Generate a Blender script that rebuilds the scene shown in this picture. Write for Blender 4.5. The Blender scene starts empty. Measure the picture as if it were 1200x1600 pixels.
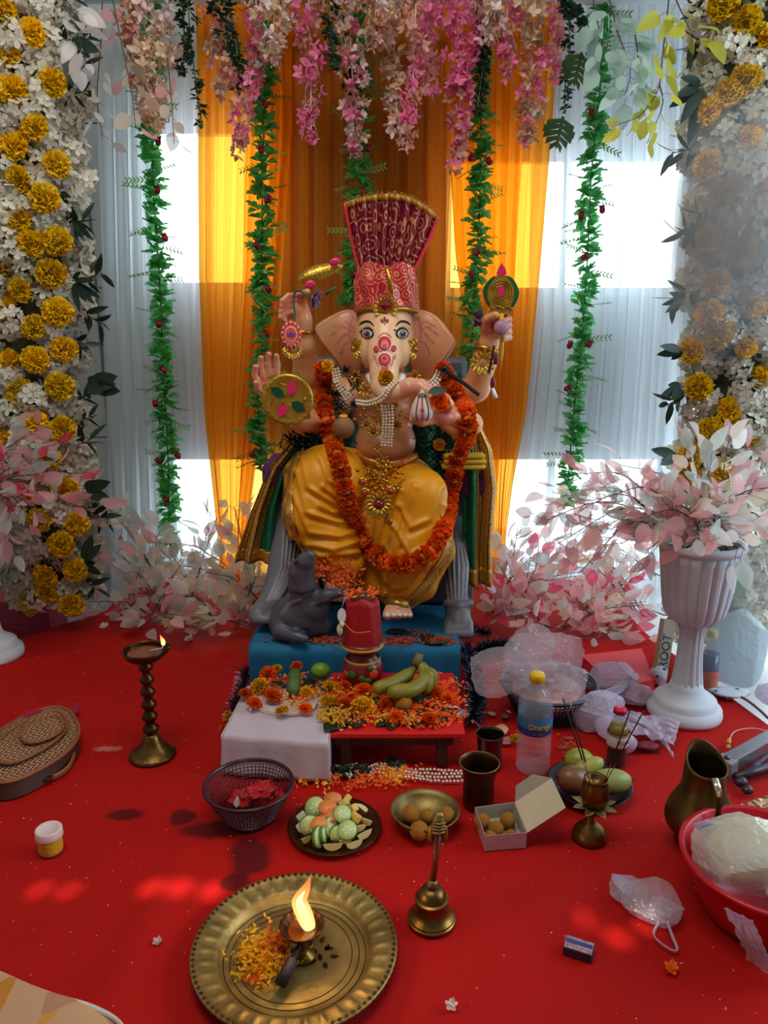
import bpy, bmesh, math, random
import numpy as np
from mathutils import Vector, Matrix, Euler, noise
from mathutils.bvhtree import BVHTree
from mathutils.geometry import tessellate_polygon
R = random.Random(7)
C = bpy.context.scene.collection
sc = bpy.context.scene
PI = math.pi
# ---------------------------------------------------------------- camera
H = 1.05
PITCH = math.radians(14)
cam_d = bpy.data.cameras.new('camera'); cam = bpy.data.objects.new('camera', cam_d); C.objects.link(cam)
cam.location = (0, 0, H); cam.rotation_euler = (PI/2 - PITCH, 0, 0)
cam_d.sensor_fit = 'HORIZONTAL'; cam_d.sensor_width = 36; cam_d.lens = 36; cam_d.clip_start = .02
sc.camera = cam
# ---------------------------------------------------------------- world, sun, lamps, exposure
w = bpy.data.worlds.new('world'); sc.world = w; w.use_nodes = True
bg = w.node_tree.nodes['Background']; bg.inputs[0].default_value = (.78, .92, 1, 1); bg.inputs[1].default_value = 5.6
sun_d = bpy.data.lights.new('sun', 'SUN'); sun_d.energy = 9; sun_d.angle = math.radians(.8); sun_d.color = (1, .93, .82)
sun = bpy.data.objects.new('sun', sun_d); C.objects.link(sun)
SUN = Vector((.25, .45, -1)).normalized()
sun.rotation_euler = SUN.to_track_quat('-Z', 'Y').to_euler()
def area(name, loc, target, sx, sy, power, col):
    d = bpy.data.lights.new(name, 'AREA'); d.shape = 'RECTANGLE'; d.size = sx; d.size_y = sy; d.energy = power; d.color = col
    o = bpy.data.objects.new(name, d); C.objects.link(o); o.location = loc
    o.rotation_euler = (Vector(target)-Vector(loc)).to_track_quat('-Z', 'Y').to_euler(); return o
area('ceiling_fill_light', (-.3, 1.0, 2.85), (-.1, 2.4, .4), 1.6, 1.0, 38, (1, .94, .86))  # added overhead fill, out of view, not a fitting of the room
area('side_fill_light', (2.9, 1.6, 1.6), (.6, 2.3, .9), 1.6, 1.4, 62, (.66, .84, 1))  # added bluish fill from the right; the right wall has no window
vs = sc.view_settings; vs.view_transform = 'Standard'; vs.look = 'None'; vs.gamma = 1; vs.exposure = 0; vs.use_curve_mapping = False
sc.cycles.max_bounces = 8; sc.cycles.transparent_max_bounces = 24; sc.cycles.caustics_reflective = False; sc.cycles.caustics_refractive = False
sc.cycles.volume_bounces = 0
# ---------------------------------------------------------------- geometry helpers
cp, sp_ = math.cos(PITCH), math.sin(PITCH)
def ray(u, v):
    a = (u-600)/1200; b = (v-800)/1200
    return Vector((a, cp - b*sp_, -sp_ - b*cp))
def pt(u, v, Y):
    r = ray(u, v); return Vector((0, 0, H)) + r*(Y/r.y)
def pz(u, v, z=0.0):
    r = ray(u, v); return Vector((0, 0, H)) + r*((z-H)/r.z)
def mpp(p):
    return (p.y*cp + (H-p.z)*sp_)/1200
def proj(p):
    q = Vector(p) - Vector((0, 0, H)); d = q.y*cp - q.z*sp_; up = q.y*sp_ + q.z*cp
    return 600+1200*q.x/d, 800-1200*up/d
def s2l(c):
    c /= 255; return c/12.92 if c <= .04045 else ((c+.055)/1.055)**2.4
def rgb(r, g, b): return (s2l(r), s2l(g), s2l(b), 1)
MATS = {}
def M(name, col, rough=.55, metal=0, var=0, vs_=20, bump=0, bs=60, tl=0, tp=0, alt=None, emis=0, spec=.5, coat=0, tcol=None, stretch=None, objvar=0, sss=0):
    """procedural material: colour, noise variation towards alt, bump, translucency tl, see-through tp"""
    if name in MATS: return MATS[name]
    m = bpy.data.materials.new(name); m.use_nodes = True; nt = m.node_tree; N = nt.nodes; L = nt.links
    b = N['Principled BSDF']; out = N['Material Output']
    b.inputs['Base Color'].default_value = col; b.inputs['Roughness'].default_value = rough; b.inputs['Metallic'].default_value = metal
    b.inputs['Specular IOR Level'].default_value = spec; b.inputs['Coat Weight'].default_value = coat
    if sss: b.inputs['Subsurface Weight'].default_value = sss; b.inputs['Subsurface Scale'].default_value = .02
    if emis: b.inputs['Emission Color'].default_value = col; b.inputs['Emission Strength'].default_value = emis
    tc = N.new('ShaderNodeTexCoord'); src = tc.outputs['Object']
    if stretch:
        mp = N.new('ShaderNodeMapping'); mp.inputs['Scale'].default_value = stretch; L.new(src, mp.inputs[0]); src = mp.outputs[0]
    csock = None
    if var:
        n = N.new('ShaderNodeTexNoise'); n.inputs['Scale'].default_value = vs_; n.inputs['Detail'].default_value = 4; L.new(src, n.inputs['Vector'])
        r = N.new('ShaderNodeValToRGB'); r.color_ramp.elements[0].position = .5-.25/max(var, .3); r.color_ramp.elements[1].position = .5+.25/max(var, .3)
        L.new(n.outputs[0], r.inputs[0])
        mx = N.new('ShaderNodeMix'); mx.data_type = 'RGBA'; mx.inputs[6].default_value = col
        k = 1-.6*var
        mx.inputs[7].default_value = alt if alt else (col[0]*k, col[1]*k, col[2]*k, 1)
        L.new(r.outputs[0], mx.inputs[0]); csock = mx.outputs[2]
    if objvar:
        oi = N.new('ShaderNodeObjectInfo'); hs = N.new('ShaderNodeHueSaturation')
        mr = N.new('ShaderNodeMapRange'); mr.inputs[3].default_value = 1-objvar; mr.inputs[4].default_value = 1+objvar*.6; L.new(oi.outputs['Random'], mr.inputs[0]); L.new(mr.outputs[0], hs.inputs['Value'])
        if csock: L.new(csock, hs.inputs['Color'])
        else: hs.inputs['Color'].default_value = col
        csock = hs.outputs[0]
    if csock: L.new(csock, b.inputs['Base Color'])
    if bump:
        n2 = N.new('ShaderNodeTexNoise'); n2.inputs['Scale'].default_value = bs; n2.inputs['Detail'].default_value = 5; L.new(src, n2.inputs['Vector'])
        bp = N.new('ShaderNodeBump'); bp.inputs['Strength'].default_value = bump; bp.inputs['Distance'].default_value = .004; L.new(n2.outputs[0], bp.inputs['Height']); L.new(bp.outputs[0], b.inputs['Normal'])
    last = b.outputs[0]
    if tl:
        t = N.new('ShaderNodeBsdfTranslucent'); t.inputs[0].default_value = tcol or col
        if csock and not tcol: L.new(csock, t.inputs[0])
        mx2 = N.new('ShaderNodeMixShader'); mx2.inputs[0].default_value = tl; L.new(last, mx2.inputs[1]); L.new(t.outputs[0], mx2.inputs[2]); last = mx2.outputs[0]
    if tp:
        t = N.new('ShaderNodeBsdfTransparent'); t.inputs[0].default_value = tcol or (1, 1, 1, 1)
        mx2 = N.new('ShaderNodeMixShader'); mx2.inputs[0].default_value = tp; L.new(last, mx2.inputs[1]); L.new(t.outputs[0], mx2.inputs[2]); last = mx2.outputs[0]
    L.new(last, out.inputs[0]); MATS[name] = m; return m
def nod(m): return m.node_tree.nodes, m.node_tree.links, m.node_tree.nodes['Principled BSDF']
def chain(nodes_socket_fn): pass

class MB:
    def __init__(s): s.v = []; s.f = []; s.mi = []; s.m = 0; s.uv = {}
    def add(s, vs, fs):
        n = len(s.v); s.v += [tuple(p) for p in vs]
        for f in fs: s.f.append(tuple(i+n for i in f)); s.mi.append(s.m)
        return s
    def box(s, c, d, rz=0, rot=None, taper=1):
        M3 = rot if rot is not None else Matrix.Rotation(rz, 3, 'Z')
        vs = []
        for z in (-1, 1):
            k = taper if z > 0 else 1
            for x, y in ((-1, -1), (1, -1), (1, 1), (-1, 1)): vs.append(M3 @ Vector((x*d[0]/2*k, y*d[1]/2*k, z*d[2]/2)) + Vector(c))
        return s.add(vs, [(0, 3, 2, 1), (4, 5, 6, 7), (0, 1, 5, 4), (1, 2, 6, 5), (2, 3, 7, 6), (3, 0, 4, 7)])
    def lathe(s, prof, seg=32, c=(0, 0, 0), flute=None, close=False, rot=None, sx=1, sy=1):
        n = len(prof); vs = []
        for i, (r, z) in enumerate(prof):
            for k in range(seg):
                a = 2*PI*k/seg; rr = r*(flute(a, z, r) if flute else 1); p = Vector((rr*math.cos(a)*sx, rr*math.sin(a)*sy, z))
                if rot is not None: p = rot @ p
                vs.append(p+Vector(c))
        fs = []
        for i in range(n-1):
            for k in range(seg):
                k2 = (k+1) % seg; fs.append((i*seg+k, i*seg+k2, (i+1)*seg+k2, (i+1)*seg+k))
        if prof[0][0] > 1e-6: fs.append(tuple(range(seg-1, -1, -1))) if close else None
        if prof[-1][0] > 1e-6 and close: fs.append(tuple((n-1)*seg+k for k in range(seg)))
        return s.add(vs, fs)
    def tube(s, pts, rad, seg=8, cap=True, flat=1):
        pts = [Vector(p) for p in pts]; n = len(pts)
        if not hasattr(rad, '__len__'): rad = [rad]*n
        vs = []; prev = None
        for i, p in enumerate(pts):
            t = (pts[min(i+1, n-1)]-pts[max(i-1, 0)])
            t = t.normalized() if t.length > 1e-9 else Vector((0, 0, 1))
            if prev is None:
                a = Vector((0, 1, 0)) if abs(t.y) < .9 else Vector((1, 0, 0)); x = t.cross(a).normalized()
            else:
                x = prev - t*prev.dot(t); x = x.normalized() if x.length > 1e-6 else t.orthogonal().normalized()
            prev = x; y = t.cross(x)
            for k in range(seg):
                a = 2*PI*k/seg; vs.append(p + x*rad[i]*math.cos(a) + y*rad[i]*math.sin(a)*flat)
        fs = [(i*seg+k, i*seg+(k+1) % seg, (i+1)*seg+(k+1) % seg, (i+1)*seg+k) for i in range(n-1) for k in range(seg)]
        if cap: fs += [tuple(range(seg-1, -1, -1)), tuple((n-1)*seg+k for k in range(seg))]
        return s.add(vs, fs)
    def ball(s, c, r, seg=12, rings=8, rot=None, fn=None):
        if not hasattr(r, '__len__'): r = (r, r, r)
        vs = []; 
        for i in range(rings+1):
            th = PI*i/rings
            for k in range(seg):
                a = 2*PI*k/seg; d = Vector((math.sin(th)*math.cos(a), math.sin(th)*math.sin(a), math.cos(th)))
                q = fn(d) if fn else 1
                p = Vector((d.x*r[0]*q, d.y*r[1]*q, d.z*r[2]*q))
                if rot is not None: p = rot @ p
                vs.append(p+Vector(c))
        fs = [(i*seg+k, (i+1)*seg+k, (i+1)*seg+(k+1) % seg, i*seg+(k+1) % seg) for i in range(rings) for k in range(seg)]
        return s.add(vs, fs)
    def grid(s, fn, nu, nv, closeu=False):
        vs = [fn(i/nu, j/nv) for j in range(nv+1) for i in range(nu+1)]; W = nu+1
        return s.add(vs, [(j*W+i, j*W+i+1, (j+1)*W+i+1, (j+1)*W+i) for j in range(nv) for i in range(nu)])
    def poly(s, pts, th, up=Vector((0, 0, 1))):
        """flat polygon (any outline) extruded by th along up"""
        pts = [Vector(p) for p in pts]; n = len(pts); u = Vector(up)*th
        tr = tessellate_polygon([pts])
        fs = [tuple(t) for t in tr] + [tuple(i+n for i in reversed(t)) for t in tr] + [(i, (i+1) % n, (i+1) % n+n, i+n) for i in range(n)]
        return s.add(pts+[p+u for p in pts], fs)
    def leaf(s, base, tip, wid, nrm, n=5, curl=.1, point=1.0, fold=.15):
        """leaf blade from base to tip, mid rib folded"""
        base = Vector(base); tip = Vector(tip); d = tip-base; L_ = d.length or 1e-6; d /= L_; nrm = Vector(nrm); nrm = (nrm-d*nrm.dot(d)); nrm = nrm.normalized() if nrm.length > 1e-6 else d.orthogonal().normalized()
        sd = d.cross(nrm); vs = []
        for i in range(n+1):
            t = i/n; ww = wid*.5*(math.sin(PI*min(1, t**.8))**.75 if 0 < t < 1 else 0.02)
            c = base + d*L_*t + nrm*(curl*L_*(t*t) * -1)
            vs += [c - sd*ww + nrm*ww*fold, c, c + sd*ww + nrm*ww*fold]
        fs = []
        for i in range(n):
            a = i*3; fs += [(a, a+1, a+4, a+3), (a+1, a+2, a+5, a+4)]
        return s.add(vs, fs)
    def mesh(s, name, mats, smooth=True, origin=(0, 0, 0)):
        me = bpy.data.meshes.new(name); o = Vector(origin)
        me.from_pydata([(p[0]-o.x, p[1]-o.y, p[2]-o.z) for p in s.v], [], s.f)
        for m in (mats if isinstance(mats, (list, tuple)) else [mats]): me.materials.append(m)
        if s.m or any(s.mi): me.polygons.foreach_set('material_index', s.mi)
        if smooth: me.polygons.foreach_set('use_smooth', [True]*len(me.polygons))
        me.validate(); me.update(); return me
def link(name, me, parent=None, loc=(0, 0, 0), rot=None, scale=None):
    o = bpy.data.objects.new(name, me); C.objects.link(o)
    if parent: o.parent = parent
    o.location = loc
    if rot is not None: o.rotation_euler = rot
    if scale is not None: o.scale = scale if hasattr(scale, '__len__') else (scale,)*3
    return o
BASE = {}
def thing(name, label, cat, base=(0, 0, 0), group=None, rz=0):
    o = bpy.data.objects.new(name, None); C.objects.link(o); o.empty_display_size = .02; o.location = base; o.rotation_euler.z = rz; BASE[o.name] = Vector(base)
    o['label'] = label; o['category'] = cat
    if group: o['group'] = group
    return o
def part(name, mb, mat, parent, smooth=True, label=None, bevel=0, kind=None, sub=None):
    """part whose vertices are given in world coordinates (parent Empty unrotated), or local ones if parent sits at the origin"""
    root = parent; off = Vector()
    while root is not None: off += Vector(root.location); root = root.parent
    me = mb.mesh(name, mat, smooth) if isinstance(mb, MB) else mb
    o = link(name, me, parent, -off)
    if label: o['label'] = label
    if kind: o['kind'] = kind
    if bevel:
        m = o.modifiers.new('bevel', 'BEVEL'); m.width = bevel; m.segments = 2; m.limit_method = 'ANGLE'
    return o
def tagm(name, mb, mat, label, cat, base, group=None, smooth=True, kind=None, bevel=0):
    me = mb.mesh(name, mat, smooth, base); o = link(name, me, None, base); o['label'] = label; o['category'] = cat
    if group: o['group'] = group
    if kind: o['kind'] = kind
    if bevel:
        m = o.modifiers.new('bevel', 'BEVEL'); m.width = bevel; m.segments = 2; m.limit_method = 'ANGLE'
    return o
def struct(name, mb, mat, smooth=False):
    o = link(name, mb.mesh(name, mat, smooth)); o['kind'] = 'structure'; return o
def dup(root, loc=None, rz=None, label=None, scale=None):
    def cpy(o, par):
        c = o.copy(); C.objects.link(c); c.parent = par
        for ch in o.children: cpy(ch, c)
        return c
    r = cpy(root, None)
    if loc is not None: r.location = loc
    if rz is not None: r.rotation_euler = rz if hasattr(rz, '__len__') else (0, 0, rz)
    if label: r['label'] = label
    if scale: r.scale = (scale,)*3 if not hasattr(scale, '__len__') else scale
    return r
def solid(o, t):
    m = o.modifiers.new('solid', 'SOLIDIFY'); m.thickness = t; m.offset = 0; return o
def lerp(a, b, t): return a+(b-a)*t
def path(pts, n, ):
    """catmull-rom through pts, n samples per span"""
    P = [Vector(p) for p in pts]; P = [2*P[0]-P[1]] + P + [2*P[-1]-P[-2]]; out = []
    for i in range(1, len(P)-2):
        for k in range(n):
            t = k/n; a, b, c, d = P[i-1:i+3]
            out.append(.5*((2*b)+(c-a)*t+(2*a-5*b+4*c-d)*t*t+(3*b-a-3*c+d)*t**3))
    out.append(P[-2]); return out
def along(pts, s):
    """point at fraction s of polyline length, and its tangent"""
    L = [0]
    for a, b in zip(pts, pts[1:]): L.append(L[-1]+(b-a).length)
    x = max(0, min(1, s))*L[-1]
    for i in range(len(pts)-1):
        if x <= L[i+1] or i == len(pts)-2:
            t = (x-L[i])/max(1e-9, L[i+1]-L[i]); return pts[i].lerp(pts[i+1], t), (pts[i+1]-pts[i]).normalized()
def frame(z, up=Vector((0, 0, 1))):
    """rotation matrix with local +Z along z"""
    return Vector(z).to_track_quat('Z', 'Y').to_matrix()
def eul(z, twist=0):
    return (Vector(z).to_track_quat('Z', 'Y') @ Euler((0, 0, twist)).to_quaternion()).to_euler()
def rv(s=1): return Vector((R.uniform(-s, s), R.uniform(-s, s), R.uniform(-s, s)))

# ---- signed-distance bodies turned into one continuous mesh by surface nets
class SDF:
    def __init__(s, lo, hi, h, k=.02):
        s.lo = np.array(lo, float); s.h = h; s.k = k
        n = np.ceil((np.array(hi)-s.lo)/h).astype(int)+1
        s.ax = [s.lo[i]+h*np.arange(n[i]) for i in range(3)]; s.n = n
        s.f = np.full(n, 1e3, np.float32)
    def _win(s, lo, hi, pad):
        sl = []
        for i in range(3):
            a = int(max(0, (lo[i]-pad-s.lo[i])//s.h)); b = int(min(s.n[i], (hi[i]+pad-s.lo[i])//s.h+2)); sl.append(slice(a, max(a+1, b)))
        X, Y, Z = np.meshgrid(*[s.ax[i][sl[i]] for i in range(3)], indexing='ij', sparse=True)
        return tuple(sl), X, Y, Z
    def _mix(s, sl, d, k, sub=False):
        a = s.f[sl]
        if sub:
            hh = np.clip(.5-.5*(a+d)/k, 0, 1); s.f[sl] = a*(1-hh)+(-d)*hh+k*hh*(1-hh)
        else:
            hh = np.clip(.5+.5*(d-a)/k, 0, 1); s.f[sl] = d*(1-hh)+a*hh-k*hh*(1-hh)
    def cap(s, a, b, ra, rb=None, k=None, sub=False):
        rb = ra if rb is None else rb; k = k or s.k; a = np.array(a, float); b = np.array(b, float)
        m = max(ra, rb); sl, X, Y, Z = s._win(np.minimum(a, b)-m, np.maximum(a, b)+m, k*2)
        ba = b-a; L2 = max(1e-12, (ba**2).sum())
        t = np.clip(((X-a[0])*ba[0]+(Y-a[1])*ba[1]+(Z-a[2])*ba[2])/L2, 0, 1)
        d = np.sqrt((X-a[0]-t*ba[0])**2+(Y-a[1]-t*ba[1])**2+(Z-a[2]-t*ba[2])**2)-(ra+(rb-ra)*t)
        s._mix(sl, d.astype(np.float32), k, sub); return s
    def chain(s, pts, rad, k=None, sub=False):
        for i in range(len(pts)-1): s.cap(pts[i], pts[i+1], rad[i], rad[i+1], k, sub)
        return s
    def ell(s, c, r, rot=None, k=None, sub=False):
        k = k or s.k; c = np.array(c, float); r = np.array(r, float); m = r.max()
        sl, X, Y, Z = s._win(c-m, c+m, k*2); X = X-c[0]; Y = Y-c[1]; Z = Z-c[2]
        if rot is not None:
            Rm = np.array(rot).T; X, Y, Z = (Rm[i][0]*X+Rm[i][1]*Y+Rm[i][2]*Z for i in range(3))
        k0 = np.sqrt((X/r[0])**2+(Y/r[1])**2+(Z/r[2])**2); k1 = np.sqrt((X/r[0]**2)**2+(Y/r[1]**2)**2+(Z/r[2]**2)**2)+1e-9
        d = k0*(k0-1)/k1
        s._mix(sl, d.astype(np.float32), k, sub); return s
    def mesh(s, smooth=2):
        f = s.f; ins = f < 0
        nx, ny, nz = f.shape; cs = (slice(0, -1), slice(1, None))
        cnt = np.zeros((nx-1, ny-1, nz-1), np.int8)
        cor = [(i, j, k) for i in (0, 1) for j in (0, 1) for k in (0, 1)]
        for i, j, k in cor: cnt += ins[cs[i], cs[j], cs[k]]
        act = (cnt > 0) & (cnt < 8); idx = np.argwhere(act); m = len(idx)
        vid = np.full(act.shape, -1, np.int64); vid[tuple(idx.T)] = np.arange(m)
        acc = np.zeros((m, 3)); num = np.zeros(m)
        for a in cor:
            for ax in range(3):
                if a[ax]: continue
                b = list(a); b[ax] = 1
                fa = f[idx[:, 0]+a[0], idx[:, 1]+a[1], idx[:, 2]+a[2]]; fb = f[idx[:, 0]+b[0], idx[:, 1]+b[1], idx[:, 2]+b[2]]
                cr = (fa < 0) != (fb < 0); t = np.where(cr, fa/np.where(cr, fa-fb, 1), 0)
                p = np.array(a, float)+np.zeros((m, 3)); p[:, ax] = t
                acc += p*cr[:, None]; num += cr
        V = s.lo + (idx + acc/np.maximum(num, 1)[:, None])*s.h
        F = []
        for ax in range(3):
            o1, o2 = [(1, 2), (2, 0), (0, 1)][ax]
            sl0 = [slice(1, -1)]*3; sl0[ax] = slice(0, -1); sl1 = list(sl0); sl1[ax] = slice(1, None)
            A = ins[tuple(sl0)]; B = ins[tuple(sl1)]; e = np.argwhere(A != B)
            flip = A[tuple(e.T)]
            g = e.copy(); g[:, o1] += 1; g[:, o2] += 1     # grid index of edge start
            q = []
            for d1, d2 in ((-1, -1), (0, -1), (0, 0), (-1, 0)):
                c = g.copy(); c[:, o1] += d1; c[:, o2] += d2; q.append(vid[tuple(c.T)])
            q = np.stack(q, 1); q[~flip] = q[~flip][:, ::-1]; F.append(q)
        F = np.concatenate(F); F = F[(F >= 0).all(1)]
        for _ in range(smooth):
            S = np.zeros_like(V); n = np.zeros(len(V))
            for a in range(4):
                b = (a+1) % 4
                np.add.at(S, F[:, a], V[F[:, b]]); np.add.at(n, F[:, a], 1); np.add.at(S, F[:, b], V[F[:, a]]); np.add.at(n, F[:, b], 1)
            V = V*.4+.6*S/np.maximum(n, 1)[:, None]
        return V, F
def normals(V, F):
    n = np.cross(V[F[:, 2]]-V[F[:, 0]], V[F[:, 3]]-V[F[:, 1]]); N = np.zeros_like(V)
    for a in range(4): np.add.at(N, F[:, a], n)
    return N/(np.linalg.norm(N, axis=1)[:, None]+1e-12)
def projn(V):
    q = V-np.array([0, 0, H]); d = q[:, 1]*cp-q[:, 2]*sp_; up = q[:, 1]*sp_+q[:, 2]*cp
    return 600+1200*q[:, 0]/d, 800-1200*up/d
def dpoly(u, v, pl):
    """distance of points to a polyline (front view)"""
    D = np.full(len(u), 1e9)
    for (x0, y0), (x1, y1) in zip(pl, pl[1:]):
        dx, dy = x1-x0, y1-y0; L2 = dx*dx+dy*dy+1e-9; t = np.clip(((u-x0)*dx+(v-y0)*dy)/L2, 0, 1)
        D = np.minimum(D, np.hypot(u-x0-t*dx, v-y0-t*dy))
    return D
def ridges(V, F, lines):
    """raise (or sink) folds along lines: (polyline, height m, width px)"""
    N = normals(V, F); u, v = projn(V); front = np.clip(-N[:, 1]*1.5+.3, 0, 1); disp = np.zeros(len(V))
    for pl, a, wd in lines: disp += a*np.exp(-(dpoly(u, v, pl)/wd)**2)
    return V + N*(disp*front)[:, None]
def vmesh(name, V, F, mat, col=None, origin=None):
    me = bpy.data.meshes.new(name); V = np.asarray(V); me.vertices.add(len(V)); me.vertices.foreach_set('co', V.astype(np.float32).ravel())
    F = np.asarray(F); me.loops.add(F.size); me.polygons.add(len(F)); me.loops.foreach_set('vertex_index', F.ravel().astype(np.int32))
    me.polygons.foreach_set('loop_start', (np.arange(len(F))*4).astype(np.int32)); me.polygons.foreach_set('use_smooth', [True]*len(F))
    me.update(calc_edges=True); me.validate(); me.materials.append(mat)
    if col is not None:
        a = me.color_attributes.new('paint', 'FLOAT_COLOR', 'POINT'); a.data.foreach_set('color', np.c_[col, np.ones(len(col))].astype(np.float32).ravel())
    return me
def paintmat(name, rough=.5, spec=.5, metal=0, **kw):
    m = M(name, (1, 1, 1, 1), rough, metal, spec=spec, **kw); N, L, b = nod(m)
    a = N.new('ShaderNodeAttribute'); a.attribute_name = 'paint'; L.new(a.outputs['Color'], b.inputs['Base Color']); return m
class Surf:
    """lays painted marks and cloth strips on a finished body, as seen from the front"""
    def __init__(s, V, F): s.b = BVHTree.FromPolygons([tuple(x) for x in V], [tuple(int(i) for i in f) for f in F])
    def hit(s, u, v, off=.0008, dflt=None):
        d = ray(u, v).normalized(); h, n, i, t = s.b.ray_cast(Vector((0, 0, H)), d)
        if h is None: return dflt if dflt is not None else pt(u, v, 2.3)
        if n.dot(d) > 0: n = -n
        return h - d*off*.5 + n*off
    def fill(s, mb, pts, off=.0008, rings=3):
        pts = [Vector((p[0], p[1], 0)) for p in pts]; n = len(pts); c = sum(pts, Vector())/n
        vs = [s.hit(c.x, c.y, off)]
        for r in range(1, rings+1):
            for p in pts: q = c.lerp(p, r/rings); vs.append(s.hit(q.x, q.y, off))
        fs = [(0, 1+i, 1+(i+1) % n) for i in range(n)]
        for r in range(rings-1):
            for i in range(n): a = 1+r*n; fs.append((a+i, a+n+i, a+n+(i+1) % n, a+(i+1) % n))
        mb.add(vs, fs)
    def line(s, mb, pts, wd, off=.001, n=5, taper=True):
        P = path([(p[0], p[1], 0) for p in pts], n); vs = []
        for i, p in enumerate(P):
            t = (P[min(i+1, len(P)-1)]-P[max(i-1, 0)]).normalized(); q = Vector((-t.y, t.x, 0)); f = i/(len(P)-1)
            ww = wd/2*((math.sin(PI*min(1, max(0, f)))**.5*.85+.15) if taper else 1)
            vs += [s.hit(*(p-q*ww)[:2], off), s.hit(*(p)[:2], off), s.hit(*(p+q*ww)[:2], off)]
        mb.add(vs, [x for i in range(len(P)-1) for x in ((i*3, i*3+1, i*3+4, i*3+3), (i*3+1, i*3+2, i*3+5, i*3+4))])
def ellp(cx, cy, rx, ry, n=20, rot=0):
    return [(cx+rx*math.cos(a)*math.cos(rot)-ry*math.sin(a)*math.sin(rot), cy+rx*math.cos(a)*math.sin(rot)+ry*math.sin(a)*math.cos(rot)) for a in (2*PI*i/n for i in range(n))]
def text(name, body, size, mat, parent, loc, rot, thick=.0003, sx=1):
    cu = bpy.data.curves.new(name, 'FONT'); cu.body = body; cu.size = size; cu.extrude = thick; cu.align_x = 'CENTER'; cu.align_y = 'CENTER'
    o = bpy.data.objects.new(name, cu); me = bpy.data.meshes.new_from_object(o); bpy.data.objects.remove(o); bpy.data.curves.remove(cu)
    me.materials.append(mat); return link(name, me, parent, loc, rot, (sx, 1, 1))
# ================================================================ SETTING
m_wall = M('wall_paint', rgb(196, 200, 196), .7, var=.25, vs_=2, bump=.1)
m_wallback = M('back_wall_paint', rgb(176, 176, 178), .7, var=.25, vs_=2)
m_floor = M('floor_tile', rgb(205, 205, 208), .35, var=.2, vs_=3)
m_out = M('outside_paving', rgb(215, 216, 220), .8, var=.2, vs_=2)
m_frame = M('window_frame_paint', rgb(210, 212, 214), .4)
YB = 3.2
def X_(u, v=500): return pt(u, v, YB).x
def Z_(v): return pt(600, v, YB).z
xs = [-2.2, X_(238), X_(440), X_(690), X_(1066), X_(1082), 3.2]
zs = [-.12, 0.0, Z_(700)-.02, Z_(455), Z_(190), 3.0]
wl = MB()
def wbox(mb, x0, x1, z0, z1, y0=YB, y1=YB+.12): mb.box(((x0+x1)/2, (y0+y1)/2, (z0+z1)/2), (x1-x0, y1-y0, z1-z0))
wbox(wl, xs[0], xs[1], zs[0], zs[5]); wbox(wl, xs[2], xs[3], zs[0], zs[5]); 
wbox(wl, xs[4], xs[5], zs[0], zs[5]); wbox(wl, xs[5], xs[6], .95, zs[5])
for a, b, zt, zb in ((xs[1], xs[2], zs[4], zs[3]), (xs[3], xs[4], zs[4]-.1, zs[3]-.02)):
    wbox(wl, a, b, zt, zs[5]); wbox(wl, a, b, zs[2], zb); wbox(wl, a, b, zs[0], zs[1])
struct('wall_back', wl, m_wallback)
def window(name, x0, x1, z0, z1, nx, nz):
    m = MB(); t = .035
    for x in (x0+t/2, x1-t/2): m.box((x, YB+.06, (z0+z1)/2), (t, .05, z1-z0))
    for z in (z0+t/2, z1-t/2): m.box(((x0+x1)/2, YB+.06, z), (x1-x0-2*t, .05, t))
    for i in range(1, nx): m.box((lerp(x0, x1, i/nx), YB+.06, (z0+z1)/2), (t*.8, .04, z1-z0-2*t))
    return struct(name, m, m_frame)
window('window_1', xs[1], xs[2], zs[3], zs[4], 1, 1); window('window_2', xs[3], xs[4], zs[3]-.02, zs[4]-.1, 2, 1)
window('window_3', xs[1], xs[2], zs[1], zs[2], 1, 1); window('window_4', xs[3], xs[4], zs[1], zs[2], 2, 1)
window('window_5', xs[5], xs[6], zs[1], .95, 2, 1)
XL, XR, YR = -1.75, 3.2, -2.6
wl = MB(); wl.box((XL-.06, (YR+YB)/2, 1.44), (.12, YB-YR, 3.12)); struct('wall_left', wl, m_wall)
pl = MB()
for z in (.0, .55, 1.1, 1.65, 2.2): 
    for y in (2.2, 1.0): pl.box((XL+.004, y+.575, z+.27), (.012, 1.185, .535))
# cladding boards on the left end of the back wall (their joints show beside the pillar)
bw = bpy.data.objects['wall_back']
for i in range(5):
    for j in range(2):
        b_ = MB(); x0 = XL if j == 0 else X_(158); x1 = X_(155) if j == 0 else xs[1]; z0 = i*.6-.02
        b_.box(((x0+x1)/2, YB-.008, z0+.297), (x1-x0-.006, .016, .594)); o = part('panel', b_, m_wall, bw, False)
wl = MB(); wl.box((XR+.06, (YR+YB)/2, 1.44), (.12, YB-YR, 3.12)); struct('wall_right', wl, m_wall)
wl = MB(); wl.box(((XL+XR)/2, YR-.06, 1.44), (XR-XL+.24, .12, 3.12)); struct('wall_front', wl, m_wall)
fl = MB(); fl.box(((XL+XR)/2, (YR+YB)/2, -.17), (XR-XL+.5, YB-YR+.5, .1)); struct('floor', fl, m_floor)
gr = MB(); gr.box((0, YB+6, -.3), (30, 11.4, .1)); struct('ground_outside', gr, m_out)
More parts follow.
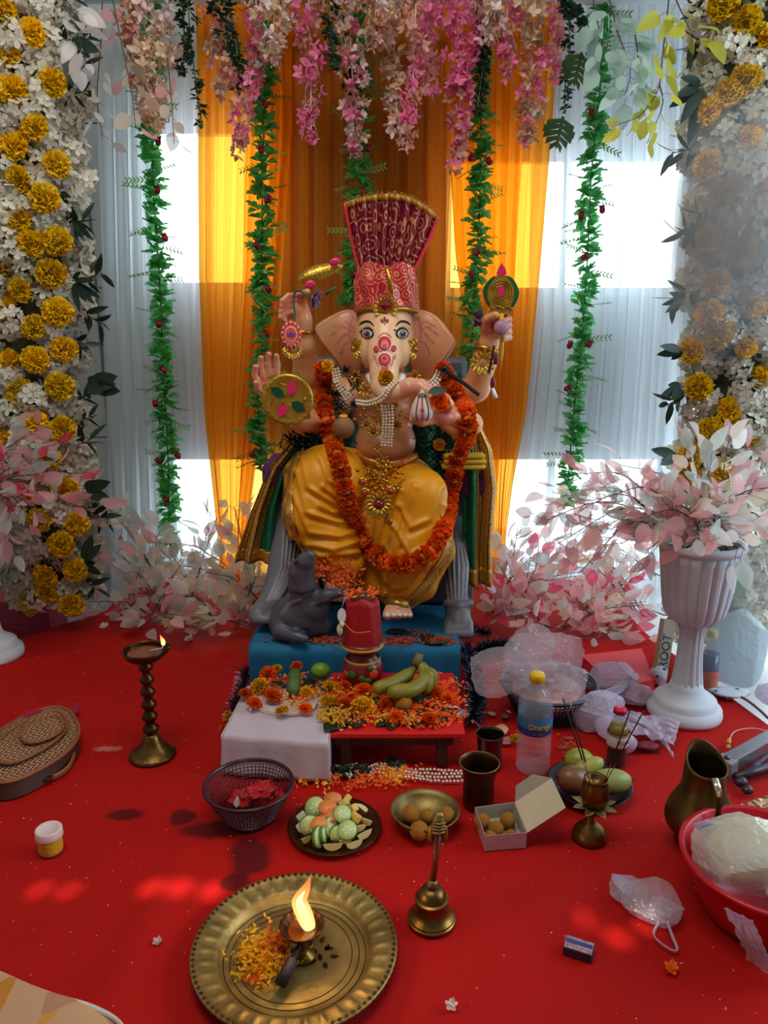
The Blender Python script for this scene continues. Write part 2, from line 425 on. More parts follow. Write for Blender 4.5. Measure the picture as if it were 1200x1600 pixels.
# ceiling: strips with small gaps that let pin-point sun through on to the red cloth
spots = [(100, 1387, .5), (232, 1384, .8), (275, 1384, 1.), (327, 1387, .9), (922, 1430, 1.), (940, 1452, .9), (968, 1462, .6), (55, 1385, .5), (1010, 1440, .6)]
ZC = 3.0
holes = sorted([((lambda p: (p - SUN*((p.z-ZC)/SUN.z)))(pz(u, v, .01)), s) for u, v, s in spots], key=lambda h: h[0].x)
cl = MB(); X0, X1, Y0, Y1 = XL-.12, XR+.12, YR-.12, YB+.12
x = X0
for p, s in holes:
    r = .013*s+.006; a, b = p.x-r, p.x+r
    if a > x: cl.box(((x+a)/2, (Y0+Y1)/2, ZC+.003), (a-x, Y1-Y0, .006))
    cl.box(((a+b)/2, (Y0+p.y-r)/2, ZC+.003), (b-a, p.y-r-Y0, .006)); cl.box(((a+b)/2, (Y1+p.y+r)/2, ZC+.003), (b-a, Y1-p.y-r, .006)); x = b
cl.box(((x+X1)/2, (Y0+Y1)/2, ZC+.003), (X1-x, Y1-Y0, .006)); struct('ceiling', cl, m_wall)

# red cloth over the low stage
m_red = M('red_cloth', rgb(190, 19, 13), .8, var=.45, vs_=3.5, bump=.25, bs=900, alt=rgb(158, 16, 12), spec=.15)
N, L, b = nod(m_red)
# wet stains and tiny specks, shapes of their own
tc = N.new('ShaderNodeTexCoord'); prev = b.inputs['Base Color'].links[0].from_socket
def stain(cx, cy, rx, ry, col, lo=.7, hi=1.1, ns=14):
    global prev
    mp = N.new('ShaderNodeMapping'); mp.inputs['Location'].default_value = (-cx/rx, -cy/ry, 0); mp.inputs['Scale'].default_value = (1/rx, 1/ry, 0); L.new(tc.outputs['Object'], mp.inputs[0])
    nn = N.new('ShaderNodeTexNoise'); nn.inputs['Scale'].default_value = ns; L.new(tc.outputs['Object'], nn.inputs['Vector'])
    ad = N.new('ShaderNodeVectorMath'); ad.operation = 'MULTIPLY_ADD'; ad.inputs[1].default_value = (1.1, 1.1, 0); L.new(nn.outputs['Color'], ad.inputs[0]); L.new(mp.outputs[0], ad.inputs[2])
    sb = N.new('ShaderNodeVectorMath'); sb.operation = 'SUBTRACT'; sb.inputs[1].default_value = (.55, .55, 0); L.new(ad.outputs[0], sb.inputs[0])
    ln = N.new('ShaderNodeVectorMath'); ln.operation = 'LENGTH'; L.new(sb.outputs[0], ln.inputs[0])
    mr = N.new('ShaderNodeMapRange'); mr.inputs[1].default_value = lo; mr.inputs[2].default_value = hi; mr.inputs[3].default_value = .85; mr.inputs[4].default_value = 0; L.new(ln.outputs['Value'], mr.inputs[0])
    mx = N.new('ShaderNodeMix'); mx.data_type = 'RGBA'; mx.inputs[7].default_value = col; L.new(mr.outputs[0], mx.inputs[0]); L.new(prev, mx.inputs[6]); prev = mx.outputs[2]
dk = rgb(70, 14, 14)
for u, v, rx, ry in ((195, 1272, .04, .025), (285, 1275, .035, .03), (345, 1295, .09, .03), (390, 1335, .05, .06), (370, 1375, .03, .03)):
    p = pz(u, v); stain(p.x, p.y, rx, ry, dk)
p = pz(168, 1168); stain(p.x, p.y, .05, .02, rgb(190, 120, 110), .3, .8, 90)
for thr, colr in ((.755, rgb(70, 8, 8)), (.775, rgb(225, 150, 130))):
    vo = N.new('ShaderNodeTexNoise'); vo.inputs['Scale'].default_value = 75 if thr < .75 else 110; vo.inputs['Detail'].default_value = 1; L.new(tc.outputs['Object'], vo.inputs['Vector'])
    gt = N.new('ShaderNodeMath'); gt.operation = 'GREATER_THAN'; gt.inputs[1].default_value = thr; L.new(vo.outputs[0], gt.inputs[0])
    mx = N.new('ShaderNodeMix'); mx.data_type = 'RGBA'; mx.inputs[7].default_value = colr; L.new(gt.outputs[0], mx.inputs[0]); L.new(prev, mx.inputs[6]); prev = mx.outputs[2]
L.new(prev, b.inputs['Base Color'])
el = [pz(-300, 1300), pz(-120, 1085), pz(-30, 1010), pz(160, 952), pz(300, 925)]
ZLIM = 3.05
def left_edge(y):
    pts = [(-2.0, -1.6), (pz(-300, 1400).y, -1.55)]
    a = pz(-60, 1025); b = pz(165, 953); 
    if y < a.y: return -1.5
    if y < b.y: return lerp(-1.5 if False else a.x, b.x, (y-a.y)/(b.y-a.y))
    return b.x
def right_edge(y):
    a = pz(1225, 1150); b = pz(1005, 985)
    if y < a.y: return 1.35
    if y < b.y: return lerp(a.x, b.x, (y-a.y)/(b.y-a.y))
    return b.x
folds = [([(0, 1045), (120, 1020), (235, 975)], .012), ([(130, 1600), (245, 1400), (300, 1290)], .006), ([(160, 1600), (270, 1400)], .004), ([(0, 1120), (200, 1060)], .005), ([(960, 1250), (1130, 1190)], .005), ([(600, 1560), (900, 1380)], .004), ([(330, 1040), (370, 980)], .006)]
folds = [([pz(u, v) for u, v in pl], a) for pl, a in folds]
def fz(x, y):
    z = .0025*noise.noise(Vector((x*3, y*3, 0)))
    for pl, a in folds:
        best = 9
        for p, q in zip(pl, pl[1:]):
            dx, dy = q.x-p.x, q.y-p.y; t = max(0, min(1, ((x-p.x)*dx+(y-p.y)*dy)/(dx*dx+dy*dy))); best = min(best, math.hypot(x-p.x-t*dx, y-p.y-t*dy))
        if best < .15: z += a*math.exp(-(best/.022)**2)
    return z
rc = MB()
def rf(s, t):
    y = -.6 + t*(ZLIM+.6); x = lerp(left_edge(y), right_edge(y), s); return Vector((x, y, fz(x, y)-.003))
rc.grid(rf, 150, 200)
W = 151
# hem falling to the floor on all open sides
def hem(idx):
    vs = [Vector(rc.v[i]) for i in idx]; n = len(vs); lo = [Vector((p.x+R.uniform(-.005, .005), p.y, -.118)) for p in vs]
    rc.add(vs+lo, [(i, i+1, n+i+1, n+i) for i in range(n-1)])
hem([j*W for j in range(201)]); hem([j*W+150 for j in range(201)]); hem(list(range(W)))
stage = MB()
for y0 in np.arange(-.55, 3.0, .1):
    a, b = left_edge(y0)+.02, right_edge(y0)-.02
    a = max(a, left_edge(y0+.1)+.02); b = min(b, right_edge(y0+.1)-.02)
    stage.box(((a+b)/2, y0+.05, -.066), (b-a, .1, .108))
st = struct('stage_platform', stage, M('stage_wood', rgb(120, 90, 60), .6))
tagm('red_cloth', rc, m_red, 'plain red cloth spread over the low platform under everything', 'cloth', (0, 0, 0))

# ---------------------------------------------------------------- curtains
def sheer(name, col, tl, tp, tcol=None):
    m = M(name, col, .85, tl=tl, tp=tp, tcol=tcol, spec=.1, var=.15, vs_=3, stretch=(14, 14, .6)); return m
m_white = sheer('white_sheer', rgb(240, 240, 244), .5, .38, (.88, .96, .98, 1))
m_orange = sheer('orange_sheer', rgb(255, 150, 10), .5, .22, (1, .5, .05, 1))
m_shaded = sheer('shaded_orange_drape', rgb(186, 116, 40), .28, .04, (1, .5, .1, 1))  # orange drape, shade from having no window behind put into its colour
m_yellow = sheer('yellow_sheer', rgb(255, 176, 30), .5, .34, (1, .62, .12, 1))
def ev(edge, v):
    for (u0, v0), (u1, v1) in zip(edge, edge[1:]):
        if v <= v1: return lerp(u0, u1, max(0, v-v0)/(v1-v0)) if v > v0 else u0
    return edge[-1][0]
def curtain(name, label, eL, eR, v0, v1, Y, np_, dep, mat, ph=0, zend=None, group=None):
    mb = MB(); n = max(16, int(np_*10))
    amp = [R.uniform(.5, 1.3) for _ in range(64)]; shf = [R.uniform(-.25, .25) for _ in range(64)]
    def f(s, t):
        v = lerp(v0, v1, t); u = lerp(ev(eL, v), ev(eR, v), s)
        x = s*np_+ph; i = int(x) % 63; k = lerp(amp[i], amp[i+1], x-int(x)); x2 = x+lerp(shf[i], shf[i+1], x-int(x))
        y = Y + dep*k*math.sin(2*PI*x2)*(1+.25*math.sin(t*3+i)) + dep*.3*math.sin(2*PI*x2*2.7+t*2)
        p = pt(u, v, Y); return Vector((p.x, y, p.z))
    mb.grid(f, n, 46)
    if zend is not None: mb.v = [(x, y, max(z, zend)) for x, y, z in mb.v]
    b = Vector(mb.v[n//2]); lo = min(p[2] for p in mb.v)
    return tagm(name, mb, mat, label, 'curtain', (b.x, Y, lo), group)
curtain('sheer_curtain', 'white sheer curtain behind the leftmost ivy garland', [(146, 0), (150, 250), (166, 760), (172, 1000)], [(335, 0), (332, 500), (350, 900)], -60, 985, 3.06, 9, .022, m_white)
curtain('sheer_curtain', 'white sheer curtain behind the ivy garland right of the orange drapes', [(830, -60), (825, 500), (770, 1000)], [(1085, 0), (1065, 500), (1040, 1000)], -60, 985, 3.06, 12, .022, m_white)
curtain('sheer_curtain', 'yellow sheer panel hanging straight behind the statue', [(385, -60), (376, 900)], [(835, -60), (800, 500), (765, 900)], -60, 960, 3.12, 22, .016, m_yellow)
curtain('gathered_curtain', 'orange drape gathered left of the statue behind an ivy garland', [(306, -60), (312, 140), (314, 430), (322, 640), (342, 830), (350, 960)], [(455, -60), (455, 200), (440, 420), (410, 640), (386, 830), (384, 960)], -60, 925, 3.0, 8, .02, m_orange)
curtain('gathered_curtain', 'orange drape gathered right of the statue beside the raised mace', [(690, -60), (700, 200), (712, 400), (745, 640), (764, 830), (768, 960)], [(880, -60), (862, 200), (843, 430), (822, 640), (800, 760), (790, 835), (788, 960)], -60, 925, 3.0, 9, .02, m_orange)
curtain('gathered_curtain', 'shade-darkened orange drape straight behind the tall red crown', [(437, -60), (440, 1000)], [(700, -60), (690, 1000)], -60, 960, 3.045, 8, .024, m_shaded)
# white header rail the garlands hang from
rl = MB(); a = pt(-40, -12, 2.8); b = pt(1240, -6, 2.8); rl.box(((a.x+b.x)/2, 2.8, a.z), (b.x-a.x, .05, .05))
tagm('curtain_rail', rl, m_frame, 'white rail along the top that carries the flower garlands', 'rail', ((a.x+b.x)/2, 2.8, a.z-.025))
# ================================================================ FLOWERS AND FOLIAGE
def leafmat(name, c, tl=.35, **kw): return M(name, c, .5, tl=tl, objvar=.22, tp=(.18 if tl > .54 and 'leaf' in name and 'ivy' not in name else 0), **kw)
m_yel = leafmat('yellow_petal', rgb(255, 228, 16), .22, var=.5, vs_=60, alt=rgb(255, 190, 6))
m_wht = leafmat('white_petal', rgb(246, 240, 218), .25, var=.3, vs_=30, alt=rgb(214, 210, 194))
m_dkg = leafmat('dark_leaf', rgb(22, 48, 30), .15)
m_ivy = leafmat('ivy_leaf', rgb(96, 186, 74), .6, var=.7, vs_=110, alt=rgb(18, 90, 48), tcol=(.22, .75, .28, 1))
m_spr = leafmat('sprig_leaf', rgb(110, 160, 70), .35)
m_bud = leafmat('red_rosebud', rgb(140, 14, 40), .1)
m_pk = leafmat('blush_leaf', rgb(246, 186, 188), .6)
m_gy = leafmat('grey_green_leaf', rgb(214, 226, 216), .6)
m_cr = leafmat('cream_leaf', rgb(250, 234, 210), .6)
m_hot = leafmat('coral_leaf', rgb(255, 70, 116), .65)
m_wl = leafmat('white_leaf', rgb(246, 242, 238), .55)
m_mint = leafmat('mint_leaf', rgb(190, 222, 208), .45)
m_yl = leafmat('pale_yellow_leaf', rgb(214, 212, 84), .5)
m_stem = M('brown_stem', rgb(84, 66, 58), .7); m_gst = M('green_stem', rgb(60, 90, 50), .6); m_wst = M('pale_stem', rgb(200, 190, 170), .6)
m_bpk = leafmat('pink_blossom', rgb(244, 96, 160), .45, var=.4, vs_=40, alt=rgb(255, 180, 210))
m_bcr = leafmat('cream_blossom', rgb(236, 214, 180), .35, var=.4, vs_=40, alt=rgb(220, 180, 150))
m_bwh = leafmat('white_blossom', rgb(240, 228, 214), .3, var=.3, vs_=40, alt=rgb(230, 190, 190))
m_bsa = leafmat('salmon_blossom', rgb(226, 150, 150), .4, var=.4, vs_=40, alt=rgb(230, 180, 150))
m_ivd = leafmat('dark_ivy_leaf', rgb(20, 62, 34), .25, var=.3, vs_=50)
m_mar = leafmat('orange_marigold', rgb(255, 128, 16), .25, var=.5, vs_=120, alt=rgb(255, 92, 8)); m_mry = leafmat('yellow_marigold', rgb(255, 206, 20), .2, var=.5, vs_=120, alt=rgb(240, 160, 6))

def mesh_carnation(r, n, seed, mat, name, rows=5, squash=.7):
    rr = random.Random(seed); mb = MB()
    mb.ball((0, 0, 0), (r*.6, r*.6, r*.45), 8, 5)
    for k in range(n):
        t = (k+.5)/n; th = math.acos(1-1.15*t); a = k*2.39996; d = Vector((math.sin(th)*math.cos(a), math.sin(th)*math.sin(a), math.cos(th)*squash+.05))
        up = d.orthogonal().normalized(); up = (Matrix.Rotation(rr.uniform(0, 6.28), 3, d) @ up); s = d.cross(up).normalized()
        w_ = r*.36; L0 = d*r*.35; L1 = d*r*rr.uniform(.88, 1.06)
        vs = [L0-s*w_*.3, L0+s*w_*.3]
        for j in range(rows): q = j/(rows-1)-.5; vs.append(L1+s*w_*q*1.6+up*rr.uniform(-.14, .14)*r-d*abs(q)*r*.1+d*rr.uniform(-.08, .08)*r)
        f = [(0, 1, 2+rows-1, 2+rows//2), (0, 2+rows//2, 2)] + [(0, 2+rows//2, 2+j+1, 2+j) for j in []]
        fs = [(0, 2, 3)] + [(0, 3, 4)] + [(0, 1, 4)] + [(1, 4, 5)] + [(1, 5, 6)] if rows == 5 else f
        mb.add(vs, fs)
    return mb.mesh(name, mat)
def mesh_floret(mb, c, d, s, rr, np_=4, cup=.2):
    d = Vector(d).normalized(); x = d.orthogonal().normalized(); x = Matrix.Rotation(rr.uniform(0, 6.28), 3, d) @ x; y = d.cross(x); c = Vector(c)
    for k in range(np_):
        a = 2*PI*k/np_; u = x*math.cos(a)+y*math.sin(a); v = d.cross(u)
        mb.add([c, c+u*s*.5-v*s*.42+d*s*cup*.6, c+u*s*.95-v*s*.25+d*s*cup, c+u*s*1.02+d*s*cup*1.3*rr.uniform(.2, 1.6), c+u*s*.95+v*s*.25+d*s*cup, c+u*s*.5+v*s*.42+d*s*cup*.6], [(0, 1, 2, 3), (0, 3, 4, 5)])
def mesh_hyd(r, n, seed, mat, name):
    rr = random.Random(seed); mb = MB()
    for k in range(n):
        t = (k+.5)/n; th = math.acos(1-1.25*t); a = k*2.39996; d = Vector((math.sin(th)*math.cos(a), math.sin(th)*math.sin(a), math.cos(th)))
        mesh_floret(mb, d*r*rr.uniform(.7, 1), d+Vector((rr.uniform(-.4, .4),)*3), r*.46, rr)
    return mb.mesh(name, mat, False)
def mesh_blossom(seed, mat, name, n=4, r=.022, s=.017):
    rr = random.Random(seed); mb = MB()
    for k in range(n):
        d = Vector((rr.uniform(-1, 1), rr.uniform(-1, 1), rr.uniform(-.6, .8))).normalized(); mesh_floret(mb, d*r*rr.uniform(.2, 1), d, s*rr.uniform(.8, 1.2), rr, 4, .5)
    return mb.mesh(name, mat)
def mesh_leafset(fn, mat, name): mb = MB(); fn(mb); return mb.mesh(name, mat, False)
def one_leaf(L_, W_, mat, name, curl=.12, fold=.15, pt_=True):
    mb = MB(); mb.leaf((0, 0, 0), (0, 0, L_), W_, (0, -1, 0), 6, curl, fold=fold); mb.tube([(0, 0, -L_*.18), (0, .0005, L_*.1)], .0007, 4); return mb.mesh(name, mat)
CARN = [mesh_carnation(.042, 90, i, m_yel, 'yellow_carnation') for i in range(3)]
HYD = [mesh_hyd(.048, 19, i, m_wht, 'white_hydrangea') for i in range(3)]
def sprig(mb):
    mb.tube([(0, 0, 0), (0, 0, .09)], .0012, 4)
    for k in range(7):
        a = k*2.4; z = .02+.011*k; d = Vector((math.cos(a), math.sin(a), .9)).normalized(); mb.leaf((0, 0, z), Vector((0, 0, z))+d*.062, .017, (math.cos(a+1), math.sin(a+1), 1), 4, .15)
SPRG = mesh_leafset(sprig, m_dkg, 'leaf_sprig')
def pillar(label, spine, rad, ylist, vr, Y, seed, xlim=None):
    rr = random.Random(seed); P = path([pt(u, v, Y) for u, v in spine], 6)
    base = P[-1]; base = Vector((base.x, Y, min(p.z for p in P)-.045)); base.z = max(base.z, -.0) if False else base.z
    t = thing('flower_pillar', label, 'flower pillar', base)
    mb = MB(); mb.tube(P, rad*.62, 14); part('foam_core', mb, M('dark_moss', rgb(38, 44, 32), .9, var=.6, vs_=60, alt=rgb(110, 110, 90)), t)
    used = []
    for u, v in ylist:
        c = pt(u, v, Y); best = min(P, key=lambda q: abs(q.z-c.z)); k = max(-.95, min(.95, (c.x-best.x)/rad)); ang = math.asin(k)
        d = Vector((math.sin(ang), -math.cos(ang), 0)); pos = Vector((c.x, Y - math.cos(ang)*rad*.92, c.z)); q = pt(u, v, pos.y); pos = Vector((q.x, pos.y, q.z)); used.append(pos)
        link('yellow_flower', rr.choice(CARN), t, pos-base, eul(d+Vector((rr.uniform(-.3, .3), 0, rr.uniform(-.3, .3))), rr.uniform(0, 6)), rr.uniform(.95, 1.14))
    n = 0; tries = 0
    while n < vr and tries < 4000:
        tries += 1; s = rr.random(); p, tg = along(P, s); ang = rr.uniform(-1.75, 1.75); d = Vector((math.sin(ang), -math.cos(ang), 0)); pos = p + d*rad*rr.uniform(.8, 1.0)
        if min([(pos-q).length for q in used] or [9]) < .043: continue
        used.append(pos+d*.0); n += 1
        link('white_flower', rr.choice(HYD), t, pos-base-d*.012, eul(d+Vector((rr.uniform(-.3, .3), 0, rr.uniform(-.3, .3))), rr.uniform(0, 6)), rr.uniform(.85, 1.15))
    for k in range(26):
        s = (k+rr.random())/26; p, tg = along(P, s); ang = rr.choice([-1, 1])*rr.uniform(.9, 1.5); d = Vector((math.sin(ang), -math.cos(ang), 0))
        link('leaf_sprig', SPRG, t, p+d*rad*.75-base, eul(d+Vector((0, 0, rr.uniform(-.7, .5))), rr.uniform(0, 6)), rr.uniform(.9, 1.35))
    return t
YL = [(8, 20), (50, 52), (15, 85), (22, 142), (82, 130), (55, 200), (22, 228), (88, 257), (30, 282), (70, 310), (30, 342), (50, 380), (90, 378), (8, 412), (80, 427), (32, 452), (12, 482), (90, 488), (53, 512), (15, 565), (100, 545), (55, 562), (30, 610), (93, 605), (55, 658), (97, 670), (14, 690), (75, 715), (120, 818), (62, 812), (97, 850), (32, 892), (72, 900), (118, 890), (48, 942), (74, 925), (112, 945), (100, 760), (45, 765), (-10, 330), (-12, 240), (-8, 640), (20, 740)]
pillar('tall pillar of yellow and white flowers on the left side', [(30, -40), (45, 200), (52, 400), (58, 600), (72, 800), (84, 925)], .17, YL, 205, 2.62, 3)
YR_ = [(1130, 8), (1165, 35), (1165, 125), (1140, 145), (1105, 175), (1172, 215), (1107, 260), (1135, 300), (1105, 375), (1120, 440), (1175, 475), (1110, 490), (1125, 520), (1082, 548), (1165, 540), (1187, 590), (1093, 605), (1140, 640), (1110, 670), (1170, 680), (1080, 712), (1075, 745), (1190, 290), (1160, 395), (1195, 500), (1195, 60), (1130, 740), (1215, 640)]
pillar('tall pillar of white and yellow flowers on the right behind the urn', [(1165, -40), (1160, 200), (1152, 400), (1145, 600), (1128, 800), (1120, 985)], .165, YR_, 210, 2.62, 5)
# blade-leaf sprays sticking out of the pillars
def spray(label, u, v, tips, Y, mat, w_=.022, grp='dark green leaf sprays in the pillars'):
    b = pt(u, v, Y); t = thing('leaf_spray', label, 'leaves', b, grp)
    mb = MB(); c = Vector(); mb.tube([b+Vector((0, .05, 0)), b], .002, 4); part('stem', mb, m_gst, t)
    for (du, dv) in tips:
        e = pt(u+du, v+dv, Y-R.uniform(-.02, .04)); mb = MB(); mb.leaf(b+(e-b)*.12, e, w_*((e-b).length/.1)**.5, (R.uniform(-.3, .3), -1, R.uniform(-.3, .5)), 6, .05); part('leaf', mb, mat, t)
G5 = m_dkg
spray('dark leaf spray low at mid height of left flower pillar, nearest the white panel', 135, 600, [(20, -8), (48, -12), (25, 14), (52, 12), (45, 0)], 2.5, G5, .05)
spray('long green leaves out of left pillar beside the white curtain top edge', 112, 340, [(14, 25), (32, 35), (20, 38), (8, 48), (24, 22)], 2.52, G5)
spray('green leaves out of left pillar level with the raised lotus', 112, 438, [(14, -14), (34, 0), (45, 28), (36, 38), (22, 34), (12, 50)], 2.52, G5)
spray('small leaf pair on left pillar above the green blades', 92, 300, [(18, 8), (34, 22), (15, 20)], 2.52, G5)
spray('dark leaves low on left pillar behind the pink bouquet', 130, 765, [(20, -14), (42, -12), (30, 4), (44, 18)], 2.48, G5, .04)
spray('dark leaves at the foot of left pillar beside the leaf bed', 128, 880, [(16, -45), (30, -30), (22, 0), (30, 18)], 2.5, G5, .035)
spray('dark leaf spray at the top of left pillar', 105, 60, [(30, -50), (14, 60), (35, 30), (8, 75), (50, 20)], 2.5, G5, .04)
spray('fan of long green leaves on right pillar beside yellow leaf branch', 1100, 130, [(-36, -10), (-44, 20), (-54, 38), (-36, 62), (-24, 98), (-8, 70)], 2.5, G5, .03)
spray('green blades on right pillar at the height of the mace head', 1068, 465, [(-22, -8), (-34, 12), (-28, 24), (-18, 2)], 2.5, G5)
spray('pair of green leaves on right pillar pointing left', 1070, 548, [(-38, -8), (-44, 6), (-22, 14)], 2.5, G5, .03)
spray('dark leaves on right pillar below the leaf pair', 1068, 605, [(-34, 12), (-14, 26), (-24, -4), (-18, 20)], 2.5, G5, .04)
spray('dark leaves low on right pillar above the pink bouquet', 1060, 712, [(-42, -10), (-28, 14), (-20, -2), (-26, 8)], 2.5, G5, .035)
spray('faint leaves in the hazy upper part of right pillar', 1090, 360, [(-12, -12), (-32, 4), (-24, 24), (-8, 28)], 2.5, G5, .03)
spray('green blade leaves behind the right urn', 1140, 880, [(14, 30), (26, 60), (34, 55), (6, 70), (-8, 66)], 2.45, m_spr, .03)

# hanging ivy garlands
def ivyset(mb, seed=1, s=1.0):
    rr = random.Random(seed)
    for k in range(11):
        a = k*2.4+rr.uniform(-.3, .3); e = rr.uniform(-.5, .9); d = Vector((math.cos(a), math.sin(a), e)).normalized(); L_ = rr.uniform(.026, .038)*s
        o = d*.004; x = d.cross(Vector((0, 0, 1))).normalized()
        # pointed three-lobed leaf
        n_ = x.cross(d); tip = o+d*L_
        mb.add([o, o+d*L_*.30+x*L_*.36+n_*L_*.12, o+d*L_*.58+x*L_*.44+n_*L_*.05, o+d*L_*.62+x*L_*.22, o+d*L_*.85+x*L_*.18, tip-n_*L_*.15, o+d*L_*.85-x*L_*.18, o+d*L_*.62-x*L_*.22, o+d*L_*.58-x*L_*.44+n_*L_*.05, o+d*L_*.30-x*L_*.36+n_*L_*.12], [(0, 1, 2, 3), (0, 3, 4, 5), (0, 5, 6, 7), (0, 7, 8, 9)])
IVY = [mesh_leafset(lambda mb, s=s: ivyset(mb, s), m_ivy, 'ivy_cluster') for s in (1, 2, 3)]
IVD = [mesh_leafset(lambda mb, s=s: ivyset(mb, s, .8), m_ivd, 'dark_ivy_cluster') for s in (4, 5)]
def feather(mb):
    mb.tube([(0, 0, 0), (0, .003, .045), (0, .01, .09)], .0008, 4)
    for k in range(6):
        z = .018+.013*k
        for s in (-1, 1): mb.leaf((0, z*.1, z), (s*.012, z*.1+s*.004, z+.014), .0055, (s*.5, -1, 0), 3, 0)
FEA = mesh_leafset(feather, m_spr, 'feather_sprig')
def rosebud(mb):
    mb.ball((0, 0, 0), (.009, .009, .011), 8, 6)
    for k in range(5): a = 2*PI*k/5; d = Vector((math.cos(a), math.sin(a), .4)); mb.leaf(-d*.004, d*.014+Vector((0, 0, .004)), .014, (-d.x, -d.y, 1), 3, -.3)
BUD = mesh_leafset(rosebud, m_bud, 'rosebud')
def ivy(label, pts, Y, buds, seed, step=.03):
    rr = random.Random(seed); P = path([pt(u, v, Y) for u, v in pts], 8); Ln = sum((b-a).length for a, b in zip(P, P[1:])); base = P[0]
    t = thing('ivy_garland', label, 'garland', base, 'hanging ivy garlands')
    mb = MB(); mb.tube(P, .0025, 5); part('stem', mb, m_gst, t)
    n = int(Ln/step)
    for i in range(n):
        p, tg = along(P, (i+.5)/n); q = p+Vector((rr.uniform(-.014, .014), rr.uniform(-.012, .012), 0)); link('leaf_cluster', rr.choice(IVY), t, q-base, (rr.uniform(-.6, .6), rr.uniform(-.6, .6), rr.uniform(0, 6)), rr.uniform(1.2, 1.55))
        if rr.random() < .5:
            s = rr.choice([-1, 1]); link('feather_sprig', FEA, t, p-base, eul((s, -.2, rr.uniform(-.5, .4)), rr.uniform(0, 6)), rr.uniform(.7, 1.15))
    for u, v in buds: link('rosebud', BUD, t, pt(u, v, Y-.035)-base, (rr.uniform(0, 1), rr.uniform(-1, 1), 0), 1.2)
ivy('long green ivy garland over the white curtain on the left', [(238, -20), (238, 190), (240, 300), (250, 450), (256, 600), (262, 700), (266, 860)], 2.86, [(247, 222), (246, 297), (258, 372), (248, 508), (256, 578), (243, 632), (249, 721), (278, 713), (260, 782)], 11)
ivy('green ivy garland over the orange drape left of the statue', [(412, -20), (413, 150), (410, 300), (410, 420), (409, 560), (404, 640), (408, 735)], 2.84, [(414, 163), (408, 235), (418, 313), (402, 385), (420, 453), (418, 522), (394, 710), (424, 722)], 12)
ivy('ivy garland hidden behind the tall crown', [(556, -20), (562, 150), (562, 300), (552, 420), (545, 480)], 2.84, [(548, 235), (576, 232), (567, 300), (553, 430)], 13)
ivy('ivy garland between the crown and the raised mace', [(755, -20), (752, 150), (750, 300), (744, 420), (738, 520), (734, 600)], 2.84, [(736, 247), (765, 253), (745, 395), (738, 430), (733, 585)], 14)
ivy('long ivy garland over the white curtain on the right', [(942, -20), (938, 130), (925, 260), (918, 400), (908, 540), (895, 660), (885, 790)], 2.86, [(962, 100), (924, 177), (908, 337), (941, 328), (890, 540), (921, 538), (886, 607), (886, 715), (912, 402)], 15)

# flowering sprays along the top
BL = {k: [mesh_blossom(i, m, k, 4) for i in range(2)] for k, m in (('pink', m_bpk), ('cream', m_bcr), ('white', m_bwh), ('salmon', m_bsa))}
def wist(label, u, v0, v1, wpx, cols, seed, u1=None, dens=1.0):
    Y = 2.62+ (seed % 5)*.03; u1 = u if u1 is None else u1
    rr = random.Random(seed); P = path([pt(u, v0-14, Y), pt(lerp(u, u1, .5)+rr.uniform(-4, 4), (v0+v1)/2, Y), pt(u1, v1, Y)], 10); base = P[0]
    t = thing('blossom_spray', label, 'flowers', base, 'blossom sprays hanging from the rail')
    mb = MB(); mb.tube(P, .002, 4)
    k = mpp(P[5])
    for i in range(5):
        p, _ = along(P, .3+.14*i); e = p+Vector((rr.uniform(-1, 1)*wpx*.5*k, -.01, -.06)); mb.tube([p, (p+e)/2+Vector((0, -.01, .01)), e], .0008, 3)
    part('stem', mb, m_wst, t)
    n = int((v1-v0)*wpx/260*dens)+4
    for i in range(n):
        s = ((i+.5)/n); ww = wpx*.5*k*(1-.75*s**2.2); p, _ = along(P, s**.9)
        q = p+Vector((rr.uniform(-1, 1)*ww, rr.uniform(-1, .6)*min(ww, .04), rr.uniform(-.01, .01))); c = rr.choice(cols)
        link('blossom', rr.choice(BL[c]), t, q-base, (rr.uniform(0, 6), rr.uniform(0, 6), 0), rr.uniform(.8, 1.25))
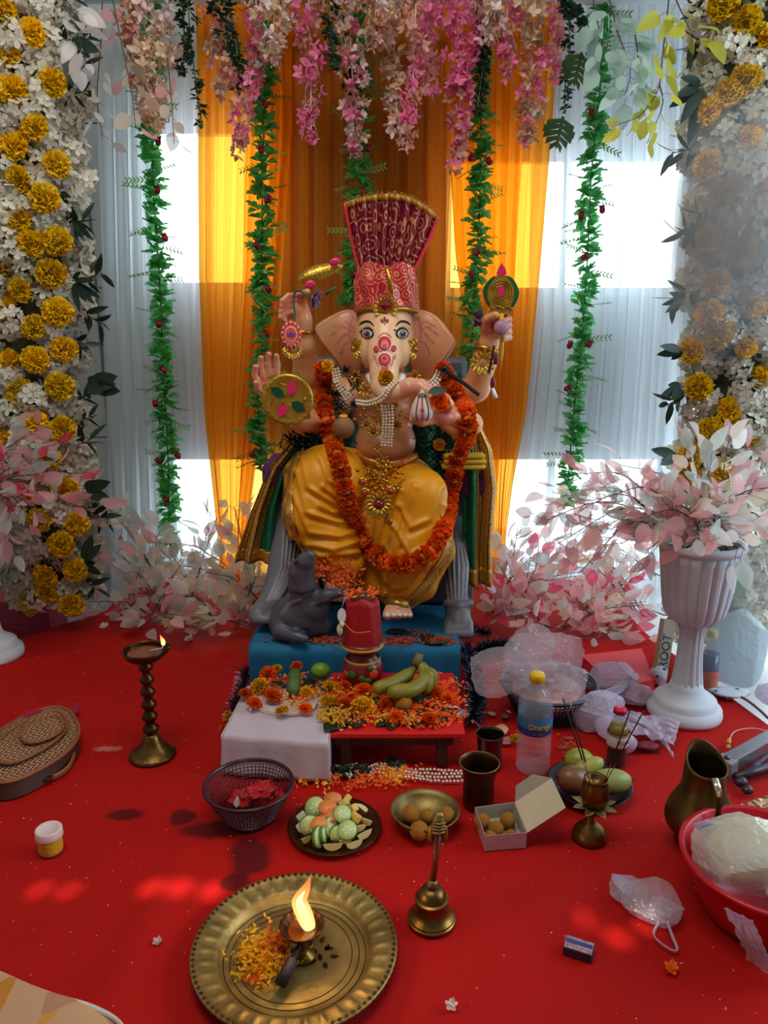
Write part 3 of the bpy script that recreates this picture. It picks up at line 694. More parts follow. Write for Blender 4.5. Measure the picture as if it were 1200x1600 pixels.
for i, (nm, u, v0, v1, w_, cols, u1) in enumerate([
    ('wide cream blossom spray above the left ivy garland', 236, 0, 205, 62, ['cream', 'cream', 'white'], 240),
    ('blush blossom spray left of the cream one', 205, 0, 140, 34, ['salmon', 'cream'], 215),
    ('short cream spray between two dark vines', 338, 0, 95, 40, ['cream', 'salmon'], 335),
    ('salmon spray over the edge of the orange drape', 352, 70, 150, 32, ['salmon', 'cream', 'salmon'], 350),
    ('pink spray at the left ivy over the orange drape', 400, 0, 130, 34, ['pink', 'pink', 'white'], 398),
    ('pale trailing spray below the pink one', 386, 130, 240, 22, ['salmon', 'pink'], 375),
    ('pale cream spray left of the slim pink spray', 428, 0, 95, 44, ['cream', 'white'], 424),
    ('slim long pink blossom spray left of the crown', 482, 0, 215, 34, ['pink', 'pink', 'pink', 'salmon'], 486),
    ('white and pink blossom spray above the crown', 545, 0, 238, 44, ['pink', 'white', 'pink', 'white', 'cream'], 562),
    ('cream blossom spray above the crown, right of the white and pink one', 612, 0, 212, 40, ['cream', 'cream', 'white'], 622),
    ('thin pink spray beside the long cream spray', 650, 20, 220, 26, ['pink', 'salmon'], 640),
    ('broad cream spray at the rail above the crown', 590, 0, 70, 60, ['cream', 'white', 'salmon'], 590),
    ('short pink blossom spray in the gap', 668, 0, 150, 34, ['salmon', 'pink'], 672),
    ('large bright pink blossom cluster', 712, 0, 150, 78, ['pink', 'pink', 'pink'], 722),
    ('trailing pink spray under the large pink cluster', 712, 130, 262, 34, ['pink', 'salmon', 'pink'], 716),
    ('pale spray right of the large pink cluster', 768, 0, 55, 40, ['cream', 'white'], 764),
    ('pink spray over the right orange drape', 795, 0, 118, 34, ['pink', 'pink', 'salmon'], 790),
    ('long beige and pink spray at the right end of the orange drapes', 832, 0, 225, 44, ['cream', 'salmon', 'cream', 'pink'], 824),
    ('pink spray at the white and orange curtain edge', 862, 20, 120, 26, ['pink', 'salmon'], 866)]):
    wist(nm, u, v0, v1, w_, cols, 20+i, u1)
# dark trailing vines
def vine(label, pts, Y, seed, sc=1.0, wpx=12):
    rr = random.Random(seed); P = path([pt(u, v, Y) for u, v in pts], 6); base = P[0]; Ln = sum((b-a).length for a, b in zip(P, P[1:])); t = thing('trailing_vine', label, 'vine', base, 'dark green vines hanging from the rail')
    mb = MB(); mb.tube(P, .002, 4); part('stem', mb, m_gst, t); n = max(3, int(Ln/.024))
    for i in range(n):
        p, _ = along(P, (i+.5)/n); link('leaf_cluster', rr.choice(IVD), t, p-base+Vector((rr.uniform(-1, 1)*wpx*.0012, rr.uniform(-.02, .02), 0)), (rr.uniform(-.6, .6), rr.uniform(-.6, .6), rr.uniform(0, 6)), rr.uniform(.6, .85)*sc)
    return t
vine('dark vine beside the cream blossom spray, longer of the two', [(292, -10), (300, 80), (308, 140), (316, 200)], 2.6, 41)
vine('dark vine nearest the cream blossom spray', [(284, -10), (288, 60), (284, 120)], 2.62, 42)
vine('thick dark vine at the edge of the orange drape', [(352, -10), (366, 50), (372, 100), (376, 150)], 2.6, 43, 1.2)
vine('thin dark vine right of the thick vine', [(330, -10), (345, 30), (340, 60)], 2.64, 44, 1.2)
vine('dark vine between the slim pink spray and the crown spray', [(514, -10), (518, 60), (526, 115)], 2.6, 45, 1.15)
vine('dark vine behind the white and pink spray', [(540, 20), (545, 120), (552, 180)], 2.76, 46, 1.1)
vine('dark vine behind the ivy garland right of the crown', [(752, -10), (756, 80), (745, 180)], 2.7, 47, 1.2)
vine('dense dark vine at the white curtain, right of the orange drapes', [(892, -10), (905, 40), (922, 62)], 2.6, 48, 1.5)
v_ = vine('long dark vine ending in split leaves', [(884, -10), (890, 60), (884, 120), (882, 175)], 2.62, 49, 1.0)
def monstera(mb, L_=.075):
    for s in (-1, 1):
        for k in range(5):
            z0 = L_*(.05+.17*k); z1 = z0+L_*.13; w_ = L_*(.5, .58, .52, .4, .22)[k]
            mb.add([(0, 0, z0), (0, 0, z1), (s*w_, -.006, z1+L_*.08+.01), (s*w_*1.02, -.004, z0+L_*.06+.006)], [(0, 1, 2, 3)])
        mb.add([(0, 0, 0), (s*L_*.06, 0, 0), (s*L_*.06, -.001, L_*.9), (0, 0, L_)], [(0, 1, 2, 3)])
MON = mesh_leafset(monstera, leafmat('split_leaf', rgb(70, 110, 40), .4, var=.6, vs_=30, alt=rgb(20, 40, 20)), 'split_leaf')
for u, v in ((909, 82), (880, 182)):
    o = link('split_leaf', MON, v_, pt(u, v, 2.58)-v_.location, (PI+.1, .15, .3), 1.25)
# leafy branches (oval leaves on thin wires)
LF = {}
for k, m in (('pink', m_pk), ('grey', m_gy), ('cream', m_cr), ('coral', m_hot), ('white', m_wl), ('mint', m_mint), ('yellow', m_yl)):
    LF[k] = [one_leaf(.062, .042, m, k+'_leaf', .1), one_leaf(.07, .036, m, k+'_leaf', .25, .25), one_leaf(.05, .034, m, k+'_leaf', -.1, .1)]
def branch(label, pts, Ys, cols, n, seed, grp, spread=.045, sc=1.0, stem=m_stem, name='leafy_branch', cat='branch', parent=None):
    rr = random.Random(seed); Ys = Ys if hasattr(Ys, '__len__') else (Ys, Ys)
    P = path([pt(u, v, lerp(Ys[0], Ys[1], i/(len(pts)-1))) for i, (u, v) in enumerate(pts)], 6); base = P[0].copy(); base.z = max(base.z, .01)
    for p in P: p.z = max(p.z, .012)
    t = parent or thing(name, label, cat, base, grp); base = Vector(t.location); mb = MB(); mb.tube(P, [lerp(.0024, .001, i/(len(P)-1)) for i in range(len(P))], 5); lv = []
    for i in range(n):
        s = (i+.6)/n; p, tg = along(P, .08+.92*s); side = rr.uniform(0, 6.28); x = tg.orthogonal().normalized(); x = Matrix.Rotation(side, 3, tg) @ x
        d = (x*1.0+tg*.6+Vector((0, -.15, 0))).normalized(); q = p+d*spread*rr.uniform(.3, 1); q.z = max(q.z, .012)
        mb.tube([p, (p+q)/2+x*.004, q], .0007, 3)
        ld = (d+tg*.4+rv(.5)).normalized()
        if q.z < .07: ld.z = abs(ld.z)*.4; ld.normalize()
        lv.append((rr.choice(LF[rr.choice(cols)]), q, eul(ld, rr.uniform(0, 6.28)), rr.uniform(.75, 1.15)*sc))
    o = part('branch' if parent else 'stem', mb, stem, t)
    for me, q, e, k in lv:
        if parent: link('leaf', me, o, q, e, k)
        else: link('leaf', me, t, q-base, e, k)
    return t
branch('branch of white leaves hanging beside the left pillar top', [(160, -10), (158, 60), (152, 150), (160, 215)], 2.55, ['white', 'cream'], 16, 60, 'hanging leaf branches', .05, 1.0)
branch('branch of white leaves against the top of left pillar', [(95, -10), (120, 50), (135, 100)], 2.42, ['white'], 12, 61, 'hanging leaf branches', .05, 1.15)
branch('blush leaf branch hanging left of the cream blossoms', [(175, -10), (188, 60), (205, 140), (212, 200)], 2.52, ['pink', 'cream'], 12, 62, 'hanging leaf branches', .04, .95)
branch('blush leaf branch hanging over the left ivy garland', [(262, 90), (268, 160), (272, 225)], 2.52, ['cream', 'pink'], 7, 63, 'hanging leaf branches', .03, .9)
branch('mint green leaf branch at the top right', [(950, -10), (965, 50), (985, 110), (975, 150)], 2.5, ['mint'], 22, 64, 'hanging leaf branches', .06, 1.1)
branch('mint green leaf branch at the rail beside the dark vine', [(925, -10), (935, 40), (950, 90)], 2.5, ['mint'], 12, 65, 'hanging leaf branches', .05, 1.1)
branch('pale yellow leaf branch curving left at the top right', [(1046, -10), (1035, 90), (1028, 140), (1000, 180), (955, 198)], 2.46, ['yellow'], 20, 66, 'hanging leaf branches', .05, 1.1)
branch('pale yellow leaf branch hanging straight beside the right pillar', [(1052, -10), (1075, 40), (1092, 70)], 2.46, ['yellow'], 7, 67, 'hanging leaf branches', .05, 1.1)
branch('pale yellow twig with drooping end leaves', [(1030, 130), (1035, 165), (1010, 225)], 2.46, ['yellow'], 6, 68, 'hanging leaf branches', .03, 1.1)
branch('grey green leaf twig inside the yellow leaf branch', [(992, 50), (998, 110), (985, 150)], 2.48, ['mint'], 6, 69, 'hanging leaf branches', .035, 1.1)
# leaf beds on the floor
def bed(label, specs, cols, seed, jit=2):
    rr = random.Random(seed); u, v, Y = specs[0][0]; b = pt(u, v, Y); b.z = .01; t = thing('leaf_branch_heap', label, 'artificial foliage', b); k = 0
    for (a, c, lift, n) in specs:
        for j in range(jit):
            (u0, v0, Y0), (u1, v1, Y1) = a, c; u0 += rr.uniform(-14, 14)*(j > 0); u1 += rr.uniform(-26, 26)*(j > 0); v1 += rr.uniform(-18, 22)*(j > 0); Y1 += rr.uniform(-.08, .08)
            branch('', [(u0, v0), ((u0+u1)/2, (v0+v1)/2-lift), (u1, v1)], (Y0, Y1), cols, int(n*(1 if j == 0 else .55)), seed+k, None, .055, 1.05, parent=t); k += 1
pc = ['pink', 'grey', 'cream', 'pink', 'grey', 'white']
bed('blush and grey leaf branches heaped at the foot of the left flower pillar', [((190, 965, 2.6), (250, 830, 2.7), 10, 16), ((260, 975, 2.5), (185, 860, 2.6), 10, 16), ((170, 975, 2.45), (290, 920, 2.55), 20, 16), ((270, 960, 2.6), (180, 800, 2.6), 15, 12), ((250, 975, 2.4), (150, 940, 2.5), 15, 16), ((230, 960, 2.7), (215, 880, 2.7), 5, 14), ((230, 975, 2.5), (290, 870, 2.55), 5, 16), ((210, 985, 2.4), (300, 965, 2.4), 15, 16)], pc, 100)
bed('cream and blush leaf branches heaped between the orange drape and the throne', [((330, 960, 2.55), (225, 820, 2.65), 10, 18), ((300, 970, 2.5), (330, 800, 2.7), 8, 16), ((420, 960, 2.55), (300, 850, 2.6), 15, 18), ((400, 965, 2.5), (365, 790, 2.6), 5, 15), ((430, 950, 2.6), (335, 905, 2.5), 15, 14), ((410, 985, 2.42), (300, 968, 2.4), 14, 18), ((400, 940, 2.7), (270, 880, 2.8), 15, 16), ((370, 985, 2.42), (400, 900, 2.5), 5, 16), ((340, 975, 2.45), (280, 930, 2.5), 15, 16)], ['cream', 'pink', 'grey', 'cream', 'white'], 130)
cc_ = ['pink', 'coral', 'cream', 'pink', 'grey', 'white', 'cream', 'pink', 'pink']
bed('blush and coral leaf branches heaped beside the green shawl right of the throne', [((760, 960, 2.6), (860, 850, 2.7), 15, 18), ((770, 970, 2.5), (900, 900, 2.6), 20, 20), ((780, 940, 2.7), (800, 840, 2.75), 5, 15), ((820, 960, 2.6), (770, 870, 2.6), 8, 14), ((740, 980, 2.45), (850, 930, 2.5), 15, 16), ((840, 990, 2.45), (760, 920, 2.5), 10, 16), ((800, 985, 2.5), (840, 880, 2.6), 5, 16), ((860, 985, 2.5), (790, 960, 2.4), 15, 14)], cc_, 160)
bed('blush and coral leaf branches heaped behind the right urn', [((1010, 980, 2.6), (880, 840, 2.7), 10, 18), ((1020, 970, 2.6), (940, 870, 2.75), 10, 18), ((860, 1000, 2.45), (960, 920, 2.55), 15, 18), ((870, 985, 2.5), (1010, 940, 2.5), 12, 18), ((900, 1020, 2.4), (1000, 1000, 2.45), 25, 14), ((1000, 930, 2.7), (860, 900, 2.8), 20, 16), ((1025, 900, 2.8), (900, 850, 2.8), 20, 14), ((960, 1000, 2.5), (900, 940, 2.5), 5, 16), ((940, 960, 2.65), (1010, 870, 2.7), 5, 16)], cc_, 190)
# urns on pedestals
m_urn = M('urn_plaster', rgb(208, 214, 222), .6, var=.25, vs_=14, bump=.15, bs=80)
def urn(label, u, v, s, seed):
    b = pz(u, v, 0); t = thing('pedestal_urn', label, 'urn', b)
    fl = lambda a, z, r: 1+.05*abs(math.sin(a*9))*(1 if .0 < z else 1)
    def lathe(nm, prof, flute=None, seg=72):
        mb = MB(); mb.lathe([(r*s, z*s) for r, z in prof], seg, (b.x, b.y, 0), flute); return part(nm, mb, m_urn, t)
    lathe('base', [(.0, 0), (.122, 0), (.124, .012), (.121, .030), (.108, .040), (.104, .046), (.102, .060), (.092, .068), (.068, .082), (.056, .100), (.050, .125), (.0, .125)])
    lathe('stem', [(.052, .120), (.047, .16), (.042, .22), (.040, .28), (.041, .325), (.050, .332), (.050, .34), (.0, .342)], lambda a, z, r: 1-.10*abs(math.cos(a*7))**8)
    lathe('bowl', [(.0, .332), (.052, .336), (.080, .350), (.098, .375), (.108, .42), (.117, .49), (.125, .56), (.129, .590), (.119, .590), (.110, .55), (.1, .5), (.0, .48)], lambda a, z, r: 1-(.07*abs(math.cos(a*10))**10 if z < .57*s else 0), 160)
    lathe('rim', [(.115, .60), (.127, .588), (.136, .596), (.141, .604), (.138, .616), (.124, .620), (.113, .614), (.115, .60)])
    so = MB(); so.lathe([(0, .585*s), (.112*s, .58*s)], 24, (b.x, b.y, 0)); part('soil', so, M('dark_moss', rgb(40, 44, 32), .9), t); return b, s
bu, su = urn('white fluted pedestal urn holding the bouquet on the right', 1068, 1114, .80, 1)
bl, sl = urn('white fluted pedestal urn cut off by the left edge', -16, 1026, .84, 2)
def bouquet(b, s, specs, cols, label, seed, jit=1):
    top = Vector((b.x, b.y, .59*s)); t = thing('leaf_bouquet', label, 'bouquet', (b.x, b.y, .585*s)); rr = random.Random(seed); k = 0
    for i, (u, v, dy, lift, n) in enumerate(specs):
        for j in range(jit):
            e = (u+rr.uniform(-20, 20)*(j > 0), v+rr.uniform(-15, 15)*(j > 0)); u0, v0 = proj(top+Vector((R.uniform(-.06, .06), R.uniform(-.05, .05), .01)))
            um, vm = (u0+e[0])/2, (v0+e[1])/2-lift; branch(label, [(u0, v0), (um, vm), e], (b.y, b.y+dy), cols, n, seed+k, None, .055, .95, parent=t); k += 1
bouquet(bu, su, [(835, 820, -.05, 50, 22), (850, 790, .1, 60, 20), (900, 740, .1, 50, 14), (950, 775, -.1, 50, 18), (870, 850, -.1, 55, 20), (905, 895, -.16, 60, 14), (930, 830, -.1, 40, 20), (970, 850, -.15, 40, 18), (900, 800, -.05, 50, 20), (1000, 810, -.15, 30, 16)], ['pink', 'pink', 'grey', 'pink', 'cream'], 'blush leaf branches reaching left out of the right urn', 160)
bouquet(bu, su, [(965, 725, .15, 40, 12), (1040, 740, 0, 20, 16), (1090, 690, .05, 10, 16), (1140, 680, .1, 10, 16), (1110, 730, -.1, 20, 16), (1180, 700, .1, 20, 16), (1170, 770, -.1, 30, 16), (1215, 760, -.1, 30, 14), (1210, 830, -.1, 40, 16), (1165, 860, -.18, 40, 14), (1010, 860, -.18, 35, 14), (1080, 830, -.2, 25, 16), (1130, 820, -.2, 30, 14), (1060, 790, -.1, 20, 18), (1120, 780, -.1, 20, 18)], ['pink', 'white', 'white', 'grey', 'pink', 'cream', 'white'], 'white and blush leaf branches standing up in the right urn', 230)
bouquet(bl, sl, [(100, 690, 0, 20, 15), (130, 740, -.05, 25, 16), (60, 670, .05, 15, 14), (20, 660, 0, 10, 14), (150, 800, 0, 40, 14), (110, 790, -.1, 35, 16), (60, 740, -.1, 15, 16), (20, 730, -.12, 15, 16), (40, 800, -.15, 30, 14), (90, 770, -.1, 30, 16), (-20, 700, -.1, 15, 12), (20, 790, -.15, 20, 14), (70, 810, -.15, 25, 12), (20, 850, -.15, 25, 10)], ['pink', 'pink', 'pink', 'grey', 'pink', 'grey', 'pink', 'pink', 'grey', 'coral'], 'blush pink and pale green leaf branches in the left urn', 260, 1)
# ================================================================ THE STATUE
PX = .00192
gold = M('gold_trim', rgb(214, 160, 50), .32, .85, var=.3, vs_=60, alt=rgb(150, 96, 22))
goldf = M('gold_foil', rgb(226, 184, 70), .3, .7, var=.4, vs_=40, alt=rgb(160, 110, 20), bump=.4, bs=120)
pearl = M('pearl', rgb(232, 222, 200), .25, spec=.7)
ruby = M('red_gem', rgb(130, 8, 30), .15, coat=.6); emer = M('green_gem', rgb(10, 70, 40), .2, coat=.4)
pinkg = M('pink_enamel', rgb(214, 36, 90), .3, coat=.3)
black = M('black_paint', rgb(16, 14, 18), .4); whit = M('white_paint', rgb(236, 232, 226), .35)
grn_paint = M('green_paint', rgb(20, 90, 50), .4); red_paint = M('red_paint', rgb(196, 40, 50), .45)
Vv = lambda u, v, Y: pt(u, v, Y)
def ch(S, pts, k=.012):
    S.chain([Vv(u, v, Y) for u, v, Y, r in pts], [r*PX for u, v, Y, r in pts], k)
base = pz(600, 1000, .165); base.y = 2.35
idol = thing('elephant_headed_statue', 'large seated elephant-headed statue with four arms and tall red crown', 'statue', base)
S = SDF((-.44, 1.98, .50), (.40, 2.52, 1.20), .0036, .014)
S.ell(Vv(602, 690, 2.31), (48*PX, .115, 40*PX)); S.ell(Vv(602, 640, 2.34), (52*PX, .085, 45*PX)); S.ell(Vv(602, 605, 2.36), (66*PX, .075, 26*PX))
ch(S, [(602, 600, 2.35, 30), (602, 560, 2.31, 30)])
S.ell(Vv(600, 740, 2.36), (78*PX, .13, 34*PX))
ch(S, [(545, 604, 2.37, 26), (505, 604, 2.36, 23), (480, 585, 2.33, 22), (474, 540, 2.29, 18), (473, 500, 2.27, 13.5), (470, 484, 2.26, 13)])
ch(S, [(655, 604, 2.37, 26), (712, 622, 2.36, 23), (744, 606, 2.33, 21), (757, 565, 2.29, 18), (764, 535, 2.27, 14), (770, 518, 2.26, 15)])
ch(S, [(545, 615, 2.33, 24), (500, 660, 2.27, 21), (470, 655, 2.18, 17), (432, 625, 2.13, 13)])
S.ell(Vv(420, 602, 2.13), (19*PX, .018, 20*PX))
ch(S, [(655, 615, 2.33, 24), (722, 668, 2.26, 21), (735, 662, 2.18, 17), (705, 650, 2.10, 13), (690, 652, 2.07, 12)])
F_ = .0035
for f in ([(404, 600, 2.12, 6.5), (398, 586, 2.115, 5.8), (399, 573, 2.105, 5)], [(412, 590, 2.12, 6.5), (408, 572, 2.115, 6), (408, 559, 2.105, 5)],
          [(422, 588, 2.12, 6.5), (420, 568, 2.115, 6), (420, 553, 2.105, 5.2)], [(433, 588, 2.12, 6.5), (433, 570, 2.115, 6), (432, 556, 2.105, 5.2)], [(410, 612, 2.12, 7), (402, 608, 2.10, 6), (400, 598, 2.09, 5.2)]): ch(S, [(a_, b_, c_, d_*.80) for a_, b_, c_, d_ in f], F_)
for i in range(4):   # hand holding the lotus
    v = 464+i*8.5; ch(S, [(466, v-3, 2.26, 4.4), (450, v-2, 2.235, 4.2), (441-i, v+6, 2.225, 4), (446, v+12, 2.235, 3.6)], F_)
ch(S, [(474, 480, 2.25, 7), (470, 462, 2.235, 6), (480, 456, 2.22, 5)], F_)
for i in range(4):   # fist round the mace
    v = 496+i*9.5; ch(S, [(770, v+2, 2.25, 5), (788, v-3, 2.225, 4.7), (796, v+3, 2.205, 4.5), (786, v+6, 2.19, 4)], F_)
S.ell(Vv(768, 508, 2.25), (17*PX, .02, 20*PX), k=.01)
ch(S, [(760, 512, 2.235, 7.5), (762, 498, 2.21, 6.5), (774, 492, 2.19, 5.5)], F_)
S.ell(Vv(684, 650, 2.06), (24*PX, .035, 11*PX), k=.01)
for i in range(4):   # cupped hand under the sweet
    ch(S, [(676, 656-i*1.5, 2.04+i*.02, 6.5), (660, 660-i*2, 2.03+i*.02, 6), (645, 656-i*2, 2.02+i*.02, 5.2)], F_)
ch(S, [(694, 646, 2.05, 8), (702, 632, 2.03, 7), (696, 620, 2.02, 5.5)], F_)
BV, BF = S.mesh(1)
BV = ridges(BV, BF, [([(560, 718), (602, 724), (648, 716)], -.004, 3), ([(600, 648), (604, 660)], -.004, 3)])
bu_, bv_ = projn(BV); skin = np.array(rgb(224, 158, 108)[:3]); red = np.array(rgb(205, 70, 90)[:3])
wgt = np.zeros(len(BV))
for (x, y, r) in ((420, 600, 24), (400, 575, 10), (408, 560, 9), (420, 554, 9), (432, 557, 9), (445, 478, 16), (465, 465, 16), (765, 512, 16), (795, 505, 12), (700, 645, 14), (690, 652, 12), (650, 660, 14)): wgt = np.maximum(wgt, np.exp(-(np.hypot(bu_-x, bv_-y)/r)**2*1.2))
col = skin*(1-.6*wgt[:, None])+red*.6*wgt[:, None]
m_skin = paintmat('painted_skin', .38, .5, coat=.15)
part('body', vmesh('body', BV, BF, m_skin, col), None, idol)
# head and trunk
S = SDF((-.13, 2.02, .80), (.17, 2.46, 1.15), .0026, .014)
S.ell(Vv(602, 532, 2.30), (44*PX, .085, 50*PX)); S.ell(Vv(602, 500, 2.31), (42*PX, .085, 32*PX))
S.ell(Vv(582, 548, 2.25), (20*PX, .05, 28*PX)); S.ell(Vv(622, 548, 2.25), (20*PX, .05, 28*PX))
ch(S, [(602, 520, 2.235, 27), (601, 555, 2.195, 25), (600, 585, 2.165, 20), (598, 604, 2.145, 16.5), (606, 613, 2.13, 14.5), (622, 611, 2.12, 13.5), (640, 605, 2.105, 12.5), (656, 604, 2.09, 10), (667, 611, 2.075, 7.5), (671, 619, 2.07, 5)], .01)
ch(S, [(590, 580, 2.21, 9), (585, 598, 2.19, 7)], .01)
HV, HF = S.mesh(2)
rl_ = [([(583, 512), (575, 506), (566, 512)], .003, 3), ([(620, 512), (629, 506), (638, 512)], .003, 3), ([(592, 570), (602, 574), (612, 570)], -.0015, 1.5), ([(590, 590), (600, 594), (612, 590)], -.0015, 1.5), ([(622, 600), (626, 612), (624, 622)], -.0015, 1.5), ([(638, 594), (642, 606), (640, 616)], -.0015, 1.5)]
HV = ridges(HV, HF, rl_)
hu, hv = projn(HV); w2 = np.exp(-((np.abs(hv-606)/14)**2))*(hu > 625)*.5; w2 = np.maximum(w2, .45*np.exp(-(np.hypot(hu-655, hv-602)/16)**2))
pale = np.array(rgb(240, 190, 142)[:3]); hc = pale*(1-w2[:, None])+red*w2[:, None]
head = part('head', vmesh('head', HV, HF, m_skin, hc), None, idol)
HS = Surf(HV, HF)
def deco(name, mat, parent, fn, label=None, off=.0006, thick=.001):
    mb = MB(); fn(mb); o = part(name, mb, mat, parent, True, label); m = o.modifiers.new('solid', 'SOLIDIFY'); m.thickness = thick; m.offset = -1 if False else 0; return o
for sgn, cx in ((-1, 574.5), (1, 628)):
    cy = 521
    deco('eye_outline', black, head, lambda mb: (HS.fill(mb, [(cx+dx*10.5, cy+dy*9-1*(dy < 0)) for dx, dy in ((-1, .1), (-.8, -.45), (-.35, -.95), (.2, -1), (.75, -.6), (1, .05), (.8, .6), (.3, .95), (-.3, .95), (-.8, .6))], .0012), HS.line(mb, [(cx-9, cy-4), (cx-13*1, cy-2 if sgn < 0 else cy-6)], 2.4, .001)))
    deco('eyeball', whit, head, lambda mb: HS.fill(mb, ellp(cx+sgn*.5, cy+1, 7.6, 6.6, 16), .0020))
    deco('iris', M('grey_iris', rgb(80, 90, 110), .2, coat=.8), head, lambda mb: HS.fill(mb, ellp(cx, cy+1.2, 5.6, 5.8, 16), .0028))
    deco('pupil', black, head, lambda mb: HS.fill(mb, ellp(cx, cy+1.2, 3, 3.2, 14), .0036)); deco('eye_highlight', whit, head, lambda mb: HS.fill(mb, ellp(cx-1.5, cy-1, 1.1, 1.1, 8), .0044))
    deco('eyebrow', black, head, lambda mb: HS.line(mb, [(cx-sgn*-13, cy-13), (cx+sgn*6, cy-18), (cx-sgn*3, cy-18), (cx-sgn*10, cy-11)], 3.4, .0012))
dr = M('tilak_red', rgb(200, 36, 40), .5); dp = M('tilak_pink', rgb(226, 120, 110), .5); dm = M('tilak_magenta', rgb(150, 20, 70), .5)
dw = M('tilak_white', rgb(240, 210, 200), .5)
for (cx, cy, rx, ry, mt, of) in ((601, 538, 12.5, 13, dw, .0010), (601, 537, 10, 11, dr, .0016), (601, 540, 6, 8, dp, .0022), (601, 543, 3, 4.5, dr, .0028), (601, 562, 11.5, 13, dw, .0010), (601, 562, 9.5, 10, dr, .0016), (601, 561, 5.5, 6, dp, .0022), (601, 560, 3, 3.5, dr, .0028), (588, 546, 4, 5, dr, .0016), (615, 545, 4, 5, dr, .0016), (601, 576, 5, 7, dr, .0013)):
    deco('forehead_mark', mt, head, lambda mb: HS.fill(mb, ellp(cx, cy, rx, ry, 18), of))
deco('forehead_mark', dp, head, lambda mb: [HS.line(mb, l, 1.4, .0012) for l in ([(590, 528), (595, 523), (601, 520)], [(612, 528), (607, 523), (601, 520)], [(587, 555), (588, 565), (592, 574)], [(615, 555), (614, 565), (610, 574)], [(584, 552), (585, 562)], [(618, 552), (617, 562)], [(593, 576), (601, 584), (609, 576)])])
deco('forehead_mark', dm, head, lambda mb: [HS.fill(mb, ellp(x, y, 2.2, 3.2, 10, r), .0012) for x, y, r in ((601, 499, 0), (597, 502, -.6), (605, 502, .6))] + [HS.line(mb, [(601, 503), (601, 509)], 1.4, .0012)])
# ears
def ear(outl, c, sgn):
    V = []; F = []; n = 40; O = path([Vector((u, v, 0)) for u, v in outl+outl[:1]], 6)[:-1]; n = len(O); rings = 14
    vs = []
    for r in range(rings+1):
        for p in O:
            q = Vector((c[0], c[1], 0)).lerp(p, r/rings); du = abs(q.x-602)-44; y = 2.285 - .0001*du + .012*math.sin(du*.07)+.00002*(q.y-530)**2*(.5); 
            if r == rings: y -= .004
            vs.append(pt(q.x, q.y, y))
    fs = [(r*n+i, r*n+(i+1) % n, (r+1)*n+(i+1) % n, (r+1)*n+i) for r in range(rings) for i in range(n)]
    mb = MB(); mb.add(vs, fs); V = np.array([tuple(p) for p in vs]); u, v = projn(V)
    lines = [[(602+sgn*46, 515), (602+sgn*62, 503), (602+sgn*80, 512)], [(602+sgn*46, 520), (602+sgn*66, 511), (602+sgn*84, 524)], [(602+sgn*48, 528), (602+sgn*62, 522), (602+sgn*76, 536)], [(602+sgn*50, 495), (602+sgn*56, 520), (602+sgn*50, 545)], [(602+sgn*52, 534), (602+sgn*62, 536), (602+sgn*70, 552)]]
    w = np.zeros(len(V))
    for l in lines: w = np.maximum(w, np.exp(-(dpoly(u, v, l)/1.5)**2)*.8)
    w = np.maximum(w, .35*np.exp(-((np.abs(u-602)-50)/22)**2))
    cc = np.array(rgb(222, 158, 112)[:3])*(1-w[:, None])+np.array(rgb(150, 40, 60)[:3])*w[:, None]
    me = vmesh('ear', V, np.array(fs), m_skin, cc); o = part('ear', me, None, idol); m = o.modifiers.new('solid', 'SOLIDIFY'); m.thickness = .012; m.offset = 0
    return o
ear([(562, 490), (545, 484), (525, 490), (494, 511), (500, 530), (516, 552), (540, 582), (552, 592), (562, 586), (566, 550)], (548, 530), -1)
ear([(642, 490), (655, 484), (680, 494), (700, 518), (710, 536), (696, 560), (680, 582), (664, 606), (652, 598), (640, 560)], (662, 532), 1)
# ear_ornaments
def petalring(mb, c, r0, r1, n, wd, nrm=Vector((0, -1, 0)), a0=0, a1=2*PI, lift=.2, sq=1):
    nrm = Vector(nrm).normalized(); x = nrm.cross(Vector((0, 0, 1))).normalized(); y = x.cross(nrm)
    for k in range(n):
        a = a0+(a1-a0)*(k+.5)/n; d = x*math.cos(a)+y*math.sin(a); mb.leaf(c+d*r0, c+d*r1+nrm*lift*r1, wd, nrm, 4, -.05, fold=.25)
for u, v, a0, a1 in ((552, 545, PI*.5, PI*1.45), (650, 546, -PI*.45, PI*.5)):
    mb = MB(); c = pt(u, v, 2.235); petalring(mb, c, .008, .036, 7, .017, a0=a0+PI*0, a1=a1); o = part('earring', mb, goldf, idol); solid(o, .0015)
    mb = MB(); mb.ball(c, .008, 10, 6); part('earring_gem', mb, gold, idol)
# tusk stumps
for u, s in ((577, -1), (628, 1)):
    mb = MB(); mb.tube([pt(u, 588, 2.2), pt(u+s*-4, 600, 2.17)], [.012, .007], 10); part('tusk', mb, whit, idol)
# dhoti
S = SDF((-.36, 1.95, .20), (.30, 2.5, .80), .0042, .022)
S.ell(Vv(598, 745, 2.36), (86*PX, .14, 32*PX))
def chd(p, k=.02): S.chain([Vv(u, v, Y) for u, v, Y, r in p], [r*.00197 for u, v, Y, r in p], k)
chd([(560, 745, 2.33, 44), (510, 748, 2.17, 50)]); chd([(508, 752, 2.16, 48), (494, 800, 2.15, 48), (520, 850, 2.13, 38), (545, 880, 2.12, 24)])
chd([(470, 740, 2.25, 26), (466, 800, 2.24, 22), (490, 850, 2.2, 22)])
chd([(630, 755, 2.32, 42), (655, 772, 2.12, 38)]); chd([(656, 775, 2.12, 38), (645, 850, 2.11, 46), (625, 910, 2.11, 30), (612, 930, 2.11, 18)])
chd([(690, 800, 2.22, 15), (694, 862, 2.18, 15), (662, 918, 2.14, 17), (622, 952, 2.12, 10)])
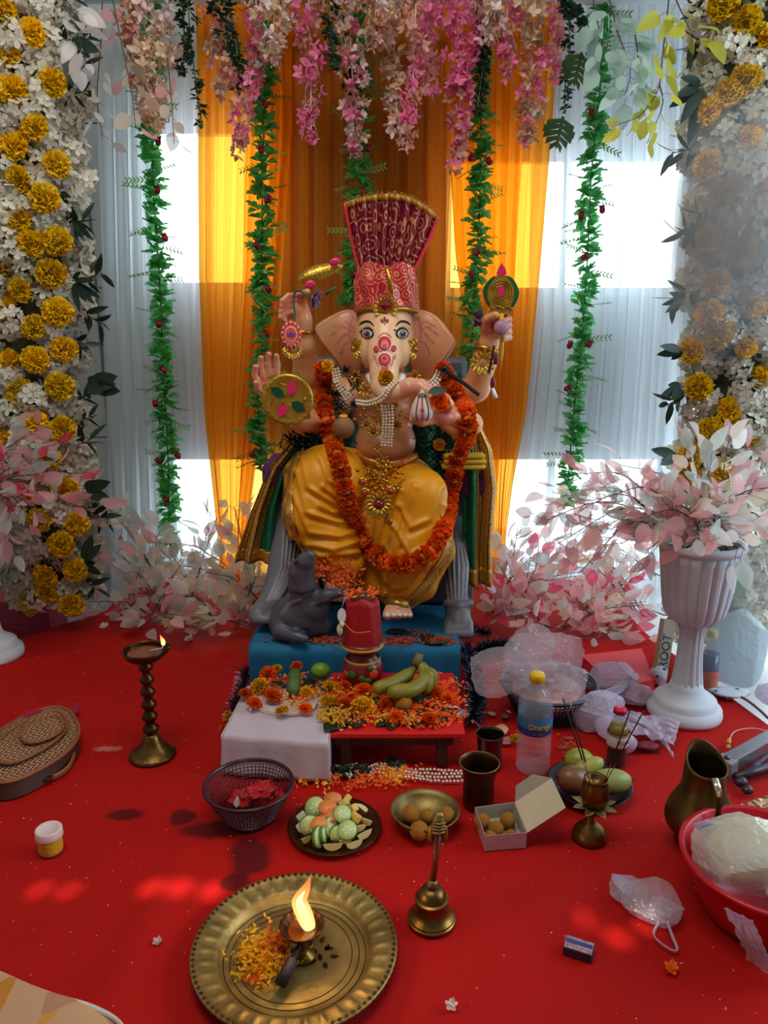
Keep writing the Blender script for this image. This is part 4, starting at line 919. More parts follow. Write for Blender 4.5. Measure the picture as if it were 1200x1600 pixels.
chd([(580, 780, 2.28, 34), (575, 850, 2.22, 30), (590, 910, 2.17, 24)])
DV, DF = S.mesh(2)
fl_ = []
for pl in ([(470, 712), (480, 760), (530, 790), (560, 786)], [(462, 735), (478, 800), (530, 815), (566, 806)], [(456, 770), (480, 830), (530, 838), (570, 824)], [(452, 800), (480, 848), (520, 858), (570, 842)], [(455, 835), (500, 868), (560, 862)], [(500, 715), (512, 750), (545, 765)],
           [(690, 760), (672, 810), (640, 825), (625, 790)], [(694, 790), (680, 850), (640, 866), (614, 820)], [(690, 830), (665, 885), (625, 895), (600, 850)], [(672, 880), (640, 915), (610, 918), (592, 880)], [(625, 765), (618, 810), (612, 870), (600, 930)], [(648, 760), (634, 800), (625, 850)], [(585, 800), (580, 850), (590, 900)], [(600, 800), (598, 850), (600, 910)], [(500, 790), (520, 800), (560, 795)], [(505, 760), (530, 778), (560, 775)]):
    fl_.append((pl, .0085, 4.5)); fl_.append(([(x+1, y+9) for x, y in pl], -.006, 5))
DV = ridges(DV, DF, fl_)
m_dh = M('yellow_silk', rgb(240, 168, 12), .42, var=.25, vs_=8, alt=rgb(214, 130, 10), bump=.1, bs=300, spec=.4)
dho = part('dhoti', vmesh('dhoti', DV, DF, m_dh), None, idol)
DS = Surf(DV, DF)
def brocade(name, c1, c2, sc=90, dens=.5, metal=.6):
    m = M(name, c1, .4); N, L, b = nod(m); tc = N.new('ShaderNodeTexCoord'); v = N.new('ShaderNodeTexVoronoi'); v.inputs['Scale'].default_value = sc; L.new(tc.outputs['Object'], v.inputs['Vector'])
    sn = N.new('ShaderNodeMath'); sn.operation = 'MULTIPLY'; sn.inputs[1].default_value = 22; L.new(v.outputs['Distance'], sn.inputs[0]); s2 = N.new('ShaderNodeMath'); s2.operation = 'SINE'; L.new(sn.outputs[0], s2.inputs[0])
    g = N.new('ShaderNodeMapRange'); g.inputs[1].default_value = 1-2*dens-.1; g.inputs[2].default_value = 1-2*dens+.25; L.new(s2.outputs[0], g.inputs[0])
    mx = N.new('ShaderNodeMix'); mx.data_type = 'RGBA'; mx.inputs[6].default_value = c1; mx.inputs[7].default_value = c2; L.new(g.outputs[0], mx.inputs[0]); L.new(mx.outputs[2], b.inputs['Base Color'])
    mm = N.new('ShaderNodeMath'); mm.operation = 'MULTIPLY'; mm.inputs[1].default_value = metal; L.new(g.outputs[0], mm.inputs[0]); L.new(mm.outputs[0], b.inputs['Metallic']); return m
m_bord = brocade('gold_brocade_border', rgb(96, 34, 20), rgb(236, 178, 60), 110, .62, .35)
for pl, wd in (([(464, 702), (452, 740), (450, 790), (458, 840), (476, 872)], 17), ([(696, 800), (700, 858), (676, 900), (650, 932), (618, 955)], 15)):
    deco('border_strip', m_bord, dho, lambda mb: DS.line(mb, pl, wd, .002, 8, False), thick=.002)
# belt and pendants
mb = MB(); P = path([pt(556, 712, 2.215), pt(580, 722, 2.19), pt(604, 726, 2.18), pt(630, 722, 2.19), pt(652, 712, 2.22)], 6); mb.tube(P, .011, 8, flat=.6); part('belt', mb, brocade('red_gold_belt', rgb(130, 20, 14), rgb(220, 160, 60), 140, .4), idol)
def flowerpend(u, v, Y, r, n, gem=ruby, nm='pendant'):
    c = pt(u, v, Y); mb = MB(); petalring(mb, c, r*.2, r, n, r*.5); o = part(nm, mb, goldf, idol); solid(o, .001)
    g = MB(); g.ball(c-Vector((0, .002, 0)), (r*.3, r*.2, r*.3), 10, 6); part('gem', g, gem, o if False else idol)
flowerpend(592, 788, 2.0, .042, 14); flowerpend(598, 722, 2.165, .024, 7, gold); flowerpend(583, 675, 2.175, .02, 8); flowerpend(572, 663, 2.185, .018, 8); flowerpend(620, 664, 2.185, .018, 8); flowerpend(590, 700, 2.17, .014, 6, gold)
for u, v, r in ((566, 752, .012), (570, 768, .012), (610, 766, .013), (608, 815, .010)):
    c = pt(u, v, 2.02); mb = MB(); mb.lathe([(0, -.003), (r, -.002), (r, .002), (r*.6, .004), (0, .004)], 14, c, rot=Matrix.Rotation(PI/2, 3, 'X')); o = part('medallion', mb, gold, idol); g = MB(); g.ball(c-Vector((0, .004, 0)), r*.45, 8, 6); part('gem', g, pinkg, o if False else idol)
rr = random.Random(4)
mb = MB()
for i in range(90): u = rr.gauss(597, 24); v = rr.uniform(728, 768); mb.ball(pt(u, v, 2.05+abs(u-597)*.0006), rr.uniform(.003, .007), 6, 4)
for i in range(60): u = rr.gauss(600, 22); v = rr.uniform(628, 664); mb.ball(pt(u, v, 2.215-.02*(v > 645)), rr.uniform(.003, .006), 6, 4)
o = part('jewelled_beads', mb, gold, idol); o['kind'] = 'stuff'
# collar necklace plates
for (u, v, rx, rz) in ((560, 600, .02, .009), (570, 612, .024, .009), (556, 588, .018, .007), (648, 588, .02, .01), (638, 600, .02, .008), (585, 632, .02, .01), (612, 634, .02, .01)):
    mb = MB(); c = pt(u, v, 2.235); petalring(mb, c, .003, rx, 7, rx*.6, sq=.6); o = part('collar_plate', mb, goldf, idol); solid(o, .001)
# pearl strands
def strand(name, pts, r, parent, mat=pearl, gap=2.05, spread=0, rows=1, label=None):
    mb = MB(); P = path([pt(*p) for p in pts], 8); L_ = sum((b-a).length for a, b in zip(P, P[1:])); n = int(L_/(r*gap))
    for j in range(rows):
        for i in range(n):
            p, tg = along(P, (i+.5)/n); sd = tg.cross(Vector((0, 1, 0))).normalized(); mb.ball(p+sd*(j-(rows-1)/2)*r*2.1+Vector((0, R.uniform(-.001, .001), 0)), r, 7, 5)
    o = part(name, mb, mat, parent, True, label); o['kind'] = 'stuff'; return o
strand('pearl_strand', [(523, 575, 2.22), (530, 600, 2.21), (545, 623, 2.2)], .0042, idol, rows=3)
strand('pearl_strand', [(556, 628, 2.16), (575, 630, 2.12), (596, 622, 2.1), (608, 606, 2.09), (622, 592, 2.1)], .0042, idol, rows=2)
strand('pearl_strand', [(604, 632, 2.13), (606, 660, 2.14), (604, 698, 2.16)], .0042, idol, rows=4)
strand('pearl_strand', [(666, 606, 2.2), (680, 595, 2.2), (688, 580, 2.21)], .0042, idol, rows=3)
# bangles and arm bands
def band(u, v, Y, r, d, mat=gold, nm='bangle', w_=.006): mb = MB(); Rm = frame(d); mb.lathe([(r, -w_), (r*1.1, -w_*.5), (r*1.12, 0), (r*1.1, w_*.5), (r, w_)], 20, pt(u, v, Y), rot=Rm); part(nm, mb, mat, idol)
band(473, 519, 2.275, .031, (0, 0, 1)); band(760, 545, 2.275, .033, (.3, 0, 1), w_=.008); band(480, 662, 2.2, .036, (1, -.6, 0))
for u, v, Y in ((754, 567, 2.235),):
    mb = MB(); petalring(mb, pt(u, v, Y), .01, .04, 13, .013); o = part('wrist_ornament', mb, goldf, idol); solid(o, .001)
# feet and toes
S = SDF((-.20, 1.93, .14), (.12, 2.32, .40), .003, .01)
def chf(p, k=.008): S.chain([Vv(u, v, Y) for u, v, Y, r in p], [r*.00203 for u, v, Y, r in p], k)
chf([(612, 915, 2.16, 20), (620, 940, 2.10, 17), (622, 952, 2.05, 14)])
for i, (du, r) in enumerate(((-16, 7), (-6, 5.5), (3, 5), (11, 4.6), (18, 4.2))): chf([(622+du*.8, 950, 2.05, r), (622+du*1.05, 961, 2.02, r)], .004)
chf([(545, 880, 2.18, 20), (525, 905, 2.10, 17), (522, 922, 2.05, 14)])
for i, (du, r) in enumerate(((14, 7), (5, 5.5), (-3, 5), (-10, 4.6), (-16, 4.2))): chf([(524+du*.8, 922, 2.05, r), (526+du, 934, 2.02, r)], .004)
FV, FF = S.mesh(1); part('feet', vmesh('feet', FV, FF, m_skin, np.tile(np.array(rgb(230, 170, 136)[:3]), (len(FV), 1))), None, idol)
FS = Surf(FV, FF)
deco('toenails', whit, idol, lambda mb: [FS.fill(mb, ellp(622+du*1.05, 961, r*.55, r*.5, 10), .0012) for du, r in ((-16, 7), (-6, 5.5), (3, 5), (11, 4.6), (18, 4.2))] + [FS.fill(mb, ellp(526+du, 933, r*.55, r*.5, 10), .0012) for du, r in ((14, 7), (5, 5.5), (-3, 5), (-10, 4.6))])
for pl in ([(596, 925), (615, 922), (640, 930)], [(594, 940), (615, 938), (640, 944)]): deco('anklet', goldf, idol, lambda mb: FS.line(mb, pl, 12, .004, 6, False), thick=.003)
# crown: gathered turban and pleated fan
m_tur = brocade('red_gold_brocade', rgb(186, 10, 36), rgb(226, 150, 90), 34, .2, .3); m_fan = brocade('maroon_paisley_brocade', rgb(118, 6, 36), rgb(206, 140, 96), 24, .22, .3)
crown = MB()
def tf(s, t):
    a = PI*2*s; v = lerp(492, 414, t); hw = lerp(47, 50, math.sin(t*PI))*PX*(1.0-.12*t); c = pt(603, v, 2.32)
    q = 1+.05*math.sin(9*a+5*t)+.05*noise.noise(Vector((math.cos(a)*2, math.sin(a)*2, t*4)))
    return Vector((c.x+math.cos(a)*hw*q, 2.32+math.sin(a)*hw*.85*q, c.z + .006*math.sin(a*5)*t))
crown.grid(tf, 96, 24); cr = part('turban', crown, m_tur, idol)
fan = MB()
def ff(s, t):
    x = s*2-1; top = 318-14*(1-x*x)+ (30 if False else 0) + 22*max(0, x)**2; bot = 432; v = lerp(bot, top, t)
    cx = lerp(603, 612, t); hw = lerp(36, 74, t**.75)*(1); u = cx+x*hw; y = 2.32+ .010*math.sin(s*PI*17)*(.4+.6*t)+.03*x*x*t-.02*t
    return pt(u, v, y)
fan.grid(ff, 208, 22); fo = part('crown_fan', fan, m_fan, idol); solid(fo, .0015)
fb = MB()
def fbf(s, t):
    p = ff(s, .93+.07*t); q = p+Vector((0, -.0035, t*.002)); return q
fb.grid(fbf, 208, 2); o = part('fan_border', fb, m_bord, idol); solid(o, .001)
tz = MB()
for i in range(70):
    p = ff((i+.5)/70, 1); tz.tube([p, p+Vector((R.uniform(-.004, .004), R.uniform(-.003, .003), R.uniform(.006, .012)))], [.0012, .0004], 4)
o = part('fan_fringe', tz, gold, idol); o['kind'] = 'stuff'
mb = MB(); P = [ff(.985, t/10)+Vector((.002, -.003, 0)) for t in range(11)]; mb.tube(P, .005, 6); part('fan_edge', mb, M('red_hem', rgb(200, 26, 30), .6), idol)
mb = MB(); P = [ff(.012, t/10)+Vector((-.002, -.003, 0)) for t in range(11)]; mb.tube(P, .005, 6); part('fan_edge', mb, MATS['red_hem'], idol)
# crown band with ruby
mb = MB(); P = path([pt(556, 486, 2.275), pt(575, 482, 2.245), pt(602, 484, 2.225), pt(630, 482, 2.245), pt(652, 487, 2.28)], 8); mb.tube(P, .007, 8); part('crown_band', mb, gold, idol)
mb = MB(); c = pt(602, 477, 2.22); mb.poly([c+Vector((0, 0, .028)), c+Vector((.026, 0, 0)), c+Vector((0, 0, -.024)), c+Vector((-.026, 0, 0))], .006, Vector((0, 1, 0))); part('jewel_setting', mb, gold, idol, False)
mb = MB(); c2 = c-Vector((0, .001, 0)); k_ = [c2+Vector((0, 0, .02)), c2+Vector((.018, 0, 0)), c2+Vector((0, 0, -.017)), c2+Vector((-.018, 0, 0)), c2+Vector((0, -.01, .001))]; mb.add(k_, [(0, 1, 4), (1, 2, 4), (2, 3, 4), (3, 0, 4)]); part('ruby', mb, ruby, idol, False)
mb = MB(); petalring(mb, pt(602, 482, 2.222), .02, .036, 16, .01); o = part('jewel_petals', mb, goldf, idol); solid(o, .001)
mb = MB(); P = path([pt(604, 418, 2.235), pt(610, 440, 2.222), pt(612, 458, 2.225)], 5); mb.tube(P, [.006]*len(P), 6, flat=.5); part('crown_tassel', mb, gold, idol)

# throne with lion legs, purple cushions
base = pz(590, 1000, .165); base.y = 2.45
th = thing('lion_throne', 'grey painted throne with lion-leg arms behind the seated statue', 'throne', base)
m_gry = paintmat('throne_paint', .4, .4)
def gtint(V, F, lo, hi): n = normals(V, F); k = np.clip(.5+.5*noise_arr(V), 0, 1)[:, None]; return np.array(lo)*(1-k)+np.array(hi)*k
def noise_arr(V, s=30): return np.array([noise.noise(Vector((p[0]*s, p[1]*s, p[2]*s*.4))) for p in V])
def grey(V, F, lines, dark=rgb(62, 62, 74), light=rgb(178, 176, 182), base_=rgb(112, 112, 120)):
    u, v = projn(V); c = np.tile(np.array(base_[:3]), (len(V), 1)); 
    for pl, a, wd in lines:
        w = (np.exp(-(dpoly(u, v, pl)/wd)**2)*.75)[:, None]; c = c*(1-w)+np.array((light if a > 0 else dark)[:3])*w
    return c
S = SDF((-.44, 1.98, .15), (-.14, 2.5, .62), .0038, .015)
ch(S, [(450, 770, 2.36, 28), (452, 830, 2.32, 30), (448, 880, 2.25, 28), (428, 935, 2.18, 20), (410, 958, 2.12, 17)]); ch(S, [(420, 945, 2.2, 18), (404, 962, 2.1, 15)]); ch(S, [(470, 860, 2.3, 26), (470, 960, 2.25, 20)])
for d in (-7, 2, 11): ch(S, [(410+d, 958, 2.12, 9), (408+d, 968, 2.08, 7.5)], .004)
TV, TF = S.mesh(2); ln = []
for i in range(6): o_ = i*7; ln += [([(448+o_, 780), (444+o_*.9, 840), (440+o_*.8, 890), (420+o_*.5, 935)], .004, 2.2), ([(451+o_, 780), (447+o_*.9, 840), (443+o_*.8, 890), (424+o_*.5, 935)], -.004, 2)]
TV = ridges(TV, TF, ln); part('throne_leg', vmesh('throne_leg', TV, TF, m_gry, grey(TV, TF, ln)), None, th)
S = SDF((.10, 1.98, .13), (.36, 2.5, .62), .0038, .015)
ch(S, [(712, 800, 2.36, 24), (712, 860, 2.3, 22), (714, 920, 2.22, 17), (716, 950, 2.18, 17)]); ch(S, [(715, 945, 2.19, 19), (716, 975, 2.14, 21)]); 
for d in (-14, -5, 5, 14): ch(S, [(716+d, 975, 2.13, 10), (716+d*1.15, 990, 2.09, 8)], .004)
ch(S, [(698, 943, 2.17, 7), (716, 948, 2.15, 7), (734, 943, 2.17, 7)], .005)
TV, TF = S.mesh(2); ln = []
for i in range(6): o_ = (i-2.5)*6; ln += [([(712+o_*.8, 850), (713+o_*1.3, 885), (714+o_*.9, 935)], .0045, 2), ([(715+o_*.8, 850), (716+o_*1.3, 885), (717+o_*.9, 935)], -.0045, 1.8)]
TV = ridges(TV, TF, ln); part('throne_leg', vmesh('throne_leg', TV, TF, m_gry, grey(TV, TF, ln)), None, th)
m_pur = M('purple_velvet', rgb(96, 30, 110), .7, var=.3, vs_=20); m_tb = M('throne_grey', rgb(80, 80, 90), .5)
mb = MB(); a = pt(440, 790, 2.42); b_ = pt(745, 790, 2.42); mb.box(((a.x+b_.x)/2, 2.44, .36), (b_.x-a.x-.03, .26, .38)); part('seat', mb, m_tb, th, False, bevel=.015)
mb = MB(); a = pt(470, 600, 2.55); b_ = pt(730, 600, 2.55); mb.box(((a.x+b_.x)/2, 2.575, .55), (b_.x-a.x, .05, .77)); part('backrest', mb, m_tb, th, False, bevel=.02)
for (u, v, w_, h_) in ((432, 742, 44, 40), (742, 752, 52, 46)):
    mb = MB(); c = pt(u, v, 2.30); mb.box(c+Vector((0, .08, 0)), (w_*PX, .22, h_*PX)); part('arm_cushion', mb, m_pur, th, False, bevel=.02)
# green shawl with gold border hanging both sides and behind
m_grn = M('green_sequin_shawl', rgb(10, 70, 48), .35, .3, var=.6, vs_=90, alt=rgb(30, 150, 100), bump=.6, bs=200)
def drape(name, label, eL, eR, v0, v1, Y, pleats, dep, bw_, side, zb=True):
    base = pt(ev(eL, v1), v1, Y); t = thing(name, label, 'shawl', base)
    def f(s, t_, off=0):
        v = lerp(v0, v1, t_); u = lerp(ev(eL, v), ev(eR, v), s); p = pt(u, v, Y); return Vector((p.x, Y+dep*math.sin(s*pleats*2*PI+.6*math.sin(t_*4))*(.5+t_)-off, p.z))
    mb = MB(); mb.grid(f, 60, 40); o = part('cloth', mb, m_grn, t); solid(o, .002)
    mbb = MB(); s0, s1 = ((0, bw_) if side == 'L' else (1-bw_, 1)); mbb.grid(lambda s, q: f(lerp(s0, s1, s), q, .004), 20, 40)
    mbb.grid(lambda s, q: f(s, lerp(.9, 1, q), .005), 50, 4); o = part('border', mbb, m_bord, t); solid(o, .0015)
    for q_ in (.3, .7): ml = MB(); m_ = lerp(s0, s1, q_); ml.grid(lambda s, q: f(m_+(s-.5)*.035, q, .0065), 2, 40); part('border_line', ml, M('border_green', rgb(16, 60, 50), .5), t)
    return t
drape('green_shawl', 'green sequined shawl with gold border hanging left of the statue', [(455, 690), (420, 730), (392, 800), (370, 865), (368, 880)], [(478, 690), (448, 740), (432, 800), (424, 885)], 690, 878, 2.27, 2, .012, .6, 'L')
drape('green_shawl', 'green sequined shawl with wide gold border hanging right of the statue', [(718, 648), (722, 720), (722, 800), (722, 910)], [(742, 648), (768, 700), (776, 760), (768, 850), (768, 915)], 650, 914, 2.27, 2, .012, .55, 'R')
# dark sequined cloth and tinsel behind the torso
bk = MB(); m_dks = M('dark_green_sequins', rgb(8, 34, 28), .35, .3, var=.8, vs_=120, alt=rgb(20, 90, 66), bump=.8, bs=150)
bk.grid(lambda s, t_: (lambda p: Vector((p.x, 2.50+.012*math.sin(s*40), p.z)))(pt(lerp(482-10*t_, 722+12*t_, s), lerp(575, 740, t_), 2.5)), 60, 20); o = tagm('sequin_cloth', bk, m_dks, 'dark green sequined cloth covering the throne back behind the torso', 'cloth', (pt(600, 740, 2.5))); solid(o, .002)
ts = MB(); m_tin = M('green_tinsel', rgb(10, 60, 44), .25, .7, objvar=.1); rr = random.Random(9)
for (cu, cv, su_, sv, n, Y) in ((475, 690, 26, 14, 120, 2.22), (525, 640, 14, 36, 90, 2.25), (690, 700, 26, 22, 130, 2.26), (668, 660, 14, 16, 40, 2.26), (555, 600, 10, 10, 20, 2.24)):
    for i in range(n):
        p = pt(rr.gauss(cu, su_*.6), rr.gauss(cv, sv*.6), Y+rr.uniform(-.02, .02)); d = Vector((rr.uniform(-1, 1), rr.uniform(-1, .2), rr.uniform(-1, 1))).normalized()*.022; s = d.orthogonal().normalized()*.0016; ts.add([p-d-s, p-d+s, p+d+s, p+d-s], [(0, 1, 2, 3)])
tagm('tinsel', ts, m_tin, 'glittering green tinsel tucked around the statue torso', 'tinsel', tuple(pt(600, 700, 2.25)), kind='stuff', smooth=False)
# black fringe clumps on the shoulders
for (u, v, lab) in ((541, 578, 'black feathery tassel on the statue shoulder at left'), (553, 632, 'black feathery tassel on the chest, left of the trunk'), (694, 578, 'black feathery tassel on the statue shoulder at right')):
    mb = MB(); c = pt(u, v, 2.19); 
    for i in range(110): d = rv().normalized()*R.uniform(.014, .026); s = d.orthogonal().normalized()*.0012; mb.add([c-s, c+s, c+d], [(0, 1, 2)])
    tagm('tassel', mb, M('black_thread', rgb(18, 22, 20), .6), lab, 'tassel', tuple(c), kind='stuff', smooth=False)
# folded yellow cloth on the right arm
c = pt(724, 717, 2.28); yc = thing('folded_cloth', 'folded yellow cloth lying on the right arm of the throne', 'cloth', c-Vector((0, 0, .02)))
m_fy = M('yellow_cotton', rgb(214, 176, 40), .8, bump=.2, bs=200)
for i in range(3): mb = MB(); mb.box(c+Vector((R.uniform(-.004, .004), 0, -.016+.016*i)), (.13-.004*i, .11, .014)); part('fold', mb, m_fy, yc, True, bevel=.006)
# marigold garland
allS = Surf(np.concatenate([BV, DV]), np.concatenate([BF, DF+len(BV)]))
MARI = [mesh_carnation(.022, 130, 50+i, m_mar, 'orange_marigold', squash=.75) for i in range(3)]; MARY = [mesh_carnation(.022, 70, 60+i, m_mry, 'yellow_marigold', squash=.8) for i in range(2)]
def garland(label, pts, off, grp=None, sp=.0175, sc=1.2, Y0=None):
    P2 = path([Vector((u, v, 0)) for u, v in pts], 8); P = []
    for p in P2:
        h = allS.hit(p.x, p.y, .001, pt(p.x, p.y, 2.25)); P.append([p.x, p.y, h.y-off])
    ys = [p[2] for p in P]
    for _ in range(8): ys = [min(ys[i], (ys[max(0, i-1)]+ys[i]*2+ys[min(len(ys)-1, i+1)])/4+.001) for i in range(len(ys))]
    W = [pt(p[0], p[1], y) for p, y in zip(P, ys)]; L_ = sum((b-a).length for a, b in zip(W, W[1:])); n = int(L_/sp); t = thing('marigold_garland', label, 'garland', W[len(W)//2])
    mb = MB(); mb.tube(W, .0015, 4); part('thread', mb, m_wst, t)
    for i in range(n):
        p, tg = along(W, (i+.5)/n); link('marigold', R.choice(MARI), t, p-t.location, eul(tg*(1 if i % 2 else -1)+rv(.1), R.uniform(0, 6)), (sc*R.uniform(.9, 1.1), sc*R.uniform(.9, 1.1), sc*.8))
    return t
garland('thick orange marigold garland hanging from the statue shoulders to its knees', [(505, 568), (507, 600), (508, 650), (520, 690), (532, 730), (541, 775), (553, 815), (572, 852), (604, 878), (640, 880), (674, 860), (694, 822), (705, 770), (714, 720), (730, 680), (727, 640), (706, 603), (688, 570)], .026)
# held things ------------------------------------------------------
c = pt(450, 624, 2.06); dsk = thing('gold_disc', 'round gold disc with red and green leaf inlays held at the left hand', 'disc', c)
mb = MB(); Rm = Matrix.Rotation(PI/2, 3, 'X') @ Matrix.Identity(3)
n = 96; ou = []
def dl(r, z): return [(r, z)]
mb.lathe([(0, .004), (.03, .005), (.05, .004), (.058, .007), (.0655, .007), (.068, .004), (.068, -.002), (0, -.003)], 60, c, rot=Rm); part('plate', mb, goldf, dsk)
mb = MB(); ring = [c+Vector(((.066+(.013 if k % 2 else 0))*math.cos(2*PI*k/26), .002, (.066+(.013 if k % 2 else 0))*math.sin(2*PI*k/26))) for k in range(26)]; mb.poly(ring, .002, Vector((0, 1, 0))); part('zigzag_rim', mb, goldf, dsk, False)
for a, mt in ((2.5, emer), (1.2, pinkg), (4.2, pinkg), (5.7, emer)):
    d = Vector((math.cos(a), 0, math.sin(a))); mb = MB(); q = c-Vector((0, .0055, 0)); s = Vector((-d.z, 0, d.x)); pl = [q+d*.012+s*0, q+d*.024+s*.012, q+d*.038+s*.012, q+d*.056, q+d*.038-s*.012, q+d*.024-s*.012]; mb.poly(pl, .003, Vector((0, -1, 0))); part('inlay', mb, mt, dsk, False)
for k in range(24):
    a = 2*PI*k/24; mb = MB(); mb.ball(c+Vector((math.cos(a)*.061, -.008, math.sin(a)*.061)), .0028, 6, 4); part('stud', mb, gold, dsk)
for a in (.6, 2, 3.3, 4.9):
    mb = MB(); q = c-Vector((0, .006, 0)); mb.tube([q+Vector((math.cos(a+j*.25)*(.012+j*.006), 0, math.sin(a+j*.25)*(.012+j*.006))) for j in range(7)], .0015, 5); part('scroll', mb, gold, dsk)
# lotus in the raised left hand
c = pt(492, 468, 2.2); lo = thing('lotus_flower', 'purple lotus flower with green stem in the raised left hand', 'flower', c)
m_lot = M('mauve_petal', rgb(150, 110, 140), .5, var=.4, vs_=40, alt=rgb(90, 60, 100))
for ring_, n, r in ((0, 6, .022), (1, 8, .030), (2, 9, .034)):
    for k in range(n):
        a = 2*PI*k/n+ring_*.4; ax = Vector((1, -.3, -.35)).normalized(); x = ax.orthogonal().normalized(); y = ax.cross(x); d = (x*math.cos(a)+y*math.sin(a))*(.35+.4*ring_)+ax*(1-.25*ring_)
        mb = MB(); mb.leaf(c-ax*.014, c-ax*.014+d.normalized()*r*1.15, .018, -(x*math.cos(a)+y*math.sin(a)), 5, -.15); o = part('petal', mb, m_lot, lo); solid(o, .001)
mb = MB(); mb.tube(path([c-Vector((.012, 0, 0)), pt(470, 455, 2.21), pt(459, 462, 2.22), pt(461, 500, 2.2), pt(459, 545, 2.19)], 5), .003, 6); part('stem', mb, grn_paint, lo)
mb = MB(); mb.tube([c+Vector((.03, -.01, .014)), c+Vector((.06, -.01, .034))], [.005, .003], 6); part('stalk_end', mb, grn_paint, lo)
# gold leaf ornament with pink tips above the lotus
c = pt(500, 432, 2.24); go = thing('gold_ornament', 'gold filigree plume with pink tips above the lotus', 'ornament', c)
mb = MB(); mb.leaf(pt(464, 438, 2.24), pt(535, 412, 2.23), .045, (0, -1, .2), 10, .12, fold=.1); o = part('plume', mb, goldf, go); solid(o, .002)
for k in range(9):
    p = pt(470+k*6.5, 436-k*2.2, 2.232); mb = MB(); mb.tube([p+Vector((math.cos(j*.7)*(.002+j*.0012), -.002, math.sin(j*.7)*(.002+j*.0012))) for j in range(8)], .0012, 5); part('filigree', mb, gold, go)
for u, v in ((523, 409), (484, 444)): mb = MB(); mb.ball(pt(u, v, 2.23), (.016, .005, .011), 10, 6, rot=Matrix.Rotation(-.3, 3, 'Y')); part('pink_tip', mb, pinkg, go)
# lotus medallion hanging from the lotus hand
c = pt(455, 522, 2.19); md = thing('painted_medallion', 'orange scalloped medallion with purple lotus emblem below the raised left hand', 'medallion', c)
mb = MB(); mb.poly([c+Vector(((.030+.003*math.cos(k*PI/2))*math.cos(2*PI*k/48)*.95, 0, (.038+.003*math.cos(k*PI/2))*math.sin(2*PI*k/48))) for k in range(48)], .004, Vector((0, 1, 0))); part('plate', mb, M('coral_enamel', rgb(226, 90, 60), .4), md, False)
for r_, mt, dz in ((.031, whit, .001), (.0275, M('coral_enamel2', rgb(226, 100, 70), .4), .002), (.019, whit, .003), (.017, MATS['coral_enamel'], .004)):
    mb = MB(); mb.poly([c+Vector((r_*.85*math.cos(2*PI*k/32), -dz, r_*1.1*math.sin(2*PI*k/32))) for k in range(32)], .0012, Vector((0, 1, 0))); part('enamel_ring', mb, mt, md, False)
for a in (-.8, 0, .8): d = Vector((math.sin(a), 0, math.cos(a))); mb = MB(); q = c-Vector((0, .0052, .008)); mb.leaf(q, q+d*.018, .008, (0, -1, 0), 4, 0); part('emblem_petal', mb, M('violet_enamel', rgb(110, 70, 150), .4), md)
for k in range(14): a = 2*PI*k/14; mb = MB(); mb.ball(c+Vector((.0245*math.cos(a), -.003, .031*math.sin(a))), (.0035, .002, .0035), 6, 4); part('bead', mb, pinkg, md)
c = pt(457, 545, 2.2); bo = thing('gold_bracelet', 'gold petal bracelet on the forearm below the medallion', 'bracelet', c); mb = MB(); petalring(mb, c, .012, .032, 9, .014, a0=PI, a1=2*PI); petalring(mb, c+Vector((0, .002, 0)), .012, .027, 8, .014, a0=PI*.95, a1=2.05*PI); o = part('petals', mb, goldf, bo); solid(o, .0012)
# mace
c = pt(783, 462, 2.20); mc = thing('ornate_mace', 'gold mace head with green crescents and pink drop in the raised right hand', 'mace', c)
def flat(pl, y0, th, mat, nm): mb = MB(); mb.poly([pt(u, v, y0) for u, v in pl], th, Vector((0, 1, 0))); return part(nm, mb, mat, mc, False)
flat(path([Vector((x, y, 0)) for x, y in [(783, 430), (800, 436), (811, 455), (806, 475), (796, 486), (770, 486), (758, 473), (755, 452), (766, 436)]], 4) and [(p.x, p.y) for p in path([Vector((x, y, 0)) for x, y in [(783, 430), (800, 434), (811, 455), (806, 474), (794, 486), (772, 486), (759, 472), (755, 452), (768, 434), (783, 430)]], 4)][:-1], 2.205, .006, grn_paint, 'crescent')
flat([(p.x, p.y) for p in path([Vector((x, y, 0)) for x, y in [(783, 424), (793, 434), (803, 450), (803, 466), (798, 480), (800, 490), (766, 490), (768, 480), (762, 466), (763, 450), (774, 434), (783, 424)]], 4)][:-1], 2.199, .012, goldf, 'mace_face')
flat([(784, 411), (790, 420), (792, 428), (784, 431), (776, 428), (779, 420)], 2.197, .012, pinkg, 'finial')
flat([(783, 443), (787, 450), (789, 457), (784, 464), (779, 462), (777, 456), (780, 449)], 2.196, .006, pinkg, 'drop')
for k in range(3):
    mb = MB(); r_ = 10+k*4; mb.tube([pt(783+r_*math.sin(2*PI*j/24), 457-r_*1.05*math.cos(2*PI*j/24), 2.197) for j in range(25)], .0013, 5); part('scroll_ring', mb, gold, mc)
for k in range(8): mb = MB(); p = pt(767+k*4.6, 480+2*math.sin(k*2), 2.195); mb.ball(p, .004, 6, 4); part('bead', mb, gold, mc)
mb = MB(); mb.tube([pt(783, 490, 2.2), pt(784, 545, 2.2), pt(781, 578, 2.205)], [.008, .006, .003], 8); part('shaft', mb, M('yellow_lacquer', rgb(220, 170, 30), .3), mc)
mb = MB(); mb.ball(pt(784, 512, 2.17), (.022, .015, .022), 14, 10); part('knob', mb, M('mauve_knob', rgb(170, 120, 140), .4), mc)
c = pt(748, 498, 2.25); cn = thing('conch_flower', 'dark mauve flower beside the fist with the mace', 'flower', c)
